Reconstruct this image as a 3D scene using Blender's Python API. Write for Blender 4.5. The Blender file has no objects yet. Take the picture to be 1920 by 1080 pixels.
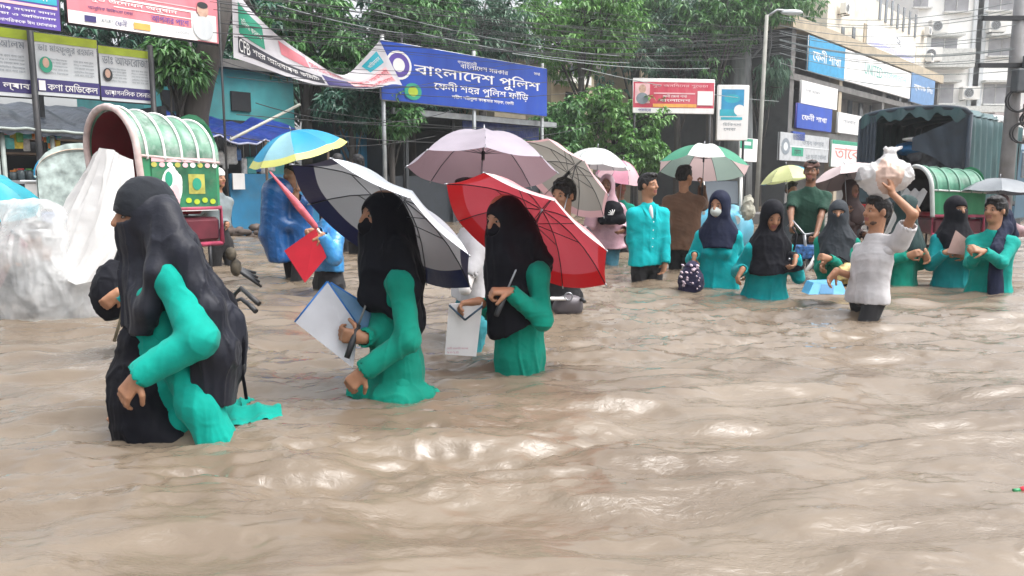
import bpy, math, random
import numpy as np
from mathutils import Vector, Matrix, Quaternion

sc = bpy.context.scene
col = sc.collection
rnd = random.Random(11)

# ------------------------------------------------------------------ camera, sky, sun, exposure
TH = math.atan(195 / 1450)
cam = bpy.data.cameras.new('camera')
cam.sensor_width = 36
cam.lens = 1450 / 1920 * 36
cam.clip_start = 0.05
cam.clip_end = 900
camo = bpy.data.objects.new('camera', cam)
col.objects.link(camo)
camo.location = (0, 0, 1.0)
camo.rotation_euler = (math.pi / 2 - TH, 0, 0)
sc.camera = camo

SUN_EL, SUN_AZ = 64, 108          # overcast: the brightest part of the cloud deck stands high on the right
w = bpy.data.worlds.new('World')
sc.world = w
w.use_nodes = True
nt = w.node_tree
bg = nt.nodes['Background']
sky = nt.nodes.new('ShaderNodeTexSky')
sky.sky_type = 'NISHITA'
sky.sun_disc = False
sky.sun_elevation = math.radians(SUN_EL)
sky.sun_rotation = math.radians(SUN_AZ)
sky.air_density = 1.0
sky.dust_density = 7.0
sky.ozone_density = 1.0
hsv = nt.nodes.new('ShaderNodeHueSaturation')   # a rain cloud deck: the same sky with its blue washed out
hsv.inputs['Saturation'].default_value = 0.22
nt.links.new(sky.outputs[0], hsv.inputs['Color'])
nt.links.new(hsv.outputs[0], bg.inputs['Color'])
bg.inputs['Strength'].default_value = 0.15
sun = bpy.data.lights.new('sun', 'SUN')
sun.energy = 0.5
sun.angle = math.radians(60)
sun.color = (1.0, 0.97, 0.93)
suno = bpy.data.objects.new('sun', sun)
col.objects.link(suno)
_el, _az = math.radians(SUN_EL), math.radians(SUN_AZ)
_sd = Vector((math.sin(_az) * math.cos(_el), math.cos(_az) * math.cos(_el), math.sin(_el)))
suno.rotation_euler = _sd.to_track_quat('Z', 'Y').to_euler()
sc.view_settings.view_transform = 'Standard'
sc.view_settings.look = 'None'
sc.view_settings.exposure = 1.40
sc.view_settings.gamma = 1
sc.view_settings.use_curve_mapping = False
sc.cycles.max_bounces = 8
sc.cycles.transparent_max_bounces = 12
sc.cycles.use_denoising = True

# ------------------------------------------------------------------ pixel of the photograph -> point in the place
def P(px, py, Y):
    u, v = (px - 960) / 1450, (540 - py) / 1450
    dy = math.cos(TH) + v * math.sin(TH)
    dz = -math.sin(TH) + v * math.cos(TH)
    t = Y / dy
    return Vector((u * t, Y, 1.0 + dz * t))

SX, SY = -1.2, 20.0               # the line of signs along the street's far side
DX, DY = 0.665, 0.747
def FP(s, o, z):
    return Vector((SX + DX * s - DY * o, SY + DY * s + DX * o, z))
def FS(px, o):                    # distance along that line seen at picture column px
    u = (px - 960) / 1450 / math.cos(TH)
    u = (px - 960) / 1450
    k = u * 1.0
    return (k * (SY + DX * o) - (SX - DY * o)) / (DX - k * DY)
def FY(px, o):
    s = FS(px, o)
    return SY + DY * s + DX * o
def FZ(px, py, o):
    return P(px, py, FY(px, o)).z

# ------------------------------------------------------------------ objects
def tag(o, label=None, cat=None, group=None, kind=None):
    if label: o['label'] = label
    if cat: o['category'] = cat
    if group: o['group'] = group
    if kind: o['kind'] = kind
    return o
def thing(name, label, cat, loc=(0, 0, 0), group=None):
    o = bpy.data.objects.new(name, None)
    o.empty_display_size = 0.1
    col.objects.link(o)
    o.location = loc
    return tag(o, label, cat, group)
def link(name, me, mat, parent=None, label=None):
    if mat is not None:
        for m in (mat if isinstance(mat, (list, tuple)) else [mat]):
            me.materials.append(m)
    o = bpy.data.objects.new(name, me)
    col.objects.link(o)
    if parent is not None:
        o.parent = parent
        q = parent
        off = Vector((0, 0, 0))
        while q is not None:
            off += q.location
            q = q.parent
        o.location = -off           # meshes are written in world coordinates; things carry no rotation
    if label: o['label'] = label
    return o
def np_mesh(name, V, quads, smooth=True):
    me = bpy.data.meshes.new(name)
    V = np.asarray(V, dtype=np.float32)
    Q = np.asarray(quads, dtype=np.int32)
    k = Q.shape[1]
    me.vertices.add(len(V)); me.vertices.foreach_set('co', V.ravel())
    me.loops.add(Q.size); me.loops.foreach_set('vertex_index', Q.ravel())
    me.polygons.add(len(Q))
    me.polygons.foreach_set('loop_start', np.arange(0, Q.size, k, dtype=np.int32))
    me.polygons.foreach_set('use_smooth', np.full(len(Q), smooth))
    me.update(calc_edges=True)
    return me

class MB:
    """collects boxes, tubes, sheets and lathes; build() links them as ONE mesh"""
    def __init__(s):
        s.v, s.f, s.m, s.sm = [], [], [], []
    def add(s, vs, fs, m=0, smooth=False):
        n = len(s.v)
        s.v += [tuple(v) for v in vs]
        s.f += [tuple(i + n for i in f) for f in fs]
        s.m += [m] * len(fs); s.sm += [smooth] * len(fs)
        return s
    def box(s, c, size, rx=None, m=0, bev=0.0):
        """c centre, size (a,b,c), rx = 3 axes"""
        c = Vector(c)
        ax = rx or (Vector((1, 0, 0)), Vector((0, 1, 0)), Vector((0, 0, 1)))
        h = [q / 2 for q in size]
        b = min(bev, *[q * .9 for q in h]) if bev else 0
        if not b:
            vs = [c + ax[0] * (i * h[0]) + ax[1] * (j * h[1]) + ax[2] * (k * h[2]) for i in (-1, 1) for j in (-1, 1) for k in (-1, 1)]
            return s.add(vs, [(0, 1, 3, 2), (4, 6, 7, 5), (0, 4, 5, 1), (2, 3, 7, 6), (0, 2, 6, 4), (1, 5, 7, 3)], m)
        vs, idx = [], {}
        for i in (-1, 1):
            for j in (-1, 1):
                for k in (-1, 1):
                    for a in range(3):
                        q = [i * (h[0] - b), j * (h[1] - b), k * (h[2] - b)]
                        q[a] += (i, j, k)[a] * b
                        idx[(i, j, k, a)] = len(vs)
                        vs.append(c + ax[0] * q[0] + ax[1] * q[1] + ax[2] * q[2])
        fs = []
        for a in range(3):
            o1, o2 = [x for x in range(3) if x != a]
            for sg in (-1, 1):
                f = []
                for (p, q) in ((-1, -1), (1, -1), (1, 1), (-1, 1)):
                    t = [0, 0, 0]; t[a] = sg; t[o1] = p; t[o2] = q
                    f.append(idx[(*t, a)])
                fs.append(f if (sg > 0) == (a != 1) else f[::-1])
        for a in range(3):                        # edges along axis a
            o1, o2 = [x for x in range(3) if x != a]
            for p in (-1, 1):
                for q in (-1, 1):
                    f = []
                    for (sg, aa) in ((-1, o1), (1, o1), (1, o2), (-1, o2)):
                        t = [0, 0, 0]; t[a] = sg; t[o1] = p; t[o2] = q
                        f.append(idx[(*t, aa)])
                    fs.append(f)
        for i in (-1, 1):
            for j in (-1, 1):
                for k in (-1, 1):
                    fs.append([idx[(i, j, k, a)] for a in range(3)])
        return s.add(vs, fs, m)
    def tube(s, pts, r, n=8, m=0, cap=True):
        pts = [Vector(p) for p in pts]
        N = len(pts)
        rs = r if isinstance(r, (list, tuple)) else [r] * N
        vs, fs = [], []
        up = None
        for i, p in enumerate(pts):
            d = (pts[min(i + 1, N - 1)] - pts[max(i - 1, 0)])
            if d.length < 1e-9: d = Vector((0, 0, 1))
            d.normalize()
            if up is None:
                up = d.orthogonal().normalized()
            else:
                up = (up - d * up.dot(d))
                up = up.normalized() if up.length > 1e-6 else d.orthogonal().normalized()
            sd = d.cross(up)
            for k in range(n):
                a = 2 * math.pi * k / n
                vs.append(p + (up * math.cos(a) + sd * math.sin(a)) * rs[i])
        for i in range(N - 1):
            for k in range(n):
                k2 = (k + 1) % n
                fs.append((i * n + k, i * n + k2, (i + 1) * n + k2, (i + 1) * n + k))
        s.add(vs, fs, m, True)
        if cap:
            b = len(s.v) - len(vs)
            s.f += [tuple(b + k for k in range(n))[::-1], tuple(b + (N - 1) * n + k for k in range(n))]
            s.m += [m, m]; s.sm += [False, False]
        return s
    def ring(s, c, axis, R, r, n=28, k=6, m=0):
        c = Vector(c); axis = Vector(axis).normalized()
        u = axis.orthogonal().normalized(); v = axis.cross(u)
        pts = [c + (u * math.cos(2 * math.pi * i / n) + v * math.sin(2 * math.pi * i / n)) * R for i in range(n + 1)]
        return s.tube(pts, r, k, m, False)
    def disc(s, c, axis, R, n=20, m=0, th=0.0):
        c = Vector(c); axis = Vector(axis).normalized()
        u = axis.orthogonal().normalized(); v = axis.cross(u)
        if th:
            return s.tube([c - axis * th / 2, c + axis * th / 2], R, n, m)
        vs = [c + (u * math.cos(2 * math.pi * i / n) + v * math.sin(2 * math.pi * i / n)) * R for i in range(n)]
        return s.add(vs, [tuple(range(n))], m)
    def sheet(s, fn, nu, nv, m=0, smooth=True):
        vs = [fn(i / nu, j / nv) for j in range(nv + 1) for i in range(nu + 1)]
        fs = [(j * (nu + 1) + i, j * (nu + 1) + i + 1, (j + 1) * (nu + 1) + i + 1, (j + 1) * (nu + 1) + i) for j in range(nv) for i in range(nu)]
        return s.add(vs, fs, m, smooth)
    def blob(s, c, r, ax=None, nu=10, nv=7, m=0):
        c = Vector(c)
        ax = ax or (Vector((1, 0, 0)), Vector((0, 1, 0)), Vector((0, 0, 1)))
        r = r if isinstance(r, (tuple, list)) else (r, r, r)
        def f(u, v):
            a, b = 2 * math.pi * u, math.pi * (v - .5)
            return c + ax[0] * (r[0] * math.cos(a) * math.cos(b)) + ax[1] * (r[1] * math.sin(a) * math.cos(b)) + ax[2] * (r[2] * math.sin(b))
        return s.sheet(f, nu, nv, m)
    def build(s, name, mat, parent=None, label=None):
        me = bpy.data.meshes.new(name)
        me.from_pydata(s.v, [], s.f)
        me.polygons.foreach_set('material_index', s.m)
        me.polygons.foreach_set('use_smooth', s.sm)
        me.update()
        return link(name, me, mat, parent, label)

# ------------------------------------------------------------------ materials
MATS = {}
def srgb(r, g, b):
    f = lambda c: (c / 255 / 12.92) if c / 255 <= .04045 else ((c / 255 + .055) / 1.055) ** 2.4
    return (f(r), f(g), f(b))
def mat(name, c, rough=.7, var=.12, vscale=6.0, bump=.0, bscale=40.0, metal=0.0, sheen=0.0, trans=0.0, stretch=(1, 1, 1),
        dirt=None, dscale=2.0, spec=.5, coat=0.0, back=None, alpha=1.0, bdist=.01, glass=0.0, damt=.55):
    if name in MATS: return MATS[name]
    m = bpy.data.materials.new(name)
    m.use_nodes = True
    n, l = m.node_tree.nodes, m.node_tree.links
    b = n['Principled BSDF']
    tc = n.new('ShaderNodeTexCoord')
    mp = n.new('ShaderNodeMapping')
    mp.inputs['Scale'].default_value = stretch
    l.new(tc.outputs['Object'], mp.inputs['Vector'])
    nz = n.new('ShaderNodeTexNoise')
    nz.inputs['Scale'].default_value = vscale
    nz.inputs['Detail'].default_value = 5
    l.new(mp.outputs[0], nz.inputs['Vector'])
    rp = n.new('ShaderNodeValToRGB')
    lo = [max(0, q * (1 - var * 1.6)) for q in c]; hi = [min(1, q * (1 + var * 1.2)) for q in c]
    rp.color_ramp.elements[0].position = .3; rp.color_ramp.elements[1].position = .7
    rp.color_ramp.elements[0].color = (*lo, 1); rp.color_ramp.elements[1].color = (*hi, 1)
    l.new(nz.outputs['Fac'], rp.inputs['Fac'])
    out = rp.outputs['Color']
    if dirt:
        n2 = n.new('ShaderNodeTexNoise'); n2.inputs['Scale'].default_value = dscale; n2.inputs['Detail'].default_value = 7
        n2.inputs['Roughness'].default_value = .65
        l.new(mp.outputs[0], n2.inputs['Vector'])
        r2 = n.new('ShaderNodeMapRange'); r2.inputs['From Min'].default_value = .48; r2.inputs['From Max'].default_value = .72
        r2.inputs['To Max'].default_value = damt
        l.new(n2.outputs['Fac'], r2.inputs['Value'])
        mx = n.new('ShaderNodeMix'); mx.data_type = 'RGBA'
        l.new(r2.outputs[0], mx.inputs['Factor']); l.new(out, mx.inputs['A']); mx.inputs['B'].default_value = (*dirt, 1)
        out = mx.outputs['Result']
    if back:
        ge = n.new('ShaderNodeNewGeometry')
        mx = n.new('ShaderNodeMix'); mx.data_type = 'RGBA'
        l.new(ge.outputs['Backfacing'], mx.inputs['Factor']); l.new(out, mx.inputs['A']); mx.inputs['B'].default_value = (*back, 1)
        out = mx.outputs['Result']
    l.new(out, b.inputs['Base Color'])
    b.inputs['Roughness'].default_value = rough
    b.inputs['Metallic'].default_value = metal
    b.inputs['Specular IOR Level'].default_value = spec
    b.inputs['Coat Weight'].default_value = coat
    b.inputs['Coat Roughness'].default_value = .12
    if sheen: b.inputs['Sheen Weight'].default_value = sheen
    b.inputs['Alpha'].default_value = alpha
    if bump:
        n3 = n.new('ShaderNodeTexNoise'); n3.inputs['Scale'].default_value = bscale; n3.inputs['Detail'].default_value = 6
        l.new(mp.outputs[0], n3.inputs['Vector'])
        bp = n.new('ShaderNodeBump'); bp.inputs['Strength'].default_value = bump; bp.inputs['Distance'].default_value = bdist
        l.new(n3.outputs['Fac'], bp.inputs['Height']); l.new(bp.outputs[0], b.inputs['Normal'])
    o = n['Material Output']
    if trans:
        t = n.new('ShaderNodeBsdfTranslucent'); l.new(out, t.inputs['Color'])
        ms = n.new('ShaderNodeMixShader'); ms.inputs[0].default_value = trans
        l.new(b.outputs[0], ms.inputs[1]); l.new(t.outputs[0], ms.inputs[2]); l.new(ms.outputs[0], o.inputs['Surface'])
    MATS[name] = m
    return m
def cloth(name, c, rough=.78, var=.10, bump=.25, bscale=55, sheen=.05, trans=0.0, crease=.55, **k):
    """woven cloth: soaked patches, fine ridged creases over a weave"""
    if name in MATS: return MATS[name]
    k.setdefault('bdist', .008); k.setdefault('spec', .3)
    k.setdefault('dirt', tuple(q * .55 for q in c)); k.setdefault('dscale', 3.5)
    m = mat(name, c, rough, var, 9.0, bump, bscale, sheen=sheen, trans=trans, **k)
    n, l = m.node_tree.nodes, m.node_tree.links
    b = n['Principled BSDF']
    tc = n.new('ShaderNodeTexCoord'); mp = n.new('ShaderNodeMapping'); mp.inputs['Scale'].default_value = (1, 1, .42); mp.inputs['Rotation'].default_value = (.35, .25, 0)
    l.new(tc.outputs['Object'], mp.inputs['Vector'])
    z = n.new('ShaderNodeTexNoise'); z.noise_type = 'RIDGED_MULTIFRACTAL'; z.inputs['Scale'].default_value = 7; z.inputs['Detail'].default_value = 4; z.inputs['Distortion'].default_value = .9
    l.new(mp.outputs[0], z.inputs['Vector'])
    bp = n.new('ShaderNodeBump'); bp.inputs['Strength'].default_value = min(1, crease * 1.5); bp.inputs['Distance'].default_value = .030
    l.new(z.outputs['Fac'], bp.inputs['Height'])
    if b.inputs['Normal'].links: l.new(b.inputs['Normal'].links[0].from_socket, bp.inputs['Normal'])
    l.new(bp.outputs[0], b.inputs['Normal'])
    return m

# ------------------------------------------------------------------ numpy noise
_prm = np.random.RandomState(5).permutation(512).astype(np.int64)
_prv = np.random.RandomState(6).rand(512).astype(np.float32) * 2 - 1
def vnoise(p, seed=0):
    p = np.asarray(p, dtype=np.float64) + seed * 17.31
    i = np.floor(p).astype(np.int64); f = p - i
    f = f * f * f * (f * (f * 6 - 15) + 10)
    i &= 511
    def h(a, b, c):
        return _prv[_prm[(_prm[(_prm[a & 511] + b) & 511] + c) & 511]]
    r = 0
    for dx in (0, 1):
        wx = f[:, 0] if dx else 1 - f[:, 0]
        for dy in (0, 1):
            wy = f[:, 1] if dy else 1 - f[:, 1]
            for dz in (0, 1):
                wz = f[:, 2] if dz else 1 - f[:, 2]
                r = r + h(i[:, 0] + dx, i[:, 1] + dy, i[:, 2] + dz) * wx * wy * wz
    return r
def fbm(p, seed=0, oct=3):
    p = np.asarray(p, dtype=np.float64)
    r, a = 0, 1.0
    for o in range(oct):
        r = r + a * vnoise(p * 2 ** o, seed + o * 3)
        a *= .5
    return r

# ------------------------------------------------------------------ soft solids: signed distances blended on a grid, meshed by surface nets
class Soft:
    def __init__(s):
        s.ops = []
    def cone(s, a, b, ra, rb, k=.03, sq=None):
        """tapered round limb; sq=(axis, factor>1) flattens it along axis"""
        s.ops.append(('cone', np.array(a, float), np.array(b, float), ra, rb, k, sq)); return s
    def chain(s, pts, rs, k=.03, sq=None):
        for i in range(len(pts) - 1):
            s.cone(pts[i], pts[i + 1], rs[i], rs[i + 1], k, sq)
        return s
    def ell(s, c, r, ax=None, k=.03):
        s.ops.append(('ell', np.array(c, float), np.array(r, float), ax, k)); return s
    def sub(s, c, r, ax=None, k=.015):
        s.ops.append(('sub', np.array(c, float), np.array(r, float), ax, k)); return s
    def hollow(s, a, b, ra, rb):
        s.ops.append(('hollow', np.array(a, float), np.array(b, float), ra, rb, .004, None)); return s
    def cut(s, p, nrm, wob=0, fr=8):
        s.ops.append(('cut', np.array(p, float), np.array(nrm, float), wob, fr)); return s
    def _bb(s, op):
        if op[0] in ('cone', 'hollow'):
            a, b, ra, rb = op[1:5]; r = max(ra, rb)
            return np.minimum(a, b) - r, np.maximum(a, b) + r
        r = max(op[2]) if op[3] is not None else op[2]
        return op[1] - r, op[1] + r
    def mesh(s, name, res, disp=None, matfn=None):
        los, his = zip(*[s._bb(o) for o in s.ops if o[0] in ('cone', 'ell')])
        lo = np.min(los, 0) - 2.5 * res; hi = np.max(his, 0) + 2.5 * res
        n = np.ceil((hi - lo) / res).astype(int) + 1
        D = np.full(n, 0.2, dtype=np.float32)
        gx = [lo[i] + np.arange(n[i]) * res for i in range(3)]
        for op in s.ops:
            if op[0] == 'cut':
                q = (gx[0][:, None, None] - op[1][0]) * op[2][0] + (gx[1][None, :, None] - op[1][1]) * op[2][1] + (gx[2][None, None, :] - op[1][2]) * op[2][2]
                if op[3]:
                    q = q + op[3] * (np.sin(gx[0][:, None, None] * op[4]) + np.sin(gx[1][None, :, None] * op[4] * 1.3 + 1))
                D = np.maximum(D, q.astype(np.float32)); continue
            k = op[5] if op[0] in ('cone', 'hollow') else op[4]
            a, b = s._bb(op)
            i0 = np.clip(np.floor((a - k - 3 * res - lo) / res).astype(int), 0, n - 1)
            i1 = np.clip(np.ceil((b + k + 3 * res - lo) / res).astype(int) + 1, 1, n)
            sl = tuple(slice(i0[i], i1[i]) for i in range(3))
            X = gx[0][sl[0]][:, None, None]; Y = gx[1][sl[1]][None, :, None]; Z = gx[2][sl[2]][None, None, :]
            if op[0] in ('cone', 'hollow'):
                A, B, ra, rb, _, sq = op[1:]
                ab = B - A; L2 = max(ab @ ab, 1e-9)
                dx, dy, dz = X - A[0], Y - A[1], Z - A[2]
                t = np.clip((dx * ab[0] + dy * ab[1] + dz * ab[2]) / L2, 0, 1)
                ex, ey, ez = dx - t * ab[0], dy - t * ab[1], dz - t * ab[2]
                if sq is not None:
                    axs, fac = sq
                    q = (ex * axs[0] + ey * axs[1] + ez * axs[2]) * (fac - 1)
                    ex, ey, ez = ex + q * axs[0], ey + q * axs[1], ez + q * axs[2]
                d = np.sqrt(ex * ex + ey * ey + ez * ez) - (ra + (rb - ra) * t)
            else:
                c, r, ax = op[1:4]
                dx, dy, dz = X - c[0], Y - c[1], Z - c[2]
                if ax is not None:
                    dx, dy, dz = [dx * v[0] + dy * v[1] + dz * v[2] for v in ax]
                k0 = np.sqrt((dx / r[0]) ** 2 + (dy / r[1]) ** 2 + (dz / r[2]) ** 2)
                k1 = np.sqrt((dx / r[0] ** 2) ** 2 + (dy / r[1] ** 2) ** 2 + (dz / r[2] ** 2) ** 2)
                d = k0 * (k0 - 1) / np.maximum(k1, 1e-6)
            S = D[sl]
            if op[0] in ('sub', 'hollow'):
                d = -d
                h = np.maximum(k - np.abs(S - d), 0) / k
                D[sl] = np.maximum(S, d) + h * h * k / 4
            else:
                h = np.maximum(k - np.abs(S - d), 0) / k
                D[sl] = np.minimum(S, d) - h * h * k / 4
        # surface nets
        neg = D < 0
        c8 = [neg[i:n[0] - 1 + i, j:n[1] - 1 + j, k:n[2] - 1 + k] for i in (0, 1) for j in (0, 1) for k in (0, 1)]
        cnt = sum(c.astype(np.int8) for c in c8)
        act = (cnt > 0) & (cnt < 8)
        ci = np.argwhere(act)
        idx = np.full(act.shape, -1, dtype=np.int32)
        idx[act] = np.arange(len(ci))
        corner = [(i, j, k) for i in (0, 1) for j in (0, 1) for k in (0, 1)]
        cd = {c: D[ci[:, 0] + c[0], ci[:, 1] + c[1], ci[:, 2] + c[2]] for c in corner}
        acc = np.zeros((len(ci), 3)); num = np.zeros(len(ci))
        for c in corner:
            for a in range(3):
                if c[a] == 0:
                    c2 = list(c); c2[a] = 1; c2 = tuple(c2)
                    d1, d2 = cd[c], cd[c2]
                    cr = (d1 < 0) != (d2 < 0)
                    t = np.where(cr, d1 / np.where(cr, d1 - d2, 1), 0)
                    p = np.tile(np.array(c, float), (len(ci), 1)); p[:, a] += t
                    acc += p * cr[:, None]; num += cr
        V = lo + (ci + acc / np.maximum(num, 1)[:, None]) * res
        faces = []
        for a in range(3):
            b, c = (a + 1) % 3, (a + 2) % 3
            sl0 = [slice(None)] * 3; sl1 = [slice(None)] * 3
            sl0[a] = slice(0, -1); sl1[a] = slice(1, None)
            n0, n1 = neg[tuple(sl0)], neg[tuple(sl1)]
            e = np.argwhere(n0 != n1)
            ok = (e[:, b] > 0) & (e[:, c] > 0) & (e[:, b] < n[b] - 1) & (e[:, c] < n[c] - 1)
            e = e[ok]
            fl = n0[e[:, 0], e[:, 1], e[:, 2]]
            q = []
            for (db, dc) in ((-1, -1), (0, -1), (0, 0), (-1, 0)):
                g = e.copy(); g[:, b] += db; g[:, c] += dc
                q.append(idx[g[:, 0], g[:, 1], g[:, 2]])
            q = np.stack(q, 1)
            q[~fl] = q[~fl][:, ::-1]
            faces.append(q)
        Q = np.concatenate(faces)
        Q = Q[(Q >= 0).all(1)]
        if disp is not None:
            # vertex normals
            a, b, c, d = [V[Q[:, i]] for i in range(4)]
            fn = np.cross(c - a, d - b)
            N = np.zeros_like(V)
            for i in range(4): np.add.at(N, Q[:, i], fn)
            N /= np.maximum(np.linalg.norm(N, axis=1), 1e-9)[:, None]
            V = V + N * np.asarray(disp(V, N))[:, None]
        me = np_mesh(name, V, Q)
        if matfn is not None:
            C = V[Q].mean(1)
            me.polygons.foreach_set('material_index', np.asarray(matfn(C), dtype=np.int32))
        return me
    def build(s, name, mat_, parent, res, disp=None, matfn=None, label=None):
        return link(name, s.mesh(name, res, disp, matfn), mat_, parent, label)

def ridge(n, p=2.2):
    return (1 - np.minimum(np.abs(n) * 1.6, 1)) ** p
def folds(amp=.006, fxy=14, fz=3, seed=0, amp2=None):
    """hanging folds: long in z, sharp crests, waving a little"""
    def f(V, N):
        wv = .25 * vnoise(V * 4.0, seed + 8)
        q = V * np.array([fxy, fxy, fz]) + wv[:, None]
        r = ridge(vnoise(q, seed)) - .35
        w = ridge(vnoise(V * np.array([fxy * 1.9, fxy * 1.9, fz * 1.8]), seed + 3)) - .35
        return amp * r + (amp * .45 if amp2 is None else amp2) * w
    return f
def crumple(amp=.005, f=16, seed=0):
    """short creases in all directions"""
    def g(V, N):
        n = ridge(vnoise(V * f + .5 * vnoise(V * 5, seed + 2)[:, None], seed), 2.6) - .3
        m = ridge(vnoise(V * f * 1.9, seed + 5), 2.2) - .3
        return amp * n + amp * .5 * m
    return g

# ------------------------------------------------------------------ lettering (filled scanline by scanline, so overlapping strokes stay clean)
_txc = {}
def glyph_spans(text, rows=26):
    key = (text, rows)
    if key in _txc: return _txc[key]
    c = bpy.data.curves.new('lettering', 'FONT')
    c.body = text; c.size = 1; c.resolution_u = 3; c.fill_mode = 'NONE'; c.extrude = .5
    o = bpy.data.objects.new('lettering', c)
    col.objects.link(o)
    e = o.evaluated_get(bpy.context.evaluated_depsgraph_get())
    me = e.to_mesh()
    V = np.array([v.co[:] for v in me.vertices]) if len(me.vertices) else np.zeros((0, 3))
    segs = []
    for p in me.polygons:
        vi = list(p.vertices)
        back = [i for i in vi if V[i][2] < 0]
        if len(back) == 2:
            # order follows the face winding, so contour direction is kept
            k = vi.index(back[0])
            a, b = (back[0], back[1]) if vi[(k + 1) % len(vi)] == back[1] else (back[1], back[0])
            segs.append((V[a][0], V[a][1], V[b][0], V[b][1]))
    e.to_mesh_clear()
    bpy.data.objects.remove(o); bpy.data.curves.remove(c)
    S = np.array(segs) if segs else np.zeros((0, 4))
    res = []
    if len(S):
        y0, y1 = S[:, [1, 3]].min(), S[:, [1, 3]].max()
        x0, x1 = S[:, [0, 2]].min(), S[:, [0, 2]].max()
        h = (y1 - y0) / rows
        for r in range(rows):
            y = y0 + (r + .5) * h + 1e-5
            up = (S[:, 1] <= y) & (S[:, 3] > y); dn = (S[:, 3] <= y) & (S[:, 1] > y)
            ev = []
            for msk, d in ((up, 1), (dn, -1)):
                q = S[msk]
                xs = q[:, 0] + (y - q[:, 1]) / (q[:, 3] - q[:, 1]) * (q[:, 2] - q[:, 0])
                ev += [(x, d) for x in xs]
            ev.sort()
            wn = 0; st = None
            for x, d in ev:
                if wn == 0: st = x
                wn += d
                if wn == 0 and x - st > .004: res.append((st - x0, x - x0, r * h, (r + 1) * h))
        out = (res, x1 - x0, y1 - y0)
    else:
        out = ([], 1, 1)
    _txc[key] = out
    return out
def add_text(mb, text, org, ux, uz, width=None, height=None, m=0, rows=26, bold=0.0):
    """org = lower left corner; ux,uz unit vectors; fitted to width and/or height"""
    sp, tw, th = glyph_spans(text, rows)
    if width is None: width = tw * height / th
    if height is None: height = th * width / tw
    kx, kz = width / tw, height / th
    for (a, b, y0, y1) in sp:
        a -= bold; b += bold
        vs = [org + ux * (x * kx) + uz * (y * kz) for x, y in ((a, y0), (b, y0), (b, y1), (a, y1))]
        mb.add(vs, [(0, 1, 2, 3)], m)
    return width, height
# ================================================================== SETTING
GZ = -0.60                        # the drowned road
def structure(name, me_or_mb, m):
    o = me_or_mb.build(name, m) if isinstance(me_or_mb, MB) else link(name, me_or_mb, m)
    o['kind'] = 'structure'
    return o
mb = MB(); mb.box((0, 60, GZ - .1), (600, 400, .2)); structure('ground', mb, mat('mud', (.16, .12, .08), .9, bump=.3))

# ---- flood water: one sheet of real waves, finest near the camera
PEOPLE_XY = []                    # (x, y, strength, ring reach) filled as figures are built
def graded(a, b, f):
    r = [a]
    while r[-1] < b: r.append(r[-1] + f(r[-1]))
    return r
def water_height(X, Y):
    p = np.stack([X, Y, np.zeros_like(X)], 1)
    fade = np.clip(14 / (Y + 8), 0, 1)
    sk = np.stack([X * .75 + Y * .25, Y * 2.1 - X * .2, np.zeros_like(X)], 1)
    # broad swell gates where the water is choppy and where it lies smooth
    gate = np.clip(.55 + .8 * vnoise(sk * .55, 9), .38, 1.25)
    h = .022 * vnoise(sk * 1.25, 1) + .032 * vnoise(sk * 2.7, 2) + .030 * vnoise(sk * 4.4, 5)
    soft = lambda n: 1 - 2 * np.sqrt(n * n + .012)
    ch = soft(vnoise(sk * 6.0 + .4 * vnoise(p * 3, 4)[:, None], 7))
    h = h + gate * (.0165 * ch + .0105 * soft(vnoise(sk * 13.5, 12)) + .0046 * vnoise(sk * 25, 15))
    for (x, y, s, R) in PEOPLE_XY:
        d = np.hypot(X - x, (Y - y))
        m = d < R
        dd = d[m]
        jit = .05 * vnoise(np.stack([X[m] * 5, Y[m] * 5, 0 * dd], 1), 21)
        h[m] += s * (.0065 * np.sin((dd + jit) * 2 * math.pi / .19 + x * 3) * np.exp(-dd / (R * .33)) * (1 - dd / R))
        ang = np.arctan2(Y[m] - y, X[m] - x)
        h[m] += s * .013 * np.exp(-((dd - .27) / .09) ** 2) * (.6 + .6 * vnoise(np.stack([np.cos(ang) * 3 + x, np.sin(ang) * 3 + y, 0 * dd], 1), 31))
    return h * (0.35 + .65 * fade)
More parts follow.
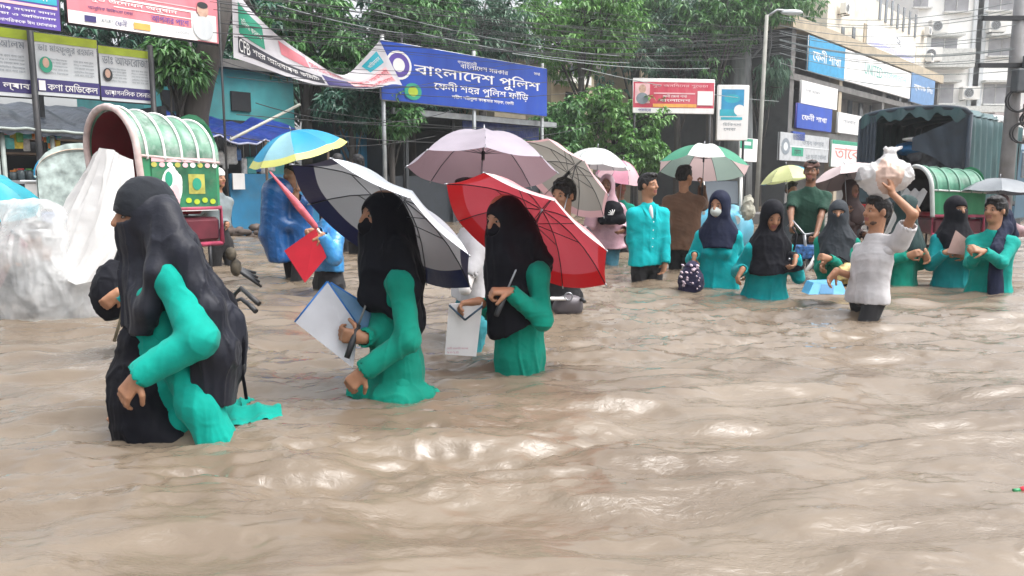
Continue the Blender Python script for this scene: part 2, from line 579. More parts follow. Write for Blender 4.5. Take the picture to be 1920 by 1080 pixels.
def build_water():
    ys = [-150, -60, -25, -10, -5, -2.5, -1, -.2] + graded(.4, 90, lambda y: .05 if y < 1.3 else max(.013, .0058 * y)) + [110, 150, 220, 400]
    xp = graded(0, 90, lambda x: .019 if x < 2.4 else .019 + (x - 2.4) * .045) + [130, 220, 300]
    xs = [-x for x in xp[:0:-1]] + xp
    nx, ny = len(xs), len(ys)
    X, Y = np.meshgrid(xs, ys)
    X, Y = X.ravel(), Y.ravel()
    Z = water_height(X, Y)
    # rain drops: little ring ripples
    r = np.random.RandomState(3)
    for i in range(420):
        yy = 1.35 + 7 * r.rand() ** 1.7; xx = (r.rand() * 2 - 1) * (.72 * yy + .2)
        R = .02 + .05 * r.rand(); s = (.5 + r.rand()) * .0058
        m = np.where((np.abs(Y - yy) < R * 2) & (np.abs(X - xx) < R * 2))[0]
        d = np.hypot(X[m] - xx, Y[m] - yy)
        Z[m] += s * np.cos(d / R * 2 * math.pi * 1.1) * np.exp(-(d / R) ** 2 * 1.6)
    i, j = np.meshgrid(np.arange(nx - 1), np.arange(ny - 1))
    a = (j * nx + i).ravel()
    Q = np.stack([a, a + 1, a + nx + 1, a + nx], 1)
    me = np_mesh('flood_water', np.stack([X, Y, Z], 1), Q)
    m = bpy.data.materials.new('murky_water'); m.use_nodes = True
    n, l = m.node_tree.nodes, m.node_tree.links
    b = n['Principled BSDF']
    tc = n.new('ShaderNodeTexCoord')
    mp = n.new('ShaderNodeMapping'); mp.inputs['Scale'].default_value = (1.0, 2.0, 1); mp.inputs['Rotation'].default_value = (0, 0, .12)
    l.new(tc.outputs['Object'], mp.inputs['Vector'])
    z1 = n.new('ShaderNodeTexNoise'); z1.inputs['Scale'].default_value = 1.1; z1.inputs['Detail'].default_value = 6; z1.inputs['Distortion'].default_value = .8
    l.new(mp.outputs[0], z1.inputs['Vector'])
    r1 = n.new('ShaderNodeValToRGB')
    r1.color_ramp.elements[0].position = .3; r1.color_ramp.elements[1].position = .72
    r1.color_ramp.elements[0].color = (.126, .096, .069, 1); r1.color_ramp.elements[1].color = (.188, .152, .114, 1)
    l.new(z1.outputs['Fac'], r1.inputs['Fac']); l.new(r1.outputs['Color'], b.inputs['Base Color'])
    b.inputs['Roughness'].default_value = .05
    b.inputs['IOR'].default_value = 1.5
    z2 = n.new('ShaderNodeTexNoise'); z2.inputs['Scale'].default_value = 24; z2.inputs['Detail'].default_value = 5; z2.inputs['Roughness'].default_value = .6; z2.inputs['Distortion'].default_value = .6
    l.new(mp.outputs[0], z2.inputs['Vector'])
    z3 = n.new('ShaderNodeTexNoise'); z3.inputs['Scale'].default_value = 2.0; z3.inputs['Detail'].default_value = 3
    l.new(mp.outputs[0], z3.inputs['Vector'])
    mr = n.new('ShaderNodeMapRange'); mr.inputs['From Min'].default_value = .4; mr.inputs['From Max'].default_value = .62; mr.inputs['To Min'].default_value = .14; mr.inputs['To Max'].default_value = .55
    l.new(z3.outputs['Fac'], mr.inputs['Value'])
    bp = n.new('ShaderNodeBump'); bp.inputs['Distance'].default_value = .012
    l.new(mr.outputs[0], bp.inputs['Strength']); l.new(z2.outputs['Fac'], bp.inputs['Height']); l.new(bp.outputs[0], b.inputs['Normal'])
    o = link('flood_water', me, m); o['kind'] = 'structure'

# ================================================================== TREES
def leaf_mat(name, lo, hi, rough=.38, trans=.28):
    if name in MATS: return MATS[name]
    m = bpy.data.materials.new(name); m.use_nodes = True
    n, l = m.node_tree.nodes, m.node_tree.links
    b = n['Principled BSDF']
    g = n.new('ShaderNodeNewGeometry')
    r = n.new('ShaderNodeValToRGB')
    r.color_ramp.elements[0].color = (*lo, 1); r.color_ramp.elements[1].color = (*hi, 1)
    l.new(g.outputs['Random Per Island'], r.inputs['Fac']); l.new(r.outputs['Color'], b.inputs['Base Color'])
    b.inputs['Roughness'].default_value = rough
    t = n.new('ShaderNodeBsdfTranslucent'); l.new(r.outputs['Color'], t.inputs['Color'])
    ms = n.new('ShaderNodeMixShader'); ms.inputs[0].default_value = trans
    l.new(b.outputs[0], ms.inputs[1]); l.new(t.outputs[0], ms.inputs[2]); l.new(ms.outputs[0], n['Material Output'].inputs['Surface'])
    MATS[name] = m
    return m
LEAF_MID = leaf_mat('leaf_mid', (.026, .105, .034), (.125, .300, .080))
LEAF_BRIGHT = leaf_mat('leaf_bright', (.048, .165, .035), (.180, .380, .085))
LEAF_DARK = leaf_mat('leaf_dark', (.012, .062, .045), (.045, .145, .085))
LEAF_GREY = leaf_mat('leaf_grey', (.030, .095, .062), (.105, .205, .125))
BARK = mat('bark', (.060, .052, .048), .9, .3, 5, bump=.8, bscale=14, stretch=(1, 1, .25), dirt=(.03, .04, .03))
BARK_GREY = mat('bark_grey', (.15, .16, .165), .9, .25, 5, bump=.8, bscale=12, stretch=(1, 1, .2), dirt=(.05, .07, .05))

def leaf_cards(tips, dirs, L, W, per, seed, droop=.55):
    """whorls of folded, drooping leaves at twig tips: 6 verts, 2 quads + fold each"""
    r = np.random.RandomState(seed)
    n = len(tips)
    T = np.repeat(tips, per, 0); Dd = np.repeat(dirs, per, 0)
    N = len(T)
    a = r.rand(N) * 2 * np.pi
    az = np.stack([np.cos(a), np.sin(a), np.zeros(N)], 1)
    out = az * (.55 + .5 * r.rand(N))[:, None] + Dd * .35
    out[:, 2] += -droop + .9 * (r.rand(N) - .35)
    out /= np.linalg.norm(out, axis=1)[:, None]
    sd = np.cross(out, np.array([0, 0, 1.0]) + .35 * r.randn(N, 3)); sd /= np.maximum(np.linalg.norm(sd, axis=1), 1e-6)[:, None]
    nr = np.cross(sd, out)
    ln = L * (.6 + .7 * r.rand(N))[:, None]; wd = W * (.7 + .5 * r.rand(N))[:, None]
    b = T + out * ln * .06
    m = T + out * ln * .5 + nr * ln * .06
    e = T + out * ln - nr * ln * .10 + np.array([0, 0, -1]) * ln * .12
    V = np.stack([b, m + sd * wd + nr * wd * .35, m - sd * wd + nr * wd * .35, m, e], 1)   # base, left, right, mid, tip
    V = V.reshape(-1, 3)
    i = np.arange(N) * 5
    Q = np.concatenate([np.stack([i, i + 3, i + 1], 1), np.stack([i, i + 2, i + 3], 1), np.stack([i + 1, i + 3, i + 4], 1), np.stack([i + 3, i + 2, i + 4], 1)])
    return V, Q
def crown_tips(lobes, n, seed, inner=.25):
    """twig tips over the shells of a set of lobes (centre, radii): clumps with gaps between"""
    r = np.random.RandomState(seed)
    C = np.array([l[0] for l in lobes]); R = np.array([l[1] for l in lobes])
    wt = (R[:, 0] * R[:, 2]); k = r.choice(len(lobes), n, p=wt / wt.sum())
    d = r.randn(n, 3); d /= np.linalg.norm(d, axis=1)[:, None]
    rad = np.where(r.rand(n) < inner, .35 + .5 * r.rand(n), .85 + .22 * r.rand(n))
    p = C[k] + d * R[k] * rad[:, None]
    keep = vnoise(p * 1.3, seed) > -.42
    return p[keep], d[keep]
def tree(name, label, base, trunk_pts, trunk_r, lobes, n, leaf, seed, L=.26, W=.038, per=9, bark=None, group='trees along the street', cat='tree', droop=.55):
    root = thing(name, label, cat, base, group)
    mb = MB()
    mb.tube(trunk_pts, trunk_r, 10)
    if len(trunk_pts) > 1:
        r = random.Random(seed)
        top = Vector(trunk_pts[-1]); mid = Vector(trunk_pts[-2])
        for c, R in lobes:
            c = Vector(c); s = mid.lerp(top, r.random())
            q = s.lerp(c, .5) + Vector((r.uniform(-.2, .2), r.uniform(-.2, .2), r.uniform(-.1, .3)))
            mb.tube([s, q, c + Vector((0, 0, -.2 * R[2]))], [trunk_r[-1] * .55, trunk_r[-1] * .36, .02], 6)
            for k in range(3):
                e = c + Vector([r.uniform(-.8, .8) * R[i] for i in range(3)])
                mb.tube([q.lerp(c, .6), q.lerp(e, .6), e], [.03, .02, .008], 5)
    mb.build('trunk', bark or BARK, root)
    tips, dirs = crown_tips(lobes, n, seed)
    V, Q = leaf_cards(tips, dirs, L, W, per, seed + 1, droop)
    o = link('crown', np_mesh('crown', V, Q, False), leaf, root)
    return root
def lobes_around(px, py, Y, rpx, n, seed, flat=.8, depth=1.0, sub=.45):
    """lobes filling a disc of rpx picture pixels around (px,py) at distance Y"""
    r = random.Random(seed)
    c = P(px, py, Y); mpp = Y / 1450
    R = rpx * mpp
    out = []
    for i in range(n):
        a = r.uniform(0, 2 * math.pi); q = R * math.sqrt(r.random()) * .85
        s = R * sub * r.uniform(.65, 1.2)
        out.append(((c.x + q * math.cos(a), c.y + r.uniform(-1, 1) * R * .6 * depth, c.z + q * math.sin(a) * flat), (s, s * .9, s * .72)))
    return out
def make_trees():
    def T(px, py, rpx, o, n, leaf, seed, label, name='street_tree', tr=.16, trunk_px=None, L=.26, W=.038, lob=13, flat=.85, bark=None, base_py=None, per=9, droop=.55, sub=.45):
        Y = FY(px, o)
        lb = lobes_around(px, py, Y, rpx, lob, seed, flat, sub=sub)
        c = P(px, py, Y); g = P(trunk_px or px, 345, Y)
        b = Vector((g.x, g.y, GZ))
        pts = [b, b.lerp(Vector((c.x, c.y, b.z)), .3) + Vector((0, 0, (c.z - b.z) * .45)), Vector((c.x, c.y, c.z - .3 * rpx * Y / 1450))]
        return tree(name, label, b, pts, [tr * 1.25, tr, tr * .7], lb, n, leaf, seed, L, W, per, bark, droop=droop)
    # far, dark mass: a row of single trees behind the street
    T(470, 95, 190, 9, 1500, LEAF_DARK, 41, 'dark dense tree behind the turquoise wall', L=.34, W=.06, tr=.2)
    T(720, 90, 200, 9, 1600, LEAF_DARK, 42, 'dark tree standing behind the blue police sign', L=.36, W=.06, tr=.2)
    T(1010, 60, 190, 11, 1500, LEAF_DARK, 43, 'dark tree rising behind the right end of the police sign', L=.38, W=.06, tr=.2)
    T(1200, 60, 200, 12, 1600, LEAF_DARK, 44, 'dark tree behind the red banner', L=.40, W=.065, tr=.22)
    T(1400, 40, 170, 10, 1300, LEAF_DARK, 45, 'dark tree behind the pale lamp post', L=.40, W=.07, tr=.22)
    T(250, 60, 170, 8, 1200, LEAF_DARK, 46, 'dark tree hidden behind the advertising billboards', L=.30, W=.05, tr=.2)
    # nearer, lit crowns
    T(575, 85, 115, 3.4, 900, LEAF_MID, 51, 'mango tree with drooping leaf clusters above the sagging banner', tr=.14, L=.30, W=.040)
    T(770, 25, 105, 3.0, 900, LEAF_MID, 52, 'leafy tree above the left end of the police sign', tr=.15, L=.30)
    T(905, 50, 95, 4.5, 600, LEAF_GREY, 53, 'dull green tree above the middle of the police sign', tr=.15, L=.32)
    T(1090, 60, 105, 3.5, 850, LEAF_BRIGHT, 54, 'bright green tree between the police sign and red banner', tr=.15, L=.34, W=.05)
    T(1270, 95, 95, 4.0, 750, LEAF_GREY, 55, 'grey green tree directly above the red banner', tr=.16, L=.36, W=.055)
    T(1330, 60, 80, 2.5, 480, LEAF_MID, 56, 'mid green tree left of the big grey trunk', tr=.16, L=.38, W=.055)
    T(1190, 40, 90, 6, 480, LEAF_MID, 60, 'leafy tree filling the top behind the cables', tr=.16, L=.38, W=.055)
    T(1450, 15, 70, 4.0, 420, LEAF_MID, 57, 'green tree beside the beige building top', tr=.14, L=.40, W=.06)
    T(660, 180, 62, 1.2, 420, LEAF_DARK, 58, 'low dark tree under the sagging banner', tr=.10, L=.26)
    T(735, 215, 40, .6, 260, LEAF_MID, 59, 'small leafy tree hanging over the dark kiosk corner', tr=.07, L=.24)
    T(335, 110, 55, 1.0, 260, LEAF_MID, 61, 'small tree with drooping leaves beside the poster row', tr=.08, L=.28)
    # leaning dark trunk left of the sagging banner
    Y = FY(385, .9)
    b = P(362, 345, Y); b.z = GZ
    lb = lobes_around(420, 10, Y + 1.6, 85, 10, 71)
    tree('leaning_tree', 'dark leaning trunk in front of the turquoise wall', b, [b, P(365, 215, Y), P(378, 150, Y), P(398, 80, Y), P(425, -30, Y)], [.30, .27, .26, .25, .2], lb, 420, LEAF_DARK, 71, .30, .045)
    # big grey banyan-like trunk with hanging roots
    Y = FY(1390, 1.6)
    b = P(1380, 345, Y); b.z = GZ
    lb = lobes_around(1420, -25, Y, 85, 12, 72)
    t = tree('old_tree', 'big grey tree trunk with hanging aerial roots beside the lamp post', b,
             [b, P(1385, 250, Y), P(1388, 130, Y), P(1385, 40, Y), P(1380, -30, Y)], [.75, .62, .50, .48, .45], lb, 700, LEAF_MID, 72, .42, .06, bark=BARK_GREY)
    r = random.Random(8)
    for i in range(9):
        x0 = r.uniform(1395, 1445); p0 = P(x0, r.uniform(-20, 30), Y - .4)
        p1 = P(x0 + r.uniform(-18, 10), r.uniform(60, 110), Y - .3); p2 = P(x0 + r.uniform(-30, 12), r.uniform(120, 190), Y - .2)
        m = MB(); m.tube([p0, p1, p2], [.05, .06, .02], 6); m.build('aerial_root', BARK_GREY, t)
    # pale hanging foliage strips below the trunk
    T(1425, 150, 42, 1.0, 260, LEAF_GREY, 62, 'pale hanging foliage right of the big grey trunk', tr=.08, L=.5, W=.035, droop=1.6, sub=.5)
    # bushes behind the people
    T(1060, 255, 78, 1.2, 560, LEAF_MID, 81, 'green bush behind the white umbrella', name='bush', tr=.06, L=.26, W=.05, sub=.4)
    T(1150, 240, 85, 1.0, 800, LEAF_BRIGHT, 82, 'bright green bush below the red banner', name='bush', tr=.07, L=.22, W=.055, sub=.38, lob=18)
    T(1195, 285, 52, .3, 420, LEAF_BRIGHT, 83, 'bright low bush behind the teal shirted boy', name='bush', tr=.05, L=.20, W=.05, sub=.4)
    T(1445, 380, 40, 2.5, 200, LEAF_DARK, 84, 'dark low bush at the foot of the lamp post', name='bush', tr=.05, L=.3, W=.05)
make_trees()

# ================================================================== SIGNS AND BANNERS
WHITE = mat('print_white', (.78, .77, .76), .45, .05, 3, dirt=(.5, .49, .47), dscale=3, stretch=(1, 1, .22))
PALE = mat('print_pale', (.58, .61, .63), .5, .08, 3, dirt=(.42, .45, .46), dscale=3, stretch=(1, 1, .22))
NAVY = mat('print_navy', (.035, .025, .14), .5, .1, 3)
PURPLE = mat('print_purple', (.09, .05, .30), .5, .1, 3)
LIME = mat('print_lime', (.36, .47, .03), .5, .12, 4)
PINK = mat('print_pink', (.66, .20, .24), .5, .12, 4, dirt=(.42,.16,.18), dscale=4, stretch=(1, 1, .22))
REDP = mat('print_red', (.56, .05, .09), .5, .1, 4, dirt=(.42,.16,.18), dscale=4, stretch=(1, 1, .22))
ROSE = mat('print_rose', (.72, .45, .47), .5, .1, 4)
BLUEP = mat('print_blue', (.004, .052, .38), .42, .12, 2, dirt=(.02, .07, .28), dscale=4, stretch=(1, 1, .2))
TEALP = mat('print_teal', (.02, .36, .46), .5, .1, 3)
SKYP = mat('print_sky', (.02, .26, .48), .5, .1, 3)
GREENP = mat('print_green', (.02, .28, .17), .5, .1, 3)
LETTER_GREY = mat('letter_grey', (.20, .23, .26), .6)
ORANGEP = mat('print_orange', (.75, .36, .08), .5)
SKINP = mat('print_portrait', (.52, .33, .25), .5, .15, 12)
BLACKM = mat('black_metal', (.018, .02, .024), .5, .2, 6, dirt=(.05, .04, .035))
GALV = mat('galvanised', (.34, .36, .37), .45, .12, 6, metal=.5, dirt=(.2, .17, .14))
UP = Vector((0, 0, 1)); UX = Vector((DX, DY, 0)); UN = Vector((DY, -DX, 0))   # along the street, out towards it
class Board:
    """a flat printed sign hanging in the line of the street; print is laid out in fractions of its face"""
    def __init__(s, name, label, cat, pxl, pxr, pyt, pyb, o=0, th=.06, face=WHITE, group=None, frame=BLACKM, tilt=0.0, edge=.03, turn=None):
        s.s0, s.s1 = FS(pxl, o), FS(pxr, o)
        s.o = o
        s.zt, s.zb = FZ(pxl, pyt, o), FZ(pxl, pyb, o)
        s.w, s.h = s.s1 - s.s0, s.zt - s.zb
        s.tilt = tilt
        s.ux, s.un = UX, UN
        s.org = FP(s.s0, o, s.zb)
        if turn is not None:            # a board that faces the bank instead of standing along the street
            a = math.radians(turn); s.ux = Vector((math.cos(a), math.sin(a), 0)); s.un = Vector((math.sin(a), -math.cos(a), 0))
            k = (pxr - 960) / 1450; p0 = s.org
            s.w = (k * p0.y - p0.x) / (s.ux.x - k * s.ux.y)
        s.root = thing(name, label, cat, s.org, group)
        s.uz = UP
        mb = MB(); c = s.pt(.5, .5, -th / 2)
        mb.box(c, (s.w, th, s.h), (s.ux, -s.un, s.uz))
        mb.build('panel', face, s.root)
        if edge:
            mb = MB()
            for (a, b) in (((0, 0), (1, 0)), ((1, 0), (1, 1)), ((1, 1), (0, 1)), ((0, 1), (0, 0))):
                mb.tube([s.pt(*a, -th * .5), s.pt(*b, -th * .5)], edge, 6)
            mb.build('frame', frame, s.root)
        s.k = 0
    def pt(s, u, v, d=0.0):
        return s.org + s.ux * (s.w * u) + UP * (s.h * v) + s.un * d
    def patch(s, name, u0, u1, v0, v1, m, d=None):
        s.k += 1
        d = .003 + .0015 * s.k if d is None else d
        mb = MB()
        mb.add([s.pt(u0, v0, d), s.pt(u1, v0, d), s.pt(u1, v1, d), s.pt(u0, v1, d)], [(0, 1, 2, 3)])
        return mb.build(name, m, s.root)
    def oval(s, name, u, v, ru, rv, m, n=24):
        s.k += 1
        d = .003 + .0015 * s.k
        mb = MB()
        mb.add([s.pt(u + ru * math.cos(2 * math.pi * i / n), v + rv * math.sin(2 * math.pi * i / n), d) for i in range(n)], [tuple(range(n))])
        return mb.build(name, m, s.root)
    def text(s, t, u0, u1, v, hv, m, rows=24, bold=0.0):
        s.k += 1
        mb = MB()
        add_text(mb, t, s.pt(u0, v, .004 + .0015 * s.k), s.ux, s.uz, (u1 - u0) * s.w, hv * s.h, 0, rows, bold)
        return mb.build('lettering', m, s.root)
    def posts(s, us, r=.035, m=None, up=0.0, z0=GZ, back=.1):
        for u in us:
            mb = MB(); p = s.pt(u, 0, -back)
            mb.tube([Vector((p.x, p.y, z0)), Vector((p.x, p.y, s.zt + up))], r, 8)
            mb.build('post', m or BLACKM, s.root)

def make_signs():
    # -- blue police sign
    b = Board('police_sign', 'big blue police signboard with white lettering', 'sign', 722, 1024, 75, 186, 0, .08, BLUEP, frame=GALV, edge=.025)
    b.text('বাংলােদশ পুিলশ', .165, .945, .44, .30, WHITE, 34, .010)
    b.text('েফনী শহর পুিলশ ফাঁিড়', .27, .86, .235, .21, WHITE, 30, .010)
    b.text('শহীদ শহীদুলা কায়সার সড়ক, েফনী', .37, .76, .135, .09, WHITE, 18, .010)
    b.text('গণপজাতনী', .405, .52, .815, .075, WHITE, 16, .01)
    b.text('বাংলােদশ সরকার', .42, .72, .735, .085, WHITE, 18, .01)
    b.text('সদা', .90, .945, .83, .06, WHITE, 16, .01)
    b.oval('emblem', .085, .62, .065, .25, WHITE); b.oval('emblem', .085, .62, .054, .21, PURPLE); b.oval('emblem', .085, .62, .030, .12, WHITE)
    b.oval('emblem', .155, .19, .045, .15, GREENP); b.oval('emblem', .155, .19, .026, .085, LIME)
    b.posts((.02, .52, .985), .05, GALV, .15)
    # -- top left billboards
    a = Board('billboard', 'purple billboard with a teal stripe at the corner above the posters', 'billboard', -60, 143, -62, 30, -.3, .10, PURPLE, edge=.04)
    a.patch('stripe', .05, .98, .56, .84, TEALP)
    a.patch('stripe', .05, .98, .46, .52, ROSE)
    for i, t in enumerate(['মাননীয় সংসদ সদস', 'শুেভচা ও অিভননন', 'সকল নাগিরকেক ঈদ েমাবারক']):
        a.text(t, .30, .96, .32 - .13 * i, .085, WHITE, 18, .008)
    a.text('েফনী েজলা', .36, .9, .62, .15, WHITE, 20)
    a.posts((.99,), .045, BLACKM, .2, back=1.1)
    b = Board('billboard', 'pink and white billboard with a portrait at its end', 'billboard', 158, 428, -52, 42, -.3, .10, PINK, edge=.035)
    b.patch('white_band', .0, .84, 0, .26, WHITE)
    b.patch('white_panel', .80, .985, .02, .62, WHITE)
    b.patch('slash', .02, .84, .62, .66, WHITE); b.patch('slash', .02, .84, .72, .74, ROSE); b.patch('slash', .28, .84, .46, .48, WHITE)
    b.text('শুভ উেদাধন অনুষান', .13, .70, .50, .12, WHITE, 22, .01)
    b.text('আধুিনক িচিকৎসা েসবা', .12, .40, .32, .10, NAVY, 18, .008)
    b.text('আপনার পােশ', .52, .78, .29, .13, PURPLE, 20, .01)
    b.patch('logo', .095, .165, .07, .20, NAVY); b.patch('logo', .40, .51, .06, .20, ORANGEP)
    b.text('েযাগােযাগ', .19, .27, .10, .08, LETTER_GREY, 16); b.text('েফনী', .28, .36, .07, .14, NAVY, 18, .01)
    b.text('০১৭১১ ২২৩৩৪৪', .58, .78, .10, .07, LETTER_GREY, 14)
    b.oval('portrait_head', .885, .70, .042, .155, SKINP); b.oval('portrait_body', .885, .30, .075, .27, PALE); b.oval('portrait_hair', .885, .82, .040, .075, BLACKM)
    b.posts((.995,), .05, BLACKM, .2, back=1.1)
    # -- poster row above the shop
    def poster(pxl, pxr, pyt, pyb, label, head, sub, foot, qr=False):
        p = Board('poster', label, 'poster', pxl, pxr, pyt, pyb, .3, .03, PALE, 'clinic posters above the shop awning', edge=.018)
        p.patch('header_band', 0, 1, .86, 1, LIME)
        p.patch('footer_band', 0, 1, .06, .27, NAVY)
        p.text(head, .06, .94, .68, .15, LETTER_GREY, 22, .006)
        for i in range(5):
            p.text(sub[i % len(sub)], .12, .5, .58 - .055 * i, .035, LETTER_GREY, 10)
            p.text(sub[(i + 1) % len(sub)], .60, .92, .58 - .055 * i, .035, LETTER_GREY, 10)
        p.text(foot, .16 if qr else .06, .96, .09, .14, WHITE, 22, .008)
        return p
    sub = ['েমিডিসন িবেশষজ', 'নাক কান গলা েরাগ', 'িশশু ও নবজাতক', 'হাড় েজাড়া বাত বথা']
    p = poster(-75, 84, 36, 172, 'clinic poster with lime header at the shop corner', 'ডাঃ মাহবুব আলম', sub, 'িডিজটাল ল্যাব')
    p = poster(91, 206, 60, 178, 'clinic poster with a green portrait left of its text, lime header', 'ডাঃ মাহফুজুর রহমান', sub, 'কণা েমিডেকল', True)
    p.patch('code_square', .03, .13, .08, .24, WHITE); p.oval('portrait', .16, .50, .10, .13, GREENP); p.oval('portrait', .16, .53, .05, .08, SKINP)
    p = poster(208, 302, 85, 188, 'clinic poster with a dark haired portrait, nearest the turquoise wall', 'ডাঃ আফেরাজা', sub, 'ডায়াগনিসক েসনার')
    p.oval('portrait', .14, .48, .09, .12, BLACKM); p.oval('portrait', .14, .50, .05, .08, SKINP)
    for px in (87, 303):
        s = FS(px, .2); q = FP(s, .2, GZ)
        root = thing('poster_pole', 'dark pole between the clinic posters' if px < 100 else 'dark pole at the far end of the clinic posters', 'pole', q)
        m = MB(); m.tube([q, FP(s, .2, FZ(px, 45 if px < 100 else 85, .2))], .05, 8); m.build('pole', BLACKM, root)
    # -- red banner and slim light-blue sign
    b = Board('banner', 'red and white banner hung in front of the trees', 'banner', 1182, 1330, 147, 211, .3, .04, REDP, edge=.02, frame=WHITE, turn=8)
    b.patch('white_edge', 0, 1, .91, 1, WHITE); b.patch('white_edge', 0, 1, 0, .15, WHITE)
    b.patch('portrait', .02, .20, .28, .86, ROSE); b.oval('portrait_head', .11, .70, .045, .13, SKINP); b.oval('portrait_body', .11, .42, .075, .17, LETTER_GREY)
    b.text('শুভ জনিদেনর শুেভচা', .23, .92, .74, .13, ROSE, 20, .01)
    b.patch('strip', .25, .76, .56, .60, ROSE)
    b.text('েফনী েজলা শাখা', .36, .66, .46, .09, WHITE, 16, .01); b.text('বাংলােদশ', .32, .70, .33, .08, WHITE, 16, .01)
    b.patch('white_panel', .79, .985, .24, .66, WHITE); b.patch('strip', .24, .78, .17, .27, ORANGEP)
    b.text('পচাের', .06, .22, .04, .08, PURPLE, 14)
    b.posts((.03, .97), .04)
    b = Board('upright_sign', 'tall pale sign with light blue picture beside the red banner', 'sign', 1338, 1394, 160, 262, .4, .14, WHITE, frame=WHITE, edge=.03, turn=6)
    b.patch('picture', .10, .84, .56, .93, SKYP); b.oval('picture_shape', .45, .76, .26, .08, TEALP); b.patch('picture', .06, .62, .44, .56, TEALP)
    b.oval('picture_shape', .70, .55, .18, .10, WHITE); b.patch('strip', .10, .80, .37, .42, TEALP)
    b.text('িচিকৎসা', .18, .78, .26, .06, LETTER_GREY, 16); b.text('েসবা', .2, .6, .17, .05, LETTER_GREY, 14)
    b.posts((.1, .9), .05)
    b = Board('small_sign', 'small aqua and white sign under the tall pale sign', 'sign', 1381, 1414, 258, 302, .5, .06, WHITE, frame=GALV, edge=.015)
    b.patch('strip', 0, .70, .55, .98, GREENP); b.patch('strip', .1, .60, .70, .86, PALE); b.posts((.5,), .04)
    # -- sagging cloth banner tied between posts
    o = -.25
    S0, S1 = FS(434, o), FS(752, o)
    zt = lambda px, py: FZ(px, py, o)
    top = [(434, -30), (470, 18), (520, 66), (570, 102), (620, 134), (650, 139), (680, 112), (712, 76)]
    bot = [(438, 108), (480, 122), (540, 144), (600, 160), (660, 166), (705, 165), (735, 158), (754, 160)]
    def curve(pts, u):
        f = u * (len(pts) - 1); i = min(int(f), len(pts) - 2); t = f - i
        a, b = pts[max(i - 1, 0)], pts[min(i + 2, len(pts) - 1)]
        p, q = pts[i], pts[i + 1]
        r = []
        for k in (0, 1):
            m0, m1 = (q[k] - a[k]) / 2, (b[k] - p[k]) / 2
            r.append((2 * t ** 3 - 3 * t * t + 1) * p[k] + (t ** 3 - 2 * t * t + t) * m0 + (-2 * t ** 3 + 3 * t * t) * q[k] + (t ** 3 - t * t) * m1)
        return r
    def cl(u, v, d=0):
        x0, y0 = curve(bot, u); x1, y1 = curve(top, u)
        px, py = x0 + (x1 - x0) * v, y0 + (y1 - y0) * v
        oo = o - .10 * math.sin(math.pi * u) * (1 - v) + .035 * math.sin(u * 22 + v * 4) * v
        return P(px, py, FY(px, oo)) + UN * d
    root = thing('cloth_banner', 'white cloth banner sagging between two poles with green and red print', 'banner', cl(0, 0))
    m = MB(); m.sheet(lambda u, v: cl(u, v), 48, 10); m.build('cloth', mat('banner_cloth', (.62, .60, .63), .6, .06, 3, trans=.15), root)
    def cpatch(name, u0, u1, v0, v1, mm, d):
        m = MB(); m.sheet(lambda u, v: cl(u0 + (u1 - u0) * u, v0 + (v1 - v0) * v, d), 20, 3); return m.build(name, mm, root)
    cpatch('green_patch', .055, .20, .40, .86, GREENP, .006)
    cpatch('black_strip', .045, .46, .10, .34, mat('print_black', (.03, .03, .045), .5), .006); cpatch('black_strip', .47, .72, .06, .46, NAVY, .006)
    cpatch('red_patch', .28, .42, .52, .86, PINK, .006); cpatch('red_patch', .60, .93, .10, .50, ROSE, .009); cpatch('blue_patch', .82, .94, .60, .90, TEALP, .006)
    def ctext(t, u0, u1, v0, v1, mm, d=.016):
        sp, tw, th = glyph_spans(t, 20)
        m = MB()
        for (a, b, y0, y1) in sp:
            f = lambda x, y: cl(u0 + (u1 - u0) * x / tw, v0 + (v1 - v0) * y / th, d)
            m.add([f(a, y0), f(b, y0), f(b, y1), f(a, y1)], [(0, 1, 2, 3)])
        m.build('lettering', mm, root)
    ctext('CFB', .05, .115, .12, .32, WHITE); ctext('শহর আহবায়ক কিমিট', .13, .44, .14, .30, WHITE); ctext('সাগতম সাগতম', .43, .60, .55, .8, REDP)
    ctext('েদায়া ও সমথন চাই', .62, .92, .30, .48, REDP); ctext('েফনী েপৗরসভা', .64, .92, .12, .26, REDP); ctext('মিহলা কেলজ', .07, .19, .55, .68, WHITE); ctext('অিভননন', .84, .93, .7, .82, WHITE)
    for px, py in ((431, -40), (760, 60)):
        oo = o + (.1 if px < 500 else .7); q = FP(FS(px, oo), oo, GZ)
        rr = thing('banner_pole', 'dark pole holding the left end of the sagging banner' if px < 500 else 'dark pole holding the right end of the sagging banner', 'pole', q)
        m = MB(); m.tube([q, Vector((q.x, q.y, FZ(px, py, oo)))], .024, 8); m.build('pole', BLACKM, rr)
make_signs()

# ================================================================== BUILDINGS, SHOPS
def fbox(name, m, parent, s0, s1, o0, o1, z0, z1, bev=0.0, label=None):
    mb = MB()
    c = (FP(s0, o0, z0) + FP(s1, o1, z1)) / 2
    mb.box(c, (s1 - s0, abs(o1 - o0), z1 - z0), (UX, -UN, UP), 0, bev)
    return mb.build(name, m, parent, label)
TURQ = mat('turquoise_paint', (.06, .30, .32), .8, .12, 2, bump=.2, bscale=20, dirt=(.09, .20, .20), dscale=1.5)
TARP = mat('dark_tarp', (.024, .032, .046), .34, .25, 3, bump=.8, bscale=4, dirt=(.07, .08, .09), dscale=2.5, bdist=.08)
BLUETARP = mat('blue_tarp', (.010, .030, .20), .35, .2, 4, bump=.6, bscale=6, bdist=.05)
BLUEWALL = mat('blue_sheet', (.015, .17, .33), .5, .15, 2, bump=.15, dirt=(.05, .14, .2), dscale=3)
CONC = mat('wet_concrete', (.13, .125, .12), .75, .2, 2, bump=.3, bscale=20, dirt=(.06, .06, .055), dscale=1.2)
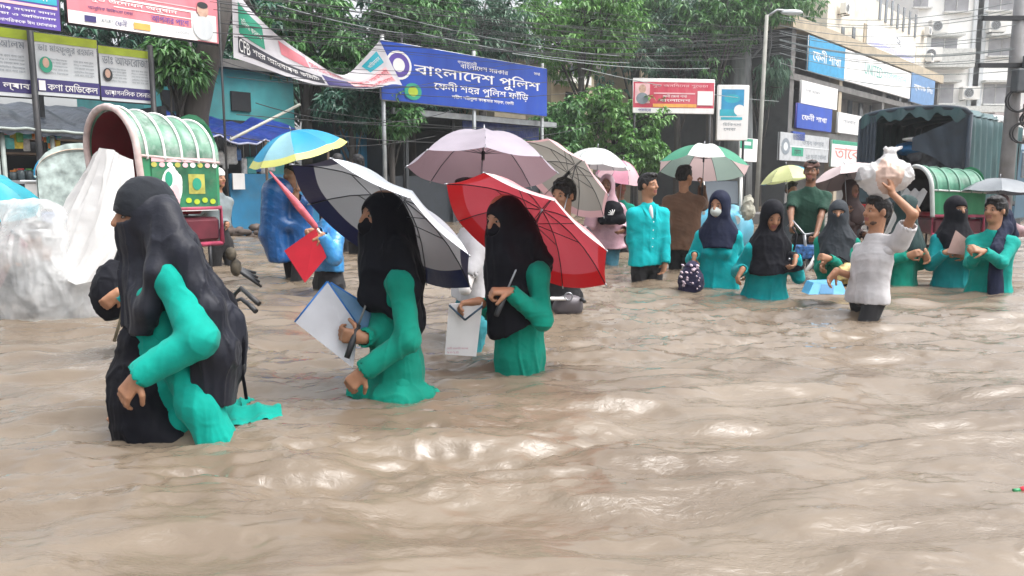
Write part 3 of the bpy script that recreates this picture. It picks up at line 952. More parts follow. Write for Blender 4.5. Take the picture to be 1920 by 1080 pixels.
BEIGE = mat('beige_paint', (.40, .34, .25), .8, .1, 2, dirt=(.22, .20, .16), dscale=1.4)
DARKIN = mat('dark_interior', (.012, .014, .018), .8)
GLASS = mat('window_glass', (.10, .12, .14), .12, .1, 2, spec=.6)
WOODD = mat('old_wood', (.09, .06, .04), .8, .3, 4, bump=.4, stretch=(1, 1, .2))
WHITEW = mat('white_wall', (.74, .73, .70), .8, .05, 2, dirt=(.52, .51, .48), dscale=1.0)

def make_left_side():
    # turquoise house
    s0, s1 = FS(285, 3.2), FS(560, 3.2)
    r = thing('turquoise_house', 'low turquoise house behind the leaning trunk', 'house', FP(s0, 3.2, GZ))
    zt = FZ(300, 112, 3.2)
    fbox('wall', TURQ, r, s0, s1, 3.2, 7, GZ, zt)
    fbox('roof', CONC, r, s0 - .2, s1 + .2, 2.9, 7.2, zt, zt + .18)
    for px in (330, 455):
        s = FS(px, 3.2); z = FZ(px, 208, 3.2)
        fbox('window', DARKIN, r, s - .15, s + .35, 3.15, 3.22, z, z + .45)
    # shop with dark tarpaulin awning
    o0 = .55
    sa, sb = FS(-90, o0), FS(330, o0)
    r = thing('street_shop', 'open fronted street shop under a dark tarpaulin awning', 'shop', FP(sa, o0, GZ))
    zf, zb_ = FZ(60, 243, o0), FZ(60, 178, o0)
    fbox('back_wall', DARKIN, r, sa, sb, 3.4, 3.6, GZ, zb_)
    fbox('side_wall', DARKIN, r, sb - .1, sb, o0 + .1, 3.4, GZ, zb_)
    def aw(u, v):
        s = sa + (sb - sa) * u
        sag = .05 * math.sin(u * 31) * math.sin(v * 3) + .03 * vnoise(np.array([[u * 30, v * 5, 0]]), 3)[0]
        return FP(s, o0 - .35 + 1.9 * v, zf + (zb_ - zf) * (v ** .8) + sag)
    m = MB(); m.sheet(aw, 70, 10); m.sheet(lambda u, v: aw(u, 0) + Vector((0, 0, -.10 * v - .02 * math.sin(u * 90) * v)), 70, 2)
    m.build('awning', TARP, r)
    m = MB(); m.tube([aw(i / 20, 0) + Vector((0, 0, -.02)) for i in range(21)], .025, 6); m.build('awning_rail', mat('pale_rail', (.28, .32, .30), .5), r)
    for px in (8, 20, 112, 250):
        s = FS(px, o0 - .2); m = MB(); m.tube([FP(s, o0 - .2, GZ), FP(s, o0 - .2, zf)], .035, 8); m.build('post', mat('pale_rail', (.28, .32, .30), .5), r)
    zc = FZ(60, 338, o0)
    fbox('counter', mat('counter_dark', (.03, .035, .045), .5), r, FS(20, o0), FS(120, o0), o0 - .1, o0 + .8, GZ, zc - .06)
    fbox('counter_top', mat('steel_top', (.25, .27, .29), .35, metal=.4), r, FS(16, o0), FS(124, o0), o0 - .16, o0 + .86, zc - .06, zc)
    fbox('shelf', WOODD, r, sa + .1, sb - .3, 2.6, 3.3, FZ(60, 290, 2.6), FZ(60, 290, 2.6) + .04)
    fbox('shelf', WOODD, r, sa + .1, sb - .3, 2.6, 3.3, FZ(60, 262, 2.6), FZ(60, 262, 2.6) + .04)
    # goods
    rr = random.Random(4)
    packs = [mat('pack_' + n, c, .35, .2, 15) for n, c in (('yellow', (.65, .50, .03)), ('orange', (.60, .20, .03)), ('blue', (.04, .15, .42)), ('teal', (.05, .35, .35)), ('white', (.6, .6, .6)), ('green', (.08, .30, .06)), ('red', (.45, .03, .04)))]
    ORD = ['first', 'second', 'third', 'fourth', 'fifth', 'sixth', 'seventh', 'eighth', 'ninth', 'tenth']
    seen = {}
    for px in sorted(rr.uniform(8, 112) for _ in range(26)):
        px = px; py = rr.uniform(246, 276); oo = o0 + rr.uniform(.0, .5)
        p = P(px, py, FY(px, oo)); h = rr.uniform(.14, .24); wd = rr.uniform(.10, .18)
        m = MB(); m.box(p, (wd, .03, h), (UX, -UN, UP), 0, .012); m.tube([p + UP * h / 2, p + UP * (h / 2 + .06)], .004, 5)
        pm = packs[rr.randrange(len(packs))]; cn = pm.name.split('_')[1]; seen[cn] = seen.get(cn, -1) + 1
        k = m.build('hanging_packet', pm); tag(k, '%s %s snack packet from the shop corner, hanging under the awning' % (ORD[seen[cn]], cn), 'packet', 'packets hanging in the shop')
    seen = {}
    for i in range(12):
        px = 26 + i * 7.4; oo = o0 + rr.uniform(.1, .5); p = P(px, 336, FY(px, oo)); p.z = zc + .11
        m = MB(); hh = rr.uniform(.16, .22)
        m.tube([(p.x, p.y, zc), (p.x, p.y, zc + hh * .8), (p.x, p.y, zc + hh * .85)], [.055, .055, .04], 10)
        k = m.build('jar', mat('jar_glass', (.10, .13, .14), .12, .2, 10)); m = MB(); m.tube([(p.x, p.y, zc + hh * .85), (p.x, p.y, zc + hh)], .048, 10); pm = packs[rr.randrange(len(packs))]; cn = pm.name.split('_')[1]; seen[cn] = seen.get(cn, -1) + 1; m.build('lid', pm, k)
        tag(k, '%s glass jar with a %s lid along the dark shop counter' % (ORD[seen[cn]], cn), 'jar', 'jars on the shop counter')
    # white cart panel in front of the counter
    px0, px1 = 44, 106
    Yc = 9.2; a, b_ = P(px0, 342, Yc), P(px1, 342, Yc)
    r = thing('white_cart', 'white vendor cart with grey print before the shop counter', 'cart', (a.x, Yc, GZ))
    m = MB(); m.box(((a.x + b_.x) / 2, Yc + .35, (a.z - .3) / 2), (b_.x - a.x, .7, a.z + .3), None, 0, .02); m.build('body', WHITE, r)
    m = MB(); m.box(((a.x + b_.x) / 2, Yc + .35, a.z + .012), (b_.x - a.x + .06, .76, .03), None, 0, .01); m.build('top', PALE, r)
    m = MB(); add_text(m, 'চটপিট', Vector((a.x + .1, Yc - .004, .75)), Vector((1, 0, 0)), UP, .24, .12); m.build('lettering', LETTER_GREY, r)
    for x in (a.x + .1, b_.x - .1):
        m = MB(); m.tube([(x, Yc + .35, GZ), (x, Yc + .35, -.29)], .03); m.build('leg', BLACKM, r)
    # blue tarpaulin stall
    o1 = .9
    s0, s1 = FS(345, o1), FS(600, o1)
    r = thing('tarp_stall', 'market stall under a dark blue sagging tarpaulin', 'stall', FP(s0, o1, GZ))
    z1, z0 = FZ(420, 206, o1), FZ(420, 262, o1)
    def tp(u, v):
        s = s0 + (s1 - s0) * u
        return FP(s, o1 - .5 + 2.2 * v, z0 + (z1 - z0) * v + .10 * math.sin(u * 9.4) ** 2 - .12 * math.sin(math.pi * u) + .04 * math.sin(u * 40 + v * 7))
    m = MB(); m.sheet(tp, 50, 8); m.build('tarpaulin', BLUETARP, r)
    m = MB(); m.tube([tp(i / 16, 0) for i in range(17)], .02, 6); m.build('edge_cord', mat('pale_cord', (.40, .42, .55), .6), r)
    for u in (.02, .5, .98):
        m = MB(); p = tp(u, 0); m.tube([(p.x, p.y, GZ), p], .03); m.build('post', WOODD, r)
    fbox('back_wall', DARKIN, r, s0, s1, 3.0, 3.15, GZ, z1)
    fbox('front_panel', BLUEWALL, r, FS(436, o1), s1, o1 + .0, o1 + .06, GZ, FZ(470, 326, o1))
    rr = random.Random(9); seen = {}
    for i in range(12):
        px = 398 + i * 12; p = P(px, rr.uniform(285, 318), FY(px, o1 + .25)); h = rr.uniform(.2, .4)
        m = MB(); m.box(p, (rr.uniform(.12, .25), .1, h), (UX, -UN, UP), 0, .03); m.tube([p + UP * h / 2, Vector((p.x, p.y, z0 + .1))], .006, 5)
        pm = packs[rr.choice([2, 3, 4, 4, 2])]; cn = pm.name.split('_')[1]; seen[cn] = seen.get(cn, -1) + 1; k = m.build('hanging_bag', pm); tag(k, '%s %s bundle hanging in the blue tarpaulin stall, counted from the rickshaw side' % (ORD[seen[cn]], cn), 'goods', 'goods hanging in the tarpaulin stall')
    fbox('display_board', WHITE, r, FS(440, o1 - .1), FS(462, o1 - .1), o1 - .14, o1 - .10, FZ(450, 355, o1), FZ(450, 325, o1))
    # rubble heap at the foot of the blue panel
    p = P(432, 402, FY(432, -.2)); r = random.Random(2)
    m = MB()
    for i in range(26):
        m.blob((p.x + r.uniform(-.7, .8), p.y + r.uniform(-.3, .3), r.uniform(-.05, .18)), (r.uniform(.08, .2), r.uniform(.08, .2), r.uniform(.05, .1)), nu=6, nv=4)
    k = m.build('debris', mat('debris', (.09, .07, .06), .9, .4, 5)); k['kind'] = 'stuff'
    # bamboo pole guy
    a, b_ = P(432, 262, FY(432, -.5)), P(562, 196, FY(562, .2))
    k = MB().tube([a, b_], .03, 8).build('bamboo_pole', mat('bamboo', (.42, .42, .36), .6)); tag(k, 'pale bamboo pole slanting up over the blue tarpaulin', 'pole')
    # blue sheet wall and dark kiosk under the police sign
    s0, s1 = FS(645, 1.4), FS(724, 1.4)
    r = thing('blue_fence', 'bright blue sheet metal fence left of the dark kiosk', 'fence', FP(s0, 1.4, GZ))
    n = 9
    for i in range(n):
        a = s0 + (s1 - s0) * i / n; b_ = s0 + (s1 - s0) * (i + 1) / n - .02
        fbox('sheet', BLUEWALL, r, a, b_, 1.4 + .015 * (i % 2), 1.44 + .015 * (i % 2), GZ, FZ(680, 243, 1.4))
    s0, s1 = FS(726, .7), FS(1020, .7)
    r = thing('police_kiosk', 'dark open kiosk beneath the police sign', 'kiosk', FP(s0, .7, GZ))
    zt = FZ(726, 214, .7)
    fbox('roof', TARP, r, s0 - .1, s1, .3, 4.2, zt, zt + .14)
    fbox('roof_edge', GALV, r, s0 - .12, s1, .24, .30, zt - .02, zt + .12)
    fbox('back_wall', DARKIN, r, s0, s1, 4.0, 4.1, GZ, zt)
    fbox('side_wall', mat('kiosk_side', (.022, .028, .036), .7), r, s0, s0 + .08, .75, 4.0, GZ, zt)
    for px in (764, 850, 935, 1015):
        s = FS(px, .7); fbox('post', mat('kiosk_post', (.035, .04, .045), .6), r, s, s + .09, .7, .78, GZ, zt)
    fbox('low_wall', mat('kiosk_side', (.022, .028, .036), .7), r, s0 + .1, s1, .80, .9, GZ, FZ(760, 330, .8))
    fbox('banner', BLUETARP, r, FS(870, .65), FS(1010, .65), .66, .69, FZ(930, 258, .65), FZ(930, 226, .65))
    # little houses seen between the trees
    s0, s1 = FS(1032, 6), FS(1110, 6)
    r = thing('beige_house', 'weathered beige house with a small balcony behind the trees', 'house', FP(s0, 6, GZ))
    fbox('wall', BEIGE, r, s0, s1, 6, 11, GZ, FZ(1040, 118, 6))
    fbox('balcony', WHITEW, r, FS(1058, 5.4), FS(1098, 5.4), 5.2, 6, FZ(1065, 156, 5.4), FZ(1065, 140, 5.4))
    fbox('roof', CONC, r, s0 - .2, s1 + .2, 5.7, 11, FZ(1040, 118, 6), FZ(1040, 118, 6) + .25)
    fbox('window', GLASS, r, FS(1064, 6), FS(1086, 6), 5.95, 6.02, FZ(1065, 138, 6), FZ(1065, 122, 6))
    fbox('door', DARKIN, r, FS(1058, 6), FS(1070, 6), 5.94, 6.02, FZ(1058, 195, 6), FZ(1058, 172, 6))
    s0, s1 = FS(1195, 8), FS(1262, 8)
    r = thing('cream_house', 'cream house with one window behind the red banner', 'house', FP(s0, 8, GZ))
    zt = FZ(1210, 84, 8)
    fbox('wall', BEIGE, r, s0, s1, 8, 12, GZ, zt)
    fbox('window_frame', WHITEW, r, FS(1219, 8), FS(1246, 8), 7.9, 8.02, FZ(1230, 152, 8), FZ(1230, 118, 8))
    fbox('window', GLASS, r, FS(1224, 8), FS(1240, 8), 7.86, 7.92, FZ(1230, 146, 8), FZ(1230, 124, 8))
    # beige wall corner above the police sign
    s0, s1 = FS(928, 5), FS(985, 5)
    r = thing('small_house', 'small pale house showing above the police sign', 'house', FP(s0, 5, GZ))
    fbox('wall', BEIGE, r, s0, s1, 5, 9, GZ, FZ(930, 84, 5)); fbox('roof', CONC, r, s0 - .15, s1 + .15, 4.8, 9, FZ(930, 84, 5), FZ(930, 84, 5) + .2)
    fbox('window', GLASS, r, FS(945, 5), FS(965, 5), 4.95, 5.02, FZ(950, 112, 5), FZ(950, 95, 5))
make_left_side()

def ac_unit(parent_s, o, z, label, group='air conditioners on the facades', frontal=None, k=1.0):
    """outdoor unit: casing, fan ring, grille, bracket"""
    if frontal is None:
        c = FP(parent_s, o, z); ax = (UX, -UN, UP)
    else:
        c = Vector(frontal); ax = (Vector((1, 0, 0)), Vector((0, 1, 0)), UP)
    r = thing('air_conditioner', label, 'air conditioner', c, group)
    m = MB(); m.box(c, (.85 * k, .34 * k, .62 * k), ax, 0, .02); m.build('casing', WHITEW, r)
    f = c - ax[1] * (.18 * k) - ax[0] * (.12 * k)
    m = MB(); m.disc(f, -ax[1], .22 * k, 20, 0, .02); m.build('fan', mat('fan_dark', (.06, .065, .07), .6), r)
    m = MB(); m.ring(f - ax[1] * .015, ax[1], .23 * k, .016 * k, 20, 5)
    for a in range(3):
        m.ring(f - ax[1] * .02, ax[1], .06 * k * (a + 1), .006 * k, 16, 4)
    m.build('grille', PALE, r)
    m = MB()
    for sg in (-1, 1):
        m.box(c + ax[0] * (sg * .3 * k) - UP * (.34 * k) + ax[1] * .1, (.04, .5 * k, .05), ax)
    m.build('bracket', BLACKM, r)

def make_right_side():
    # corner block with the shop signs
    o = .5
    s0, s1 = FS(1468, o), FS(1745, o)
    r = thing('corner_building', 'concrete corner building carrying the blue shop signs', 'building', FP(s0, o, GZ))
    zr = FZ(1495, 62, o)
    z1, z2 = FZ(1500, 250, o), FZ(1500, 150, o)
    fbox('wall', CONC, r, s0, s1, o + 1.2, 12, GZ, zr)
    fbox('roof_slab', BEIGE, r, s0 - .2, s1, o - .1, 12, zr, zr + .55)
    fbox('floor_slab', CONC, r, s0, s1, o, o + 1.2, z2 - .15, z2 + .15)
    fbox('floor_slab', CONC, r, s0, s1, o, o + 1.2, z1 - .15, z1 + .15)
    for px in (1470, 1560, 1640, 1740):
        s = FS(px, o); fbox('column', BEIGE if px == 1560 else CONC, r, s, s + .45, o + .05, o + .6, GZ, zr)
    for px in (1585, 1605, 1625, 1655, 1675, 1700, 1720):
        s = FS(px, o + .9); fbox('window', GLASS, r, s, s + .55, o + 1.1, o + 1.22, FZ(px, 215, o), FZ(px, 150 + (px - 1565) * .2, o))
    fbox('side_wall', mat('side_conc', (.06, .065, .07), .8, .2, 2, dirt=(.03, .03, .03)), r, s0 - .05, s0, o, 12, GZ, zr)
    # signs on it
    def S(label, pxl, pxr, pyt, pyb, face, o_=.38, th=.12, **k):
        return Board('shop_sign', label, 'sign', pxl, pxr, pyt, pyb, o_, th, face, 'shop signs on the corner building', **k)
    b = S('sky blue shop sign with two white words, uppermost at the corner', 1500, 1566, 66, 132, SKYP, frame=PALE)
    b.text('েফনী শাখা', .10, .88, .34, .36, WHITE, 26, .012)
    b = S('white shop sign above the deep blue one', 1490, 1556, 150, 193, WHITE, frame=PALE, edge=.02)
    b.text('শাখা অিফস', .08, .5, .52, .18, LETTER_GREY, 18); b.patch('swoosh', .1, .95, .16, .24, PALE)
    b = S('deep blue shop sign with white words below the white one', 1484, 1548, 193, 239, BLUEP, frame=PURPLE, edge=.03)
    b.text('েফনী শাখা', .12, .84, .36, .28, WHITE, 24, .012)
    b = S('long white sign with green lettering', 1566, 1688, 92, 150, WHITE, frame=PALE)
    b.text('UNITED', .26, .52, .42, .38, mat('letter_green', (.10, .34, .30), .5), 26, .015); b.text('হাসপাতাল', .54, .92, .46, .30, mat('letter_aqua', (.30, .55, .52), .5), 24, .012)
    b.patch('strip', .05, .95, .12, .17, PALE); b.patch('strip', .2, .95, .24, .27, PALE); b.text('েফনী', .05, .2, .55, .25, PALE, 18)
    b = S('dusty blue sign next to the long white sign', 1690, 1733, 136, 190, mat('dusty_blue', (.10, .22, .42), .5, .1, 3), frame=PALE, edge=.02)
    b.text('ব্যাংক িলঃ', .1, .9, .42, .28, WHITE, 22, .012)
    b = S('small white sign hung under the long white sign', 1560, 1602, 210, 248, WHITE, edge=.02, frame=PALE)
    b.text('েচম্বার', .2, .75, .42, .25, LETTER_GREY, 20)
    b = S('pink sign panel beside the small white sign', 1604, 1618, 225, 258, ROSE, edge=.015)
    b = S('grey price board with black and green writing at street level', 1455, 1545, 247, 300, mat('board_grey', (.42, .44, .46), .5, .1, 4), o_=.2, edge=.02)
    b.text('ঔষধ কণার', .42, .88, .62, .22, LETTER_GREY, 20, .01); b.text('২৪ ঘনা েখালা', .5, .95, .1, .18, LETTER_GREY, 18, .01)
    b.patch('green_label', .22, .45, .18, .5, GREENP); b.text('েফান', .27, .4, .24, .18, BLACKM, 14, .01); b.patch('strip', 0, 1, .5, .55, PALE); b.oval('emblem', .1, .5, .08, .3, LETTER_GREY); b.oval('emblem', .1, .5, .04, .15, PALE)
    b = S('white sign with pale red lettering and green top beside the truck', 1551, 1612, 262, 312, WHITE, o_=.2, edge=.02, frame=GREENP)
    b.patch('green_top', 0, 1, .86, 1, GREENP); b.text('তােবা', .08, .92, .32, .42, mat('letter_rose', (.58, .22, .20), .5), 26, .012)
    b = S('small dark blue plate beneath the deep blue sign', 1478, 1500, 246, 262, BLUEP, o_=.2, edge=.01)
    # beige tower with balconies behind
    o = 3.2
    s0, s1 = FS(1530, o), FS(1712, o)
    r = thing('beige_tower', 'beige apartment block with a signed balcony above the corner building', 'building', FP(s0, o, GZ))
    zt = FZ(1560, -30, o)
    fbox('wall', mat('tower_paint', (.66, .62, .54), .8, .08, 2, dirt=(.32, .30, .26), dscale=1.2), r, s0, s1, o, 14, GZ, zt)
    bo = o - 1.2
    fbox('balcony', BEIGE, r, FS(1600, bo), FS(1696, bo), bo + .12, o - .003, FZ(1602, 98, bo), FZ(1602, 84, bo))
    fbox('balcony_rail', BEIGE, r, FS(1600, bo), FS(1696, bo), bo + .06, bo + .12, FZ(1602, 98, bo), FZ(1602, 44, bo))
    bb = Board('balcony_sign', 'white banner with a lavender stripe along the balcony of the beige block', 'sign', 1604, 1693, 37, 84, bo, .05, mat('banner_white', (.82, .82, .84), .5, .03, 3), edge=.012, frame=PALE)
    bb.patch('stripe', .02, .98, .06, .28, mat('lavender', (.45, .45, .70), .5)); bb.text('২', .55, .66, .52, .34, LETTER_GREY, 20, .02); bb.patch('strip', .05, .9, .33, .36, PALE)
    for px in range(1622, 1690, 11):
        s = FS(px, o); fbox('window', GLASS, r, s, s + .42, o - .05, o - .004, FZ(1622, 36, o), FZ(1622, -12, o))
    for px in (1556, 1576):
        s = FS(px, o); fbox('window', GLASS, r, s, s + .5, o - .05, o - .004, FZ(px, 72, o), FZ(px, 50, o))
    for i, (px, py) in enumerate(((1551, 18), (1705, 60), (1712, 110))):
        ac_unit(FS(px, o), o - .35, FZ(px, py, o), ['box air conditioner on the beige block above the corner roof', 'air conditioner beside the signed balcony', 'air conditioner low on the edge of the beige block'][i])
    # white block across the end of the street
    Y = 78.0
    f = lambda px, py: P(px, py, Y)
    a, b_ = f(1700, 345), f(2150, 345)
    r = thing('white_building', 'white apartment block closing the end of the street', 'building', (a.x, Y, GZ))
    def wb(name, x0, x1, y0, y1, m, d0=-.1, d1=.1, lab=None, par=None):
        p, q = f(x0, y1), f(x1, y0)
        mb = MB(); mb.box(((p.x + q.x) / 2, Y + (d0 + d1) / 2, (p.z + q.z) / 2), (q.x - p.x, d1 - d0, q.z - p.z)); return mb.build(name, m, par or r, lab)
    top = f(1700, -45).z
    mb = MB(); mb.box(((a.x + b_.x) / 2, Y + 6, (GZ + top) / 2), (b_.x - a.x, 12, top - GZ)); mb.build('wall', mat('white_block', (.86, .86, .84), .8, .03, 1, dirt=(.72, .72, .69), dscale=.6), r)
    win = mat('pale_glass', (.30, .30, .32), .2, .15, 1)
    frame = mat('pale_frame', (.62, .62, .60), .6)
    for (x0, x1, y0, y1) in ((1770, 1818, -22, 22), (1848, 1905, -25, 20), (1852, 1902, 72, 105), (1735, 1788, 158, 194), (1842, 1888, 158, 195), (1745, 1795, 72, 95), (1930, 1990, 70, 105), (1930, 1990, 158, 195), (1930, 1990, -25, 20), (1712, 1742, -22, 14), (1712, 1730, 158, 194)):
        wn = wb('window', x0, x1, y0, y1, win, -.06, -.003)
        wb('mullion', (x0 + x1) / 2 - 1.2, (x0 + x1) / 2 + 1.2, y0, y1, frame, -.12, -.062, par=wn)
        wb('sill', x0 - 3, x1 + 3, y1, y1 + 3, frame, -.4, -.003, par=wn)
        wb('sunshade', x0 - 5, x1 + 5, y0 - 6, y0 - 2, mat('shade_conc', (.55, .56, .54), .8), -1.0, -.003, par=wn)
    wb('ledge', 1708, 1812, 96, 130, mat('shade_conc', (.55, .56, .54), .8), -1.6, -.004)
    wb('ledge', 1708, 1900, 201, 212, mat('shade_conc', (.55, .56, .54), .8), -1.2, -.004)
    wb('drain_pipe', 1828, 1831, -60, 205, PALE, -.2, -.004)
    wb('drain_pipe', 1836, 1838, -60, 205, PALE, -.2, -.004)
    for i, (px, py) in enumerate(((1754, 52), (1862, 50), (1812, 176), (1722, 110))):
        q = f(px, py); ac_unit(0, 0, 0, ['air conditioner above the long ledge of the white block', 'air conditioner high on the white block near the utility pole', 'air conditioner low between two windows of the white block', 'air conditioner at the end of the long ledge'][i], frontal=(q.x, Y - (.5 if i < 3 else 2.4), q.z), k=2.0)
    # low shop row past the truck
    a = P(1868, 345, 34); r = thing('roadside_shops', 'pale row of low shops beyond the truck', 'building', (a.x, 34, GZ))
    m = MB(); m.box((a.x + 8, 37, 1.6), (16, 5, 5.0)); m.build('wall', mat('shop_row', (.48, .43, .42), .8, .2, .6, dirt=(.25, .22, .22), dscale=1.2), r)
    m = MB(); m.box((a.x + 8, 34.1, 3.2), (16, 1.6, .12), (Vector((1, 0, 0)), Vector((0, .96, .26)), Vector((0, -.26, .96)))); m.build('awning', mat('awning_pale', (.55, .50, .50), .6, .2, 1), r)
    for i in range(5):
        m = MB(); m.box((a.x + 1.6 + 3.0 * i, 34.44, .9), (2.2, .1, 2.4)); m.build('shutter', [mat('shutter_a', (.18, .2, .22), .5), PALE, mat('shutter_b', (.35, .2, .2), .5)][i % 3], r)
    # kerb wall under the lamp post
    Y = 19; a, b_ = P(1385, 430, Y), P(1520, 430, Y)
    mb = MB(); mb.box(((a.x + b_.x) / 2, Y + .4, .05), (b_.x - a.x, .8, .5), None, 0, .03); k = mb.build('low_wall', CONC); tag(k, 'low wet concrete wall behind the women on the far bank', 'wall')
make_right_side()

# ---- poles and cables
def make_poles():
    Y = 20.0
    p = P(1419, 345, Y); t = P(1455, 28, Y)
    base = Vector((p.x, Y, GZ))
    r = thing('lamp_post', 'slim pale lamp post with one arm in front of the corner building', 'lamp post', base)
    top = Vector((p.x + (t.x - p.x) * .25, Y, t.z))
    PALEP = mat('pale_pole', (.29, .29, .26), .6, .12, 4, dirt=(.24, .23, .2))
    MB().tube([base, top], [.060, .045], 10).build('pole', PALEP, r)
    MB().tube([top + UP * -.05, top + Vector((.25, 0, .12)), top + Vector((.5, 0, .1))], .03, 8).build('arm', GALV, r)
    MB().blob(top + Vector((.62, 0, .06)), (.28, .10, .07), nu=14, nv=8).build('lamp_head', PALE, r)
    # utility pole at the right
    Y = 15.0
    b = P(1886, 345, Y); t = P(1912, -20, Y)
    base = Vector((b.x, Y, GZ)); tx = b.x + (t.x - b.x) * .05
    r = thing('utility_pole', 'stout grey utility pole with wire coils and boxes', 'pole', base)
    POLE = mat('pole_grey', (.22, .22, .225), .7, .15, 3, bump=.2, dirt=(.14, .13, .12))
    MB().tube([base, Vector((tx, Y, t.z + 1))], [.14, .115], 12).build('shaft', POLE, r)
    for z in (3.2, 4.05):
        MB().box((b.x - .1, Y - .1, z), (1.3, .08, .08)).build('crossarm', BLACKM, r)
    for i, (dx, z, R) in enumerate(((.05, 1.95, .17), (-.05, 2.55, .2), (.2, 2.2, .15))):
        m = MB()
        for k in range(5): m.ring((b.x + dx + .01 * k, Y - .2 - .012 * k, z), (.2, 1, 0), R + .01 * (k % 3), .012, 18, 5)
        m.build('wire_coil', BLACKM, r)
    for (dx, z, sz, m_) in ((-.02, 2.9, (.3, .22, .42), mat('meter_box', (.07, .08, .09), .5)), (.22, 2.35, (.26, .2, .3), mat('box_pink', (.42, .32, .32), .5)), (.16, 3.25, (.3, .2, .24), mat('meter_box', (.07, .08, .09), .5))):
        MB().box((b.x + dx, Y - .25, z), sz, None, 0, .02).build('junction_box', m_, r)
    # cables strung along the street in front of the trees
    CABLE = mat('cable', (.015, .016, .018), .5)
    CABLEG = mat('cable_grey', (.24, .27, .27), .5)
    rr = random.Random(21)
    def cable(pts, rad, m_, lab, grp):
        k = MB().tube(pts, rad, 5, 0, False).build('overhead_cable', m_)
        tag(k, lab, 'cable', grp)
    def span(xa, ya, xb, yb, oa, ob, sag, n=16):
        A, B = P(xa, ya, FY(xa, oa)), P(xb, yb, FY(xb, ob))
        return [A.lerp(B, i / n) - UP * (sag * 4 * (i / n) * (1 - i / n)) for i in range(n + 1)]
    for i in range(27):
        ya = rr.uniform(-60, 70); yb = ya * .55 + rr.uniform(45, 105)
        cable(span(430 + rr.uniform(-40, 60), ya, 1465 + rr.uniform(-10, 60), yb * .7 + 20, -.6 + rr.uniform(-.3, .3), .2, rr.uniform(.1, .7)), rr.uniform(.004, .010), CABLE,
              'thin black overhead cable strung across the trees', 'black overhead cables across the trees')
    for i in range(13):
        ya = rr.uniform(60, 250); yb = ya + rr.uniform(-20, 45)
        xa = rr.uniform(300, 620)
        cable(span(xa, ya, xa + rr.uniform(350, 650), min(yb, 255), -.4, -.3, rr.uniform(.05, .4)), rr.uniform(.006, .010), CABLE,
              'thin black cable hanging low over the stalls', 'low cables over the stalls')
    for i, (xa, ya, xb, yb) in enumerate(((700, 20, 1160, 105), (780, 60, 1180, 118), (960, 100, 1330, 128), (520, 10, 900, 75), (1090, 128, 1460, 190))):
        cable(span(xa, ya, xb, yb, -.5, -.2, .15), .013, CABLEG, ['pale grey cable sloping down above the right half of the police sign', 'pale grey cable ending beside the red banner\'s top edge', 'nearly level pale cable running from the police sign towards the red banner', 'uppermost pale cable, starting above the sagging banner', 'lowest pale cable, ending at the lamp post'][i], 'pale overhead cables')
    for i in range(13):
        ya = rr.uniform(-30, 170)
        A, B = P(1462, ya * .6 + 20, 20), P(1900 + rr.uniform(-6, 6), ya, 14.8)
        pts = [A.lerp(B, j / 14) - UP * (.25 * 4 * (j / 14) * (1 - j / 14)) for j in range(15)]
        cable(pts, .007, CABLEG, 'fine cable running from the lamp post to the utility pole', 'cables to the utility pole')
make_poles()
# ================================================================== PEOPLE
SK = {k: mat('skin_' + k, c, .5, .10, 18, bump=.1, bscale=90, spec=.4) for k, c in
      (('mid', (.33, .165, .095)), ('dark', (.20, .095, .055)), ('light', (.42, .23, .145)))}
LIP = mat('lips', (.24, .075, .06), .45)
HAIR = mat('hair', (.010, .009, .010), .42, .3, 30, bump=.6, bscale=110, stretch=(1, 1, .3), spec=.3)
EYE = mat('eye_dark', (.012, .009, .008), .2)
EYEW = mat('eye_white', (.26, .22, .20), .35)
STUB = mat('stubble', (.075, .042, .030), .8, .3, 60)
BLACKC = cloth('black_cloth', (.0045, .005, .009), rough=.75, sheen=.02, bump=.35, bscale=26, spec=.18)
NAVYC = cloth('navy_cloth', (.007, .011, .033), rough=.75, sheen=.02, bump=.35, bscale=26, spec=.2)
GREYH = cloth('charcoal_cloth', (.026, .032, .040), rough=.8, sheen=.03, bump=.4, bscale=26)
TEAL = cloth('teal_cloth', (.003, .30, .24), rough=.82, spec=.15, bump=.22, bscale=34)
TEALD = cloth('green_teal_cloth', (.004, .225, .160), rough=.82, spec=.15, bump=.22, bscale=34)
CYAN = cloth('cyan_cloth', (.004, .345, .370), rough=.82, spec=.15, bump=.22, bscale=34)
CYAND = cloth('deep_cyan_cloth', (.004, .27, .29), rough=.82, spec=.15, bump=.22, bscale=34)
PANTS = cloth('dark_trousers', (.016, .016, .018), rough=.7)

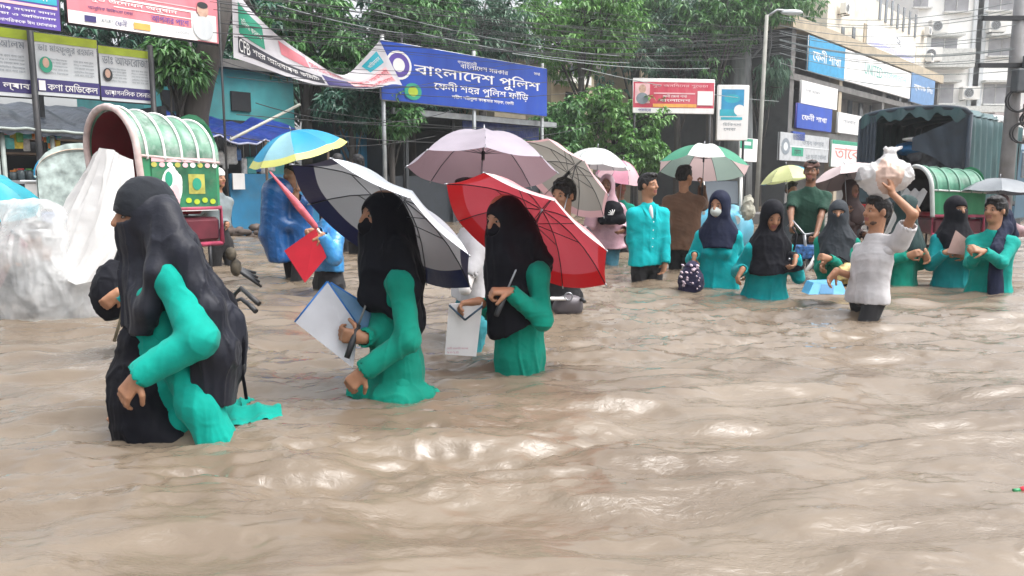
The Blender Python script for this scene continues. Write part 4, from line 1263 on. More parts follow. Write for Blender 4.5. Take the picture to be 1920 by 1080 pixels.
def v3(*a): return Vector(a)
def hand(S, wr, d, pn, curl=.5, k=1.0, thumb=1, spread=.12):
    """five unequal bent fingers and a thumb from the side of the palm. wr wrist, d along the hand, pn where the palm faces"""
    d = Vector(d).normalized(); pn = Vector(pn); pn = (pn - d * pn.dot(d)).normalized(); sd = d.cross(pn) * thumb   # sd: thumb side
    S.cone(wr, wr + d * .035 * k, .026 * k, .028 * k, .02, (pn, 1.25))
    for q in (-.026, -.009, .009, .026):
        S.cone(wr + d * .03 * k + sd * q * .7 * k, wr + d * .088 * k + sd * q * k, .016 * k, .0135 * k, .012)
    for q, L in ((.028, .070), (.0095, .079), (-.0095, .073), (-.027, .056)):
        p = wr + d * .088 * k + sd * q * k
        dd = (d + sd * q * spread * 30 * .15).normalized()
        ang = 0
        r = .0098 * k
        for j, f in enumerate((.45, .31, .24)):
            ang += curl * (.75, 1.0, .7)[j]
            e = dd * math.cos(ang) + pn * math.sin(ang)
            p2 = p + e * L * f * k
            S.cone(p, p2, r, r * .92, .004)
            p = p2; r *= .92
    p = wr + d * .025 * k + sd * .022 * k
    t1 = (d * .55 + sd * .75 + pn * .30).normalized(); t2 = (d * .85 + sd * .25 + pn * (.25 + .6 * curl)).normalized()
    S.cone(p, p + t1 * .045 * k, .0145 * k, .0115 * k, .01)
    S.cone(p + t1 * .045 * k, p + t1 * .045 * k + t2 * .042 * k, .0115 * k, .009 * k, .004)

class Human:
    def __init__(s, label, px, py, Y, h, pose='', lean=0.0, side=0.0, female=True, skin='mid', scale=1.0, tall=None, group=None, cat='person', nod=0.0, hh=None, res=.010):
        """px,py = picture point of the head's centre, Y distance, h heading in degrees (0 faces the camera, 90 faces +x)"""
        s.Y = Y; s.k = scale; s.res = res
        a = math.radians(h)
        s.f = v3(math.sin(a), -math.cos(a), 0); s.l = v3(math.cos(a), math.sin(a), 0); s.u = v3(0, 0, 1)
        a = math.radians(h if hh is None else hh)
        s.hf = v3(math.sin(a), -math.cos(a), 0); s.hl = v3(math.cos(a), math.sin(a), 0)
        s.H = P(px, py, Y)
        k = scale
        s.female = female
        s.sw = (.165 if female else .19) * k
        off = lambda z: -s.f * (lean * min(1, -z / (.80 * k))) - s.l * (side * min(1, -z / (.80 * k))) + v3(0, 0, z)
        s.off = off
        s.chin = s.H + off(-.11 * k); s.neck = s.H + off(-.17 * k); s.shc = s.H + off(-.25 * k)
        s.chest = s.H + off(-.38 * k); s.waist = s.H + off(-.60 * k); s.hip = s.H + off(-.79 * k)
        s.sh = {'L': s.shc + s.l * s.sw * .93 - v3(0, 0, .045 * k), 'R': s.shc - s.l * s.sw * .93 - v3(0, 0, .045 * k)}
        s.hf = (s.hf * math.cos(nod) - s.u * math.sin(nod)).normalized(); s.hu = s.hl.cross(s.hf) * -1
        if s.hu.z < 0: s.hu = -s.hu
        s.base = v3(s.hip.x, s.hip.y, GZ)
        s.root = thing('person', label, cat, s.base, group)
        s.skin = SK[skin]
        s.B = Soft()
        s.arms = {}; s.hands = {}
        s.skull()
        PEOPLE_XY.append((s.hip.x, s.hip.y, .9 if Y < 5 else .6, 1.15 if Y < 5 else .9))
    def hp(s, f, l, u):                                       # a point of the head
        return s.H + (s.hf * f + s.hl * l + s.hu * u) * s.k
    def skull(s):
        k, B = s.k, s.B
        ax = (s.hf, s.hl, s.hu)
        B.ell(s.hp(-.012, 0, .025), (.094 * k, .074 * k, .094 * k), ax, .02)
        B.ell(s.hp(.022, 0, -.045), (.066 * k, .056 * k, .074 * k), ax, .03)
        B.cone(s.hp(.070, 0, -.088), s.hp(.055, 0, -.085), .022 * k, .03 * k, .03)
        B.cone(s.hp(.084, 0, .018), s.hp(.104, 0, -.022), .009 * k, .014 * k, .014)
        for g in (-1, 1):
            B.ell(s.hp(-.005, g * .077, -.01), (.020 * k, .010 * k, .032 * k), ax, .008)
            B.cone(s.hp(.082, g * .012, -.027), s.hp(.078, g * .02, -.026), .009 * k, .007 * k, .01)
            B.cone(s.hp(.070, g * .018, .022), s.hp(.060, g * .05, .020), .012 * k, .010 * k, .015)
            B.ell(s.hp(.055, g * .035, -.03), (.03 * k, .022 * k, .022 * k), ax, .02)
        B.cone(s.hp(.084, -.018, -.055), s.hp(.084, .018, -.055), .0085 * k, .0085 * k, .008)
        B.cone(s.hp(.080, -.014, -.067), s.hp(.080, .014, -.067), .009 * k, .009 * k, .008)
        B.cone(s.H + s.off(-.08 * k) - s.hf * .02, s.shc + v3(0, 0, .02), .052 * k, .058 * k, .03)
    def trunk(s, slim=.80, legs=True, stride=.10, leg=1.0):
        k, B = s.k * slim, s.B
        q = (s.f, 1.5)
        B.cone(s.sh['L'].lerp(s.sh['R'], .08), s.sh['L'].lerp(s.sh['R'], .92), .05 * k, .05 * k, .04)
        B.cone(s.chest + s.l * .05, s.waist, .125 * k, .105 * k, .06, q); B.cone(s.chest - s.l * .05, s.waist, .125 * k, .105 * k, .06, q)
        B.cone(s.waist, s.hip, .11 * k, .14 * k, .06, q)
        if legs:
            for g in (-1, 1):
                a = s.hip + s.l * (g * .085 * s.k)
                sp = s.f * (stride * g)
                kn = v3(a.x, a.y, (a.z + GZ) * .5) + sp * .8 + s.f * .03
                an = v3(a.x, a.y, GZ + .08) + sp * .6
                B.cone(a, kn, .085 * leg * s.k, .056 * leg * s.k, .04); B.cone(kn, an, .056 * leg * s.k, .036 * s.k, .03)
                B.cone(an - v3(0, 0, .035), an + s.f * .14 - v3(0, 0, .05), .04, .028, .03)
                s.arms['leg%d' % g] = (a, kn, an)
    def arm(s, side, target, d=None, pn=None, curl=.5, pole=None, upper=.27, fore=.235, thumb=None, r=1.0):
        """target = wrist point in the world"""
        k = s.k; A = s.sh[side]; W = Vector(target)
        a, b = upper * k, fore * k
        v = W - A; D = v.length
        if D > (a + b) * .995: a *= D / (a + b) * 1.005; b *= D / (a + b) * 1.02
        n = v.normalized()
        x = (a * a - b * b + D * D) / (2 * D); hgt = math.sqrt(max(a * a - x * x, 0))
        pl = Vector(pole) if pole is not None else (-s.f * .7 + s.l * (.22 if side == 'L' else -.22) - s.u * .6)
        pl = (pl - n * pl.dot(n)).normalized()
        E = A + n * x + pl * hgt
        s.arms[side] = (A, E, W)
        B = s.B
        B.cone(A, E, .040 * k * r, .033 * k * r, .02); B.cone(E, W, .035 * k * r, .024 * k * r, .02)
        d = (W - E).normalized() if d is None else Vector(d).normalized()
        s.hands[side] = d
        pn = (s.l * (-1 if side == 'L' else 1)) if pn is None else Vector(pn)
        hand(B, W, d, pn, curl, k * .98, thumb if thumb is not None else (1 if side == 'L' else -1))
    def finish(s, res=None, lips=True, under=None, bare='', upper_bare=0):
        """skin shows on head, neck and hands (and the forearms listed in bare); the rest of the body wears the under layer"""
        k = s.k
        hf, hl, hu = [np.array(q) for q in (s.hf, s.hl, s.hu)]
        cc = np.array(s.hp(.088, 0, -.061)); H = np.array(s.H)
        def mf(C):
            d = C - cc
            lip = (np.abs(d @ hu) < .015 * k) & (np.abs(d @ hl) < .027 * k) & (np.abs(d @ hf) < .03)
            skin = (np.linalg.norm(C - H, axis=1) < .165 * k) | ((C[:, 2] > s.neck.z - .07 * k) & (np.linalg.norm(C - H, axis=1) < .24 * k))
            for sd in 'LR':
                if sd not in s.arms: continue
                A, E, W = [np.array(q) for q in s.arms[sd]]
                u = (W - E) / np.linalg.norm(W - E)
                hd = np.array(s.hands.get(sd, u)); tt = np.clip((C - W) @ hd, -.05, .2); lat = np.linalg.norm(C - W - tt[:, None] * hd, axis=1)
                skin |= ((((C - W) @ hd > -.05) & (lat < .085 * k)) | (np.linalg.norm(C - W, axis=1) < .05)) & (np.linalg.norm(C - W, axis=1) < .21 * k)
                if sd in bare:
                    t = np.clip(((C - E) @ u), 0, np.linalg.norm(W - E))
                    skin |= np.linalg.norm(C - E - t[:, None] * u, axis=1) < .062 * k
                    v = (E - A) / np.linalg.norm(E - A); L = np.linalg.norm(E - A)
                    t = np.clip(((C - A) @ v), L * .35, L)
                    skin |= np.linalg.norm(C - A - t[:, None] * v, axis=1) < .058 * k
            return np.where(lip & lips, 1, np.where(skin, 0, np.where((C[:, 2] < s.hip.z + .06) & (not s.female), 3, 2)))
        s.body = s.B.build('body', [s.skin, LIP, under or PANTS, PANTS], s.root, res or s.res, None, mf)
    def eyes(s, brow=True):
        k = s.k; ax = (s.hl, s.hf, s.hu)
        for g in (-1, 1):
            m = MB(); m.blob(s.hp(.0785, g * .031, .003), (.0125 * k, .007 * k, .0052 * k), ax, 10, 7, 0)
            m.blob(s.hp(.0815, g * .031, .003), (.0072 * k, .006 * k, .0058 * k), ax, 8, 6, 1)
            m.build('eye', [EYEW, EYE], s.root)
            if brow:
                m = MB(); m.tube([s.hp(.083, g * .014, .021), s.hp(.083, g * .030, .027), s.hp(.070, g * .047, .022)], [.002 * k, .0032 * k, .0015 * k], 6)
                m.build('eyebrow', HAIR, s.root)
    def hair(s, m=None, vol=1.0, res=.0065, name='hair'):
        k = s.k; ax = (s.hf, s.hl, s.hu)
        S = Soft()
        S.ell(s.hp(-.016, 0, .034), (.101 * k * vol, .081 * k * vol, .094 * k * vol), ax, .01)
        S.ell(s.hp(-.055, 0, -.015), (.055 * k, .070 * k, .070 * k), ax, .03)
        S.ell(s.hp(.035, .012, .100), (.058 * k, .058 * k, .026 * k * vol), ax, .03)
        S.sub(s.hp(.112, 0, -.030), (.080 * k, .072 * k, .098 * k), ax, .010)
        S.sub(s.hp(-.02, 0, -.135), (.16 * k, .16 * k, .085 * k), ax, .02)
        for g in (-1, 1): S.sub(s.hp(.0, g * .092, -.035), (.036 * k, .032 * k, .046 * k), ax, .012)
        c = np.array(s.H)
        def dsp(V, N):
            q = (V - c); q2 = np.stack([q @ np.array(s.hl) * 70, q @ np.array(s.hf) * 22, q @ np.array(s.hu) * 26], 1)
            return k * (.0060 * ridge(vnoise(q2, 3), 1.4) - .003 + .005 * vnoise(V * 38, 5))
        S.build(name, m or HAIR, s.root, res, dsp)
    def beard(s):
        k = s.k; ax = (s.hf, s.hl, s.hu); S = Soft()
        S.ell(s.hp(.030, 0, -.083), (.056 * k, .052 * k, .036 * k), ax, .02)
        S.sub(s.hp(.10, 0, -.055), (.028 * k, .028 * k, .022 * k), ax, .01)
        S.build('beard', STUB, s.root, .007, crumple(.002, 60, 3))
    def sleeve(s, S, side, ra=.068, rb=.058, rc=.05, upto=1.0, k_=.03):
        """upto > 0: long sleeve to that share of the forearm; upto <= 0: short sleeve, -upto of the upper arm. Call before the trunk: the cuff is hollowed"""
        A, E, W = s.arms[side]; k = s.k
        th = max(.010, 1.35 * s.res)
        if upto > 0:
            S.cone(A, E, ra * k, rb * k, k_)
            e = E.lerp(W, upto); u = (W - E).normalized(); r = rc
            S.cone(E, e, rb * k, rc * k, .025)
        else:
            e = A.lerp(E, -upto if upto else .6); u = (E - A).normalized(); r = rb
            S.cone(A, e, ra * k, rb * k, k_)
        if r * k - th > .012: S.hollow(e - u * .004 * k, e + u * .14 * k, r * k - th, r * k - th)
    def drape(s, amp=.006, seed=0, top=None, sides='LR', zh=0.0):
        """hanging folds that deepen towards the hem, long diagonal creases on the sleeves that gather at the elbow"""
        f1 = folds(amp * 1.5, 13, 1.3, seed + s.H.x * 7, amp * .35); cr = crumple(amp * .22, 17, seed + 3)
        top = s.chest.z if top is None else top
        def dsp(V, N):
            tt = np.clip((top - V[:, 2]) / max(top - zh, .1), 0, 1)
            d = f1(V, N) * (.15 + .85 * tt ** 1.2) + cr(V, N)
            # pulls running from the armpits across the chest
            dg = ridge(vnoise(np.stack([V[:, 0] * 5 + V[:, 1] * 5, V[:, 0] * 3 - V[:, 1] * 3, V[:, 2] * 19 + (V[:, 0] + V[:, 1]) * 9], 1), seed + 21), 2.6)
            d = d + amp * .5 * (dg - .3) * (1 - tt)
            for sd in sides:
                if sd not in s.arms: continue
                A, E, W = [np.array(q) for q in s.arms[sd]]
                for (a, b, f0) in ((A, E, 0), (E, W, 1)):
                    L = np.linalg.norm(b - a); u = (b - a) / L
                    t = (V - a) @ u; pr = (V - a) - t[:, None] * u
                    w = np.clip(1.5 - np.linalg.norm(pr, axis=1) / (.075 * s.k), 0, 1) * np.clip((t + .06) / .06, 0, 1) * np.clip((L + .06 - t) / .06, 0, 1)
                    sw = pr @ np.array([.4, .3, 1.0])
                    c = ((t + sw * 1.1)[:, None] * u) * 15 + pr * 8
                    r = ridge(vnoise(c, seed + 11 + f0), 3.0) - .22
                    g = .40 + .9 * np.exp(-(np.linalg.norm(V - E, axis=1) / .085) ** 2) + (.5 * np.exp(-(np.linalg.norm(V - W, axis=1) / .07) ** 2) if f0 else 0)
                    d = d * (1 - w) + w * amp * r * g
            return d
        return dsp
    def shirt(s, m, hem, name='tunic', ra=.060, rb=.053, rc=.047, upto=.94, w=(.150, .140, .165, .185), deep=1.4, sides='LR', seed=0, amp=.006, res=.0095, extra=None, flare=0.0, cutz=True):
        """hem = height of the hem above the water (may be below 0)"""
        k = s.k; S = Soft(); q = (s.f, deep)
        for sd in sides: s.sleeve(S, sd, ra, rb, rc, upto)
        for sd in 'LR': S.cone(s.neck - v3(0, 0, .055 * k), s.sh[sd], .052 * k, .056 * k, .035)
        S.cone(s.neck - v3(0, 0, .05), s.chest, .062 * k, .12 * k, .05, q)
        for g in (-1, 1):
            S.cone(s.chest + s.l * (g * .055 * k), s.waist + s.l * (g * .035 * k), w[0] * .86 * k, w[1] * .86 * k, .05, q)
            S.cone(s.waist + s.l * (g * .035 * k), s.hip + s.l * (g * .045 * k), w[1] * .86 * k, w[2] * .86 * k, .05, q)
        if s.female:
            for g in (-1, 1): S.ell(s.chest + s.f * .085 * k + s.l * (g * .065 * k) - v3(0, 0, .05), (.06 * k, .06 * k, .065 * k), None, .05)
        hp = s.hip + v3(0, 0, hem - .06 - s.hip.z) - s.f * flare
        if hp.z < s.hip.z:
            for g in (-1, 1): S.cone(s.hip + s.l * (g * .045 * k), hp + s.l * (g * .06 * k), w[2] * .86 * k, w[3] * .86 * k, .05, q)
        if extra: extra(S)
        if cutz: S.cut((hp.x, hp.y, hem), (0, 0, -1), .006, 14)
        dsp = s.drape(min(amp, .0085), seed)
        return S.build(name, m, s.root, res, dsp)
    def hijab(s, m, drop=.34, width=.155, niqab=False, slit=.0, res=.010, name='headscarf', seed=0, extra=None, amp=.006, chest=True, open_=1.0, fwd=.02, backdrop=0.3):
        """cap round the head, cloth falling over chest and back to `drop` below the chin"""
        k = s.k; S = Soft(); ax = (s.hf, s.hl, s.hu)
        S.ell(s.hp(-.014, 0, .022), (.115 * k, .095 * k, .118 * k), ax, .02)
        S.ell(s.hp(.012, 0, -.05), (.090 * k, .083 * k, .095 * k), ax, .03)
        S.cone(s.H + s.off(-.05 * k), s.shc + v3(0, 0, .0), .088 * k, .15 * k, .05, (s.f, 1.25))
        q = (s.f, 1.5)
        if chest:
            b = s.H + s.off(-(.11 + drop) * k)
            S.cone(s.shc + s.f * fwd - v3(0, 0, .03), b + s.f * (fwd + .07), .16 * k, width * k, .05, q)
            for sd in 'LR': S.cone(s.shc + v3(0, 0, .01), s.shc.lerp(s.sh[sd], .85), .08 * k, .070 * k, .05)
        if backdrop:
            b2 = s.H + s.off(-(.11 + backdrop) * k)
            S.cone(s.shc - s.f * .03, b2 - s.f * .09, .14 * k, .14 * k, .05, q)
        if extra: extra(S)
        if chest: S.cut(s.H + s.off(-(.11 + max(drop, backdrop)) * k), (-.0, 0, -1), .012, 11)
        if niqab:
            if slit >= 0:
                S.sub(s.hp(.110, 0, .004 + slit), (.060 * k, .078 * k, .024 * k), ax, .006)
        else:
            S.sub(s.hp(.105, 0, -.016), (.078 * k * open_, .061 * k * open_, .090 * k * open_), ax, .008)
        fo, cr = folds(amp, 12, 3.2, seed + s.H.x * 3), crumple(amp * .8, 15, seed + 2)
        def dsp(V, N):
            t = np.clip((V[:, 2] - (s.H.z - .13 * k)) / .08, 0, 1)
            return (fo(V, N) + .4 * cr(V, N)) * (1 - t) + .28 * cr(V, N) * t
        return S.build(name, m, s.root, res, dsp)
    def mask(s, m, name='face_mask', low=0.0):
        k = s.k; S = Soft(); ax = (s.hf, s.hl, s.hu)
        S.ell(s.hp(.042, 0, -.052), (.070 * k, .066 * k, .058 * k), ax, .02)
        S.cone(s.hp(.085, 0, -.02), s.hp(.095, 0, -.045), .016 * k, .026 * k, .02)
        S.sub(s.hp(-.03, 0, -.05), (.085 * k, .2 * k, .2 * k), ax, .006)
        S.build(name, m, s.root, .008)
    def trousers(s, m, top=None, r=1.0, name='trousers', res=.011, seed=1):
        S = Soft(); k = s.k
        q = (s.f, 1.3)
        S.cone(s.waist.lerp(s.hip, .5), s.hip, .125 * k * r, .135 * k * r, .05, q)
        for g in (-1, 1):
            a, kn, an = s.arms['leg%d' % g]
            S.cone(a, kn, .090 * k * r, .068 * k * r, .03); S.cone(kn, an, .068 * k * r, .060 * k * r, .03)
        S.build(name, m, s.root, res, crumple(.006, 14, seed))
def Wp(px, py, Y): return P(px, py, Y)
def pxr(r, Y): return r * Y / 1450

# ------------------------------------------------------------------ umbrellas
STEEL = mat('steel', (.30, .31, .33), .3, .08, 5, metal=.8)
DSTEEL = mat('dark_steel', (.06, .065, .075), .35, .1, 5, metal=.6)
def umbrella(label, c, axis, R, H, m_of, band=None, phase=0.0, grip=None, n=8, group=None, band_from=.86, wob=0.0, rib_m=None, sag=.035, tip=.05, droop=1.0):
    """c rim centre, axis towards the tip; m_of(i) = (canopy material) of gore i; grip = where the hand holds the shaft"""
    c = Vector(c); w_ = Vector(axis).normalized()
    u_ = w_.orthogonal().normalized(); v_ = w_.cross(u_)
    apex = c + w_ * H
    g = Vector(grip) if grip is not None else c - w_ * .55
    root = thing('umbrella', label, 'umbrella', g, group)
    rr = random.Random(int(c.x * 1000) % 997)
    def pt(r, a, lift=0.0):
        t = (a - phase) / (2 * math.pi / n)
        fr = t - math.floor(t)
        mid = math.sin(math.pi * fr)
        chord = math.cos(math.pi / n) / math.cos((fr - .5) * 2 * math.pi / n)
        rad = R * r * (1 + (chord * .985 - 1) * min(1, r * 1.1))
        h = H * (1 - r ** 2.1 * droop) - sag * R * mid * math.sin(math.pi * min(1, r) * .8) + lift
        h += wob * R * r * math.sin(a * 3 + c.x * 9)
        h -= .012 * R * mid * (r > .97)
        return c + (u_ * math.cos(a) + v_ * math.sin(a)) * rad + w_ * h
    for i in range(n):
        a0 = phase + i * 2 * math.pi / n; a1 = a0 + 2 * math.pi / n
        r1 = band_from if band else 1.0
        m = MB(); m.sheet(lambda x, y: pt(.02 + (r1 - .02) * y, a1 + (a0 - a1) * x), 7, 9)
        pn = m.build('canopy_panel', m_of(i), root)
        if band:
            m = MB(); m.sheet(lambda x, y: pt(r1 + (1 - r1) * y, a1 + (a0 - a1) * x), 7, 2); m.build('border', band, pn)
    for i in range(n):
        a = phase + i * 2 * math.pi / n
        pts = [pt(r, a, -.006 * R) for r in (.03, .2, .4, .6, .8, .99)]
        m = MB(); m.tube(pts, .0028, 5); rb = m.build('rib', rib_m or DSTEEL, root)
        m = MB(); m.tube([c + w_ * (H * .42), pt(.52, a, -.01 * R)], .0022, 5); m.build('strut', rib_m or DSTEEL, rb)
        m = MB(); m.tube([pt(.985, a), pt(1.02, a)], .004, 5); m.build('rib_tip', STEEL, rb)
    MB().tube([g - (apex - g).normalized() * .05, apex + w_ * .01], .0052, 8).build('shaft', STEEL, root)
    MB().tube([c + w_ * (H * .42) - w_ * .04, c + w_ * (H * .42) + w_ * .015], .011, 8).build('runner', BLACKM, root)
    d = (apex - g).normalized()
    MB().tube([g - d * .10, g - d * .03, g + d * .06], [.013, .015, .012], 8).build('handle', BLACKM, root)
    MB().tube([apex, apex + w_ * tip], [.007, .004], 8).build('ferrule', STEEL, root)
    return root
def ucloth(name, c, back=None, trans=.30, rough=.42, coat=.0, **k):
    return mat(name, c, rough, .08, 5, bump=.25, bscale=18, trans=trans, back=back, coat=coat, **k)
# ------------------------------------------------------------------ the three women in front
def chain_px(S, Y, pts, k=.03, sq=None):
    """pts = (px,py,dy,r px)"""
    for a, b in zip(pts[:-1], pts[1:]):
        S.cone(P(a[0], a[1], Y + a[2]), P(b[0], b[1], Y + b[2]), pxr(a[3], Y), pxr(b[3], Y), k, sq)
YA = (np.array([0, 1.0, 0]), 1.6)

LATER = []                        # cloth afloat on the water, laid once the waves are known
def woman_one():
    Y = 3.05
    h = Human('niqab wearing woman in teal tunic and long dark veil, nearest the camera', 268, 407, Y, -84, lean=.13, res=.007, hh=-50)
    h.trunk(.72, leg=.75, stride=.02)
    q = lambda px, py, dy: P(px, py, Y + dy)
    h.sh['L'] = q(322, 522, -.13)
    h.arm('L', q(262, 703, -.27), d=(-.62, -.1, -.78), pn=(.4, .5, .1), curl=.55, pole=(.9, -.1, -.3), upper=.265, fore=.245)
    h.arm('R', q(250, 745, .12), d=(-.6, 0, -.8), curl=.5, pole=(.3, .2, -.8), upper=.30)
    h.finish(.0065, under=TEAL); h.eyes()
    # tunic: trunk, full sleeve and the wet skirt swept back
    S = Soft()
    h.sleeve(S, 'L', .062, .069, .056, .95); h.sleeve(S, 'R', .07, .07, .06, .9)
    S.cone(h.sh['L'], h.sh['R'], .058, .058, .05)
    chain_px(S, Y, [(300, 520, .02, 58), (305, 640, .02, 60), (330, 730, .02, 62), (355, 840, .02, 70)], .05)
    chain_px(S, Y, [(335, 690, -.12, 30), (375, 760, -.14, 34), (408, 830, -.13, 38)], .05)
    S.cut((0, 0, -.06), (0, 0, -1))
    A = np.array(q(349, 634, -.20))
    S.build('tunic', TEAL, h.root, .0062, h.drape(.0095, 3, P(0, 560, Y).z))
    # dark skirt cloth hanging in front
    S = Soft()
    chain_px(S, Y, [(262, 640, -.03, 40), (262, 720, -.05, 50), (282, 840, -.04, 66)], .05)
    chain_px(S, Y, [(262, 760, -.08, 48), (330, 850, -.10, 42)], .05)
    S.cut((0, 0, -.07), (0, 0, -1))
    S.build('skirt', BLACKC, h.root, .009, lambda V, N: folds(.010, 12, 3, 11)(V, N) + crumple(.006, 14, 2)(V, N))
    # veil: cap, face cloth, long cape down the back
    S = Soft(); ax = (h.hf, h.hl, h.hu)
    S.ell(q(272, 396, 0), (.113, .097, .115), ax, .02)
    S.ell(q(262, 440, 0), (.074, .082, .10), ax, .03)
    chain_px(S, Y, [(268, 430, .0, 38), (264, 520, -.01, 32), (262, 640, -.02, 32)], .05)          # face cloth
    chain_px(S, Y, [(305, 480, .0, 36), (280, 560, -.06, 30), (272, 650, -.07, 24)], .05)
    chain_px(S, Y, [(300, 440, -.08, 26), (296, 510, -.15, 20), (276, 580, -.15, 18), (264, 640, -.13, 16)], .05)
    S.cut(q(262, 612, 0), (-.12, 0, -1), .006, 16)
    chain_px(S, Y, [(292, 400, .0, 42), (330, 470, .0, 38), (366, 560, .0, 50), (392, 640, .0, 54), (394, 760, .0, 46)], .05)
    chain_px(S, Y, [(308, 400, -.07, 20), (346, 480, -.12, 20), (392, 580, -.13, 26), (408, 660, -.12, 34), (400, 755, -.10, 40)], .05)
    chain_px(S, Y, [(318, 395, -.06, 16), (345, 470, -.135, 14), (378, 600, -.16, 13), (374, 745, -.14, 16)], .04)
    chain_px(S, Y, [(430, 600, .0, 26), (432, 690, .0, 26)], .05)
    p = q(390, 745, 0)
    S.cut(p, (0.0, 0, -1), .014, 9)
    S.sub(h.hp(.110, .01, .004), (.068, .092, .020), ax, .005)
    fo, cr = folds(.012, 19, .7, 5, .003), crumple(.003, 12, 9)
    def dsp(V, N):
        t = np.clip((V[:, 2] - q(0, 440, 0).z) / .08, 0, 1)
        return (fo(V, N) + .3 * cr(V, N)) * (1 - t) + t * .35 * cr(V, N)
    S.build('veil', cloth('veil_cloth', (.0075, .009, .017), rough=.55, sheen=.06, spec=.3, crease=.4), h.root, .0075, dsp)
    # headband seam of the veil
    S = Soft()
    S.ell(q(275, 388, 0), (.1160, .1010, .122), ax, .02)
    S.cut(q(240, 400, 0), np.array((-.18, 0, -1)) / 1.016)
    S.build('veil_cap', cloth('veil_cap_cloth', (.015, .018, .024), rough=.8, spec=.2, crease=.4), h.root, .0075, crumple(.004, 14, 4))
    # strap ends of the bag on her back
    r = thing('backpack', 'black backpack strap hanging behind the nearest woman', 'bag', q(455, 700, .05))
    m = MB()
    def ribbon(m, pts, wd, th=.006):
        pts = [Vector(p) for p in pts]
        for i in range(len(pts) - 1):
            a, b = pts[i], pts[i + 1]; d = (b - a).normalized(); sd = d.cross(Vector((0, 1, 0))).normalized()
            m.box((a + b) / 2, (wd, th, (b - a).length + .004), (sd, d.cross(sd), d), 0, .002)
    ribbon(m, [q(448, 612, .02), q(456, 640, -.02), q(455, 665, -.02), q(452, 690, -.01)], .020)
    m.build('strap', BLACKC, r)
    m = MB(); ribbon(m, [q(452, 690, -.01), q(458, 720, .0), q(462, 748, .01)], .014); m.build('strap_end', BLACKC, r)
    m = MB(); m.box(q(453, 688, -.01), (.028, .012, .022), None, 0, .003); m.build('buckle', BLACKM, r)
    S = Soft(); S.ell(q(398, 610, .16), (.12, .10, .19), None, .03); S.build('sack', BLACKC, r, .014, crumple(.006, 12, 3))
    return h
h1 = woman_one()
LATER.append((h1.root, TEAL, [(326, 826), (390, 824), (460, 808), (530, 795)], [(350, 788), (420, 782), (480, 776), (527, 782)]))
LATER.append((h1.root, TEAL, [(418, 782), (450, 777), (477, 766)], [(428, 756), (452, 750), (470, 753)]))

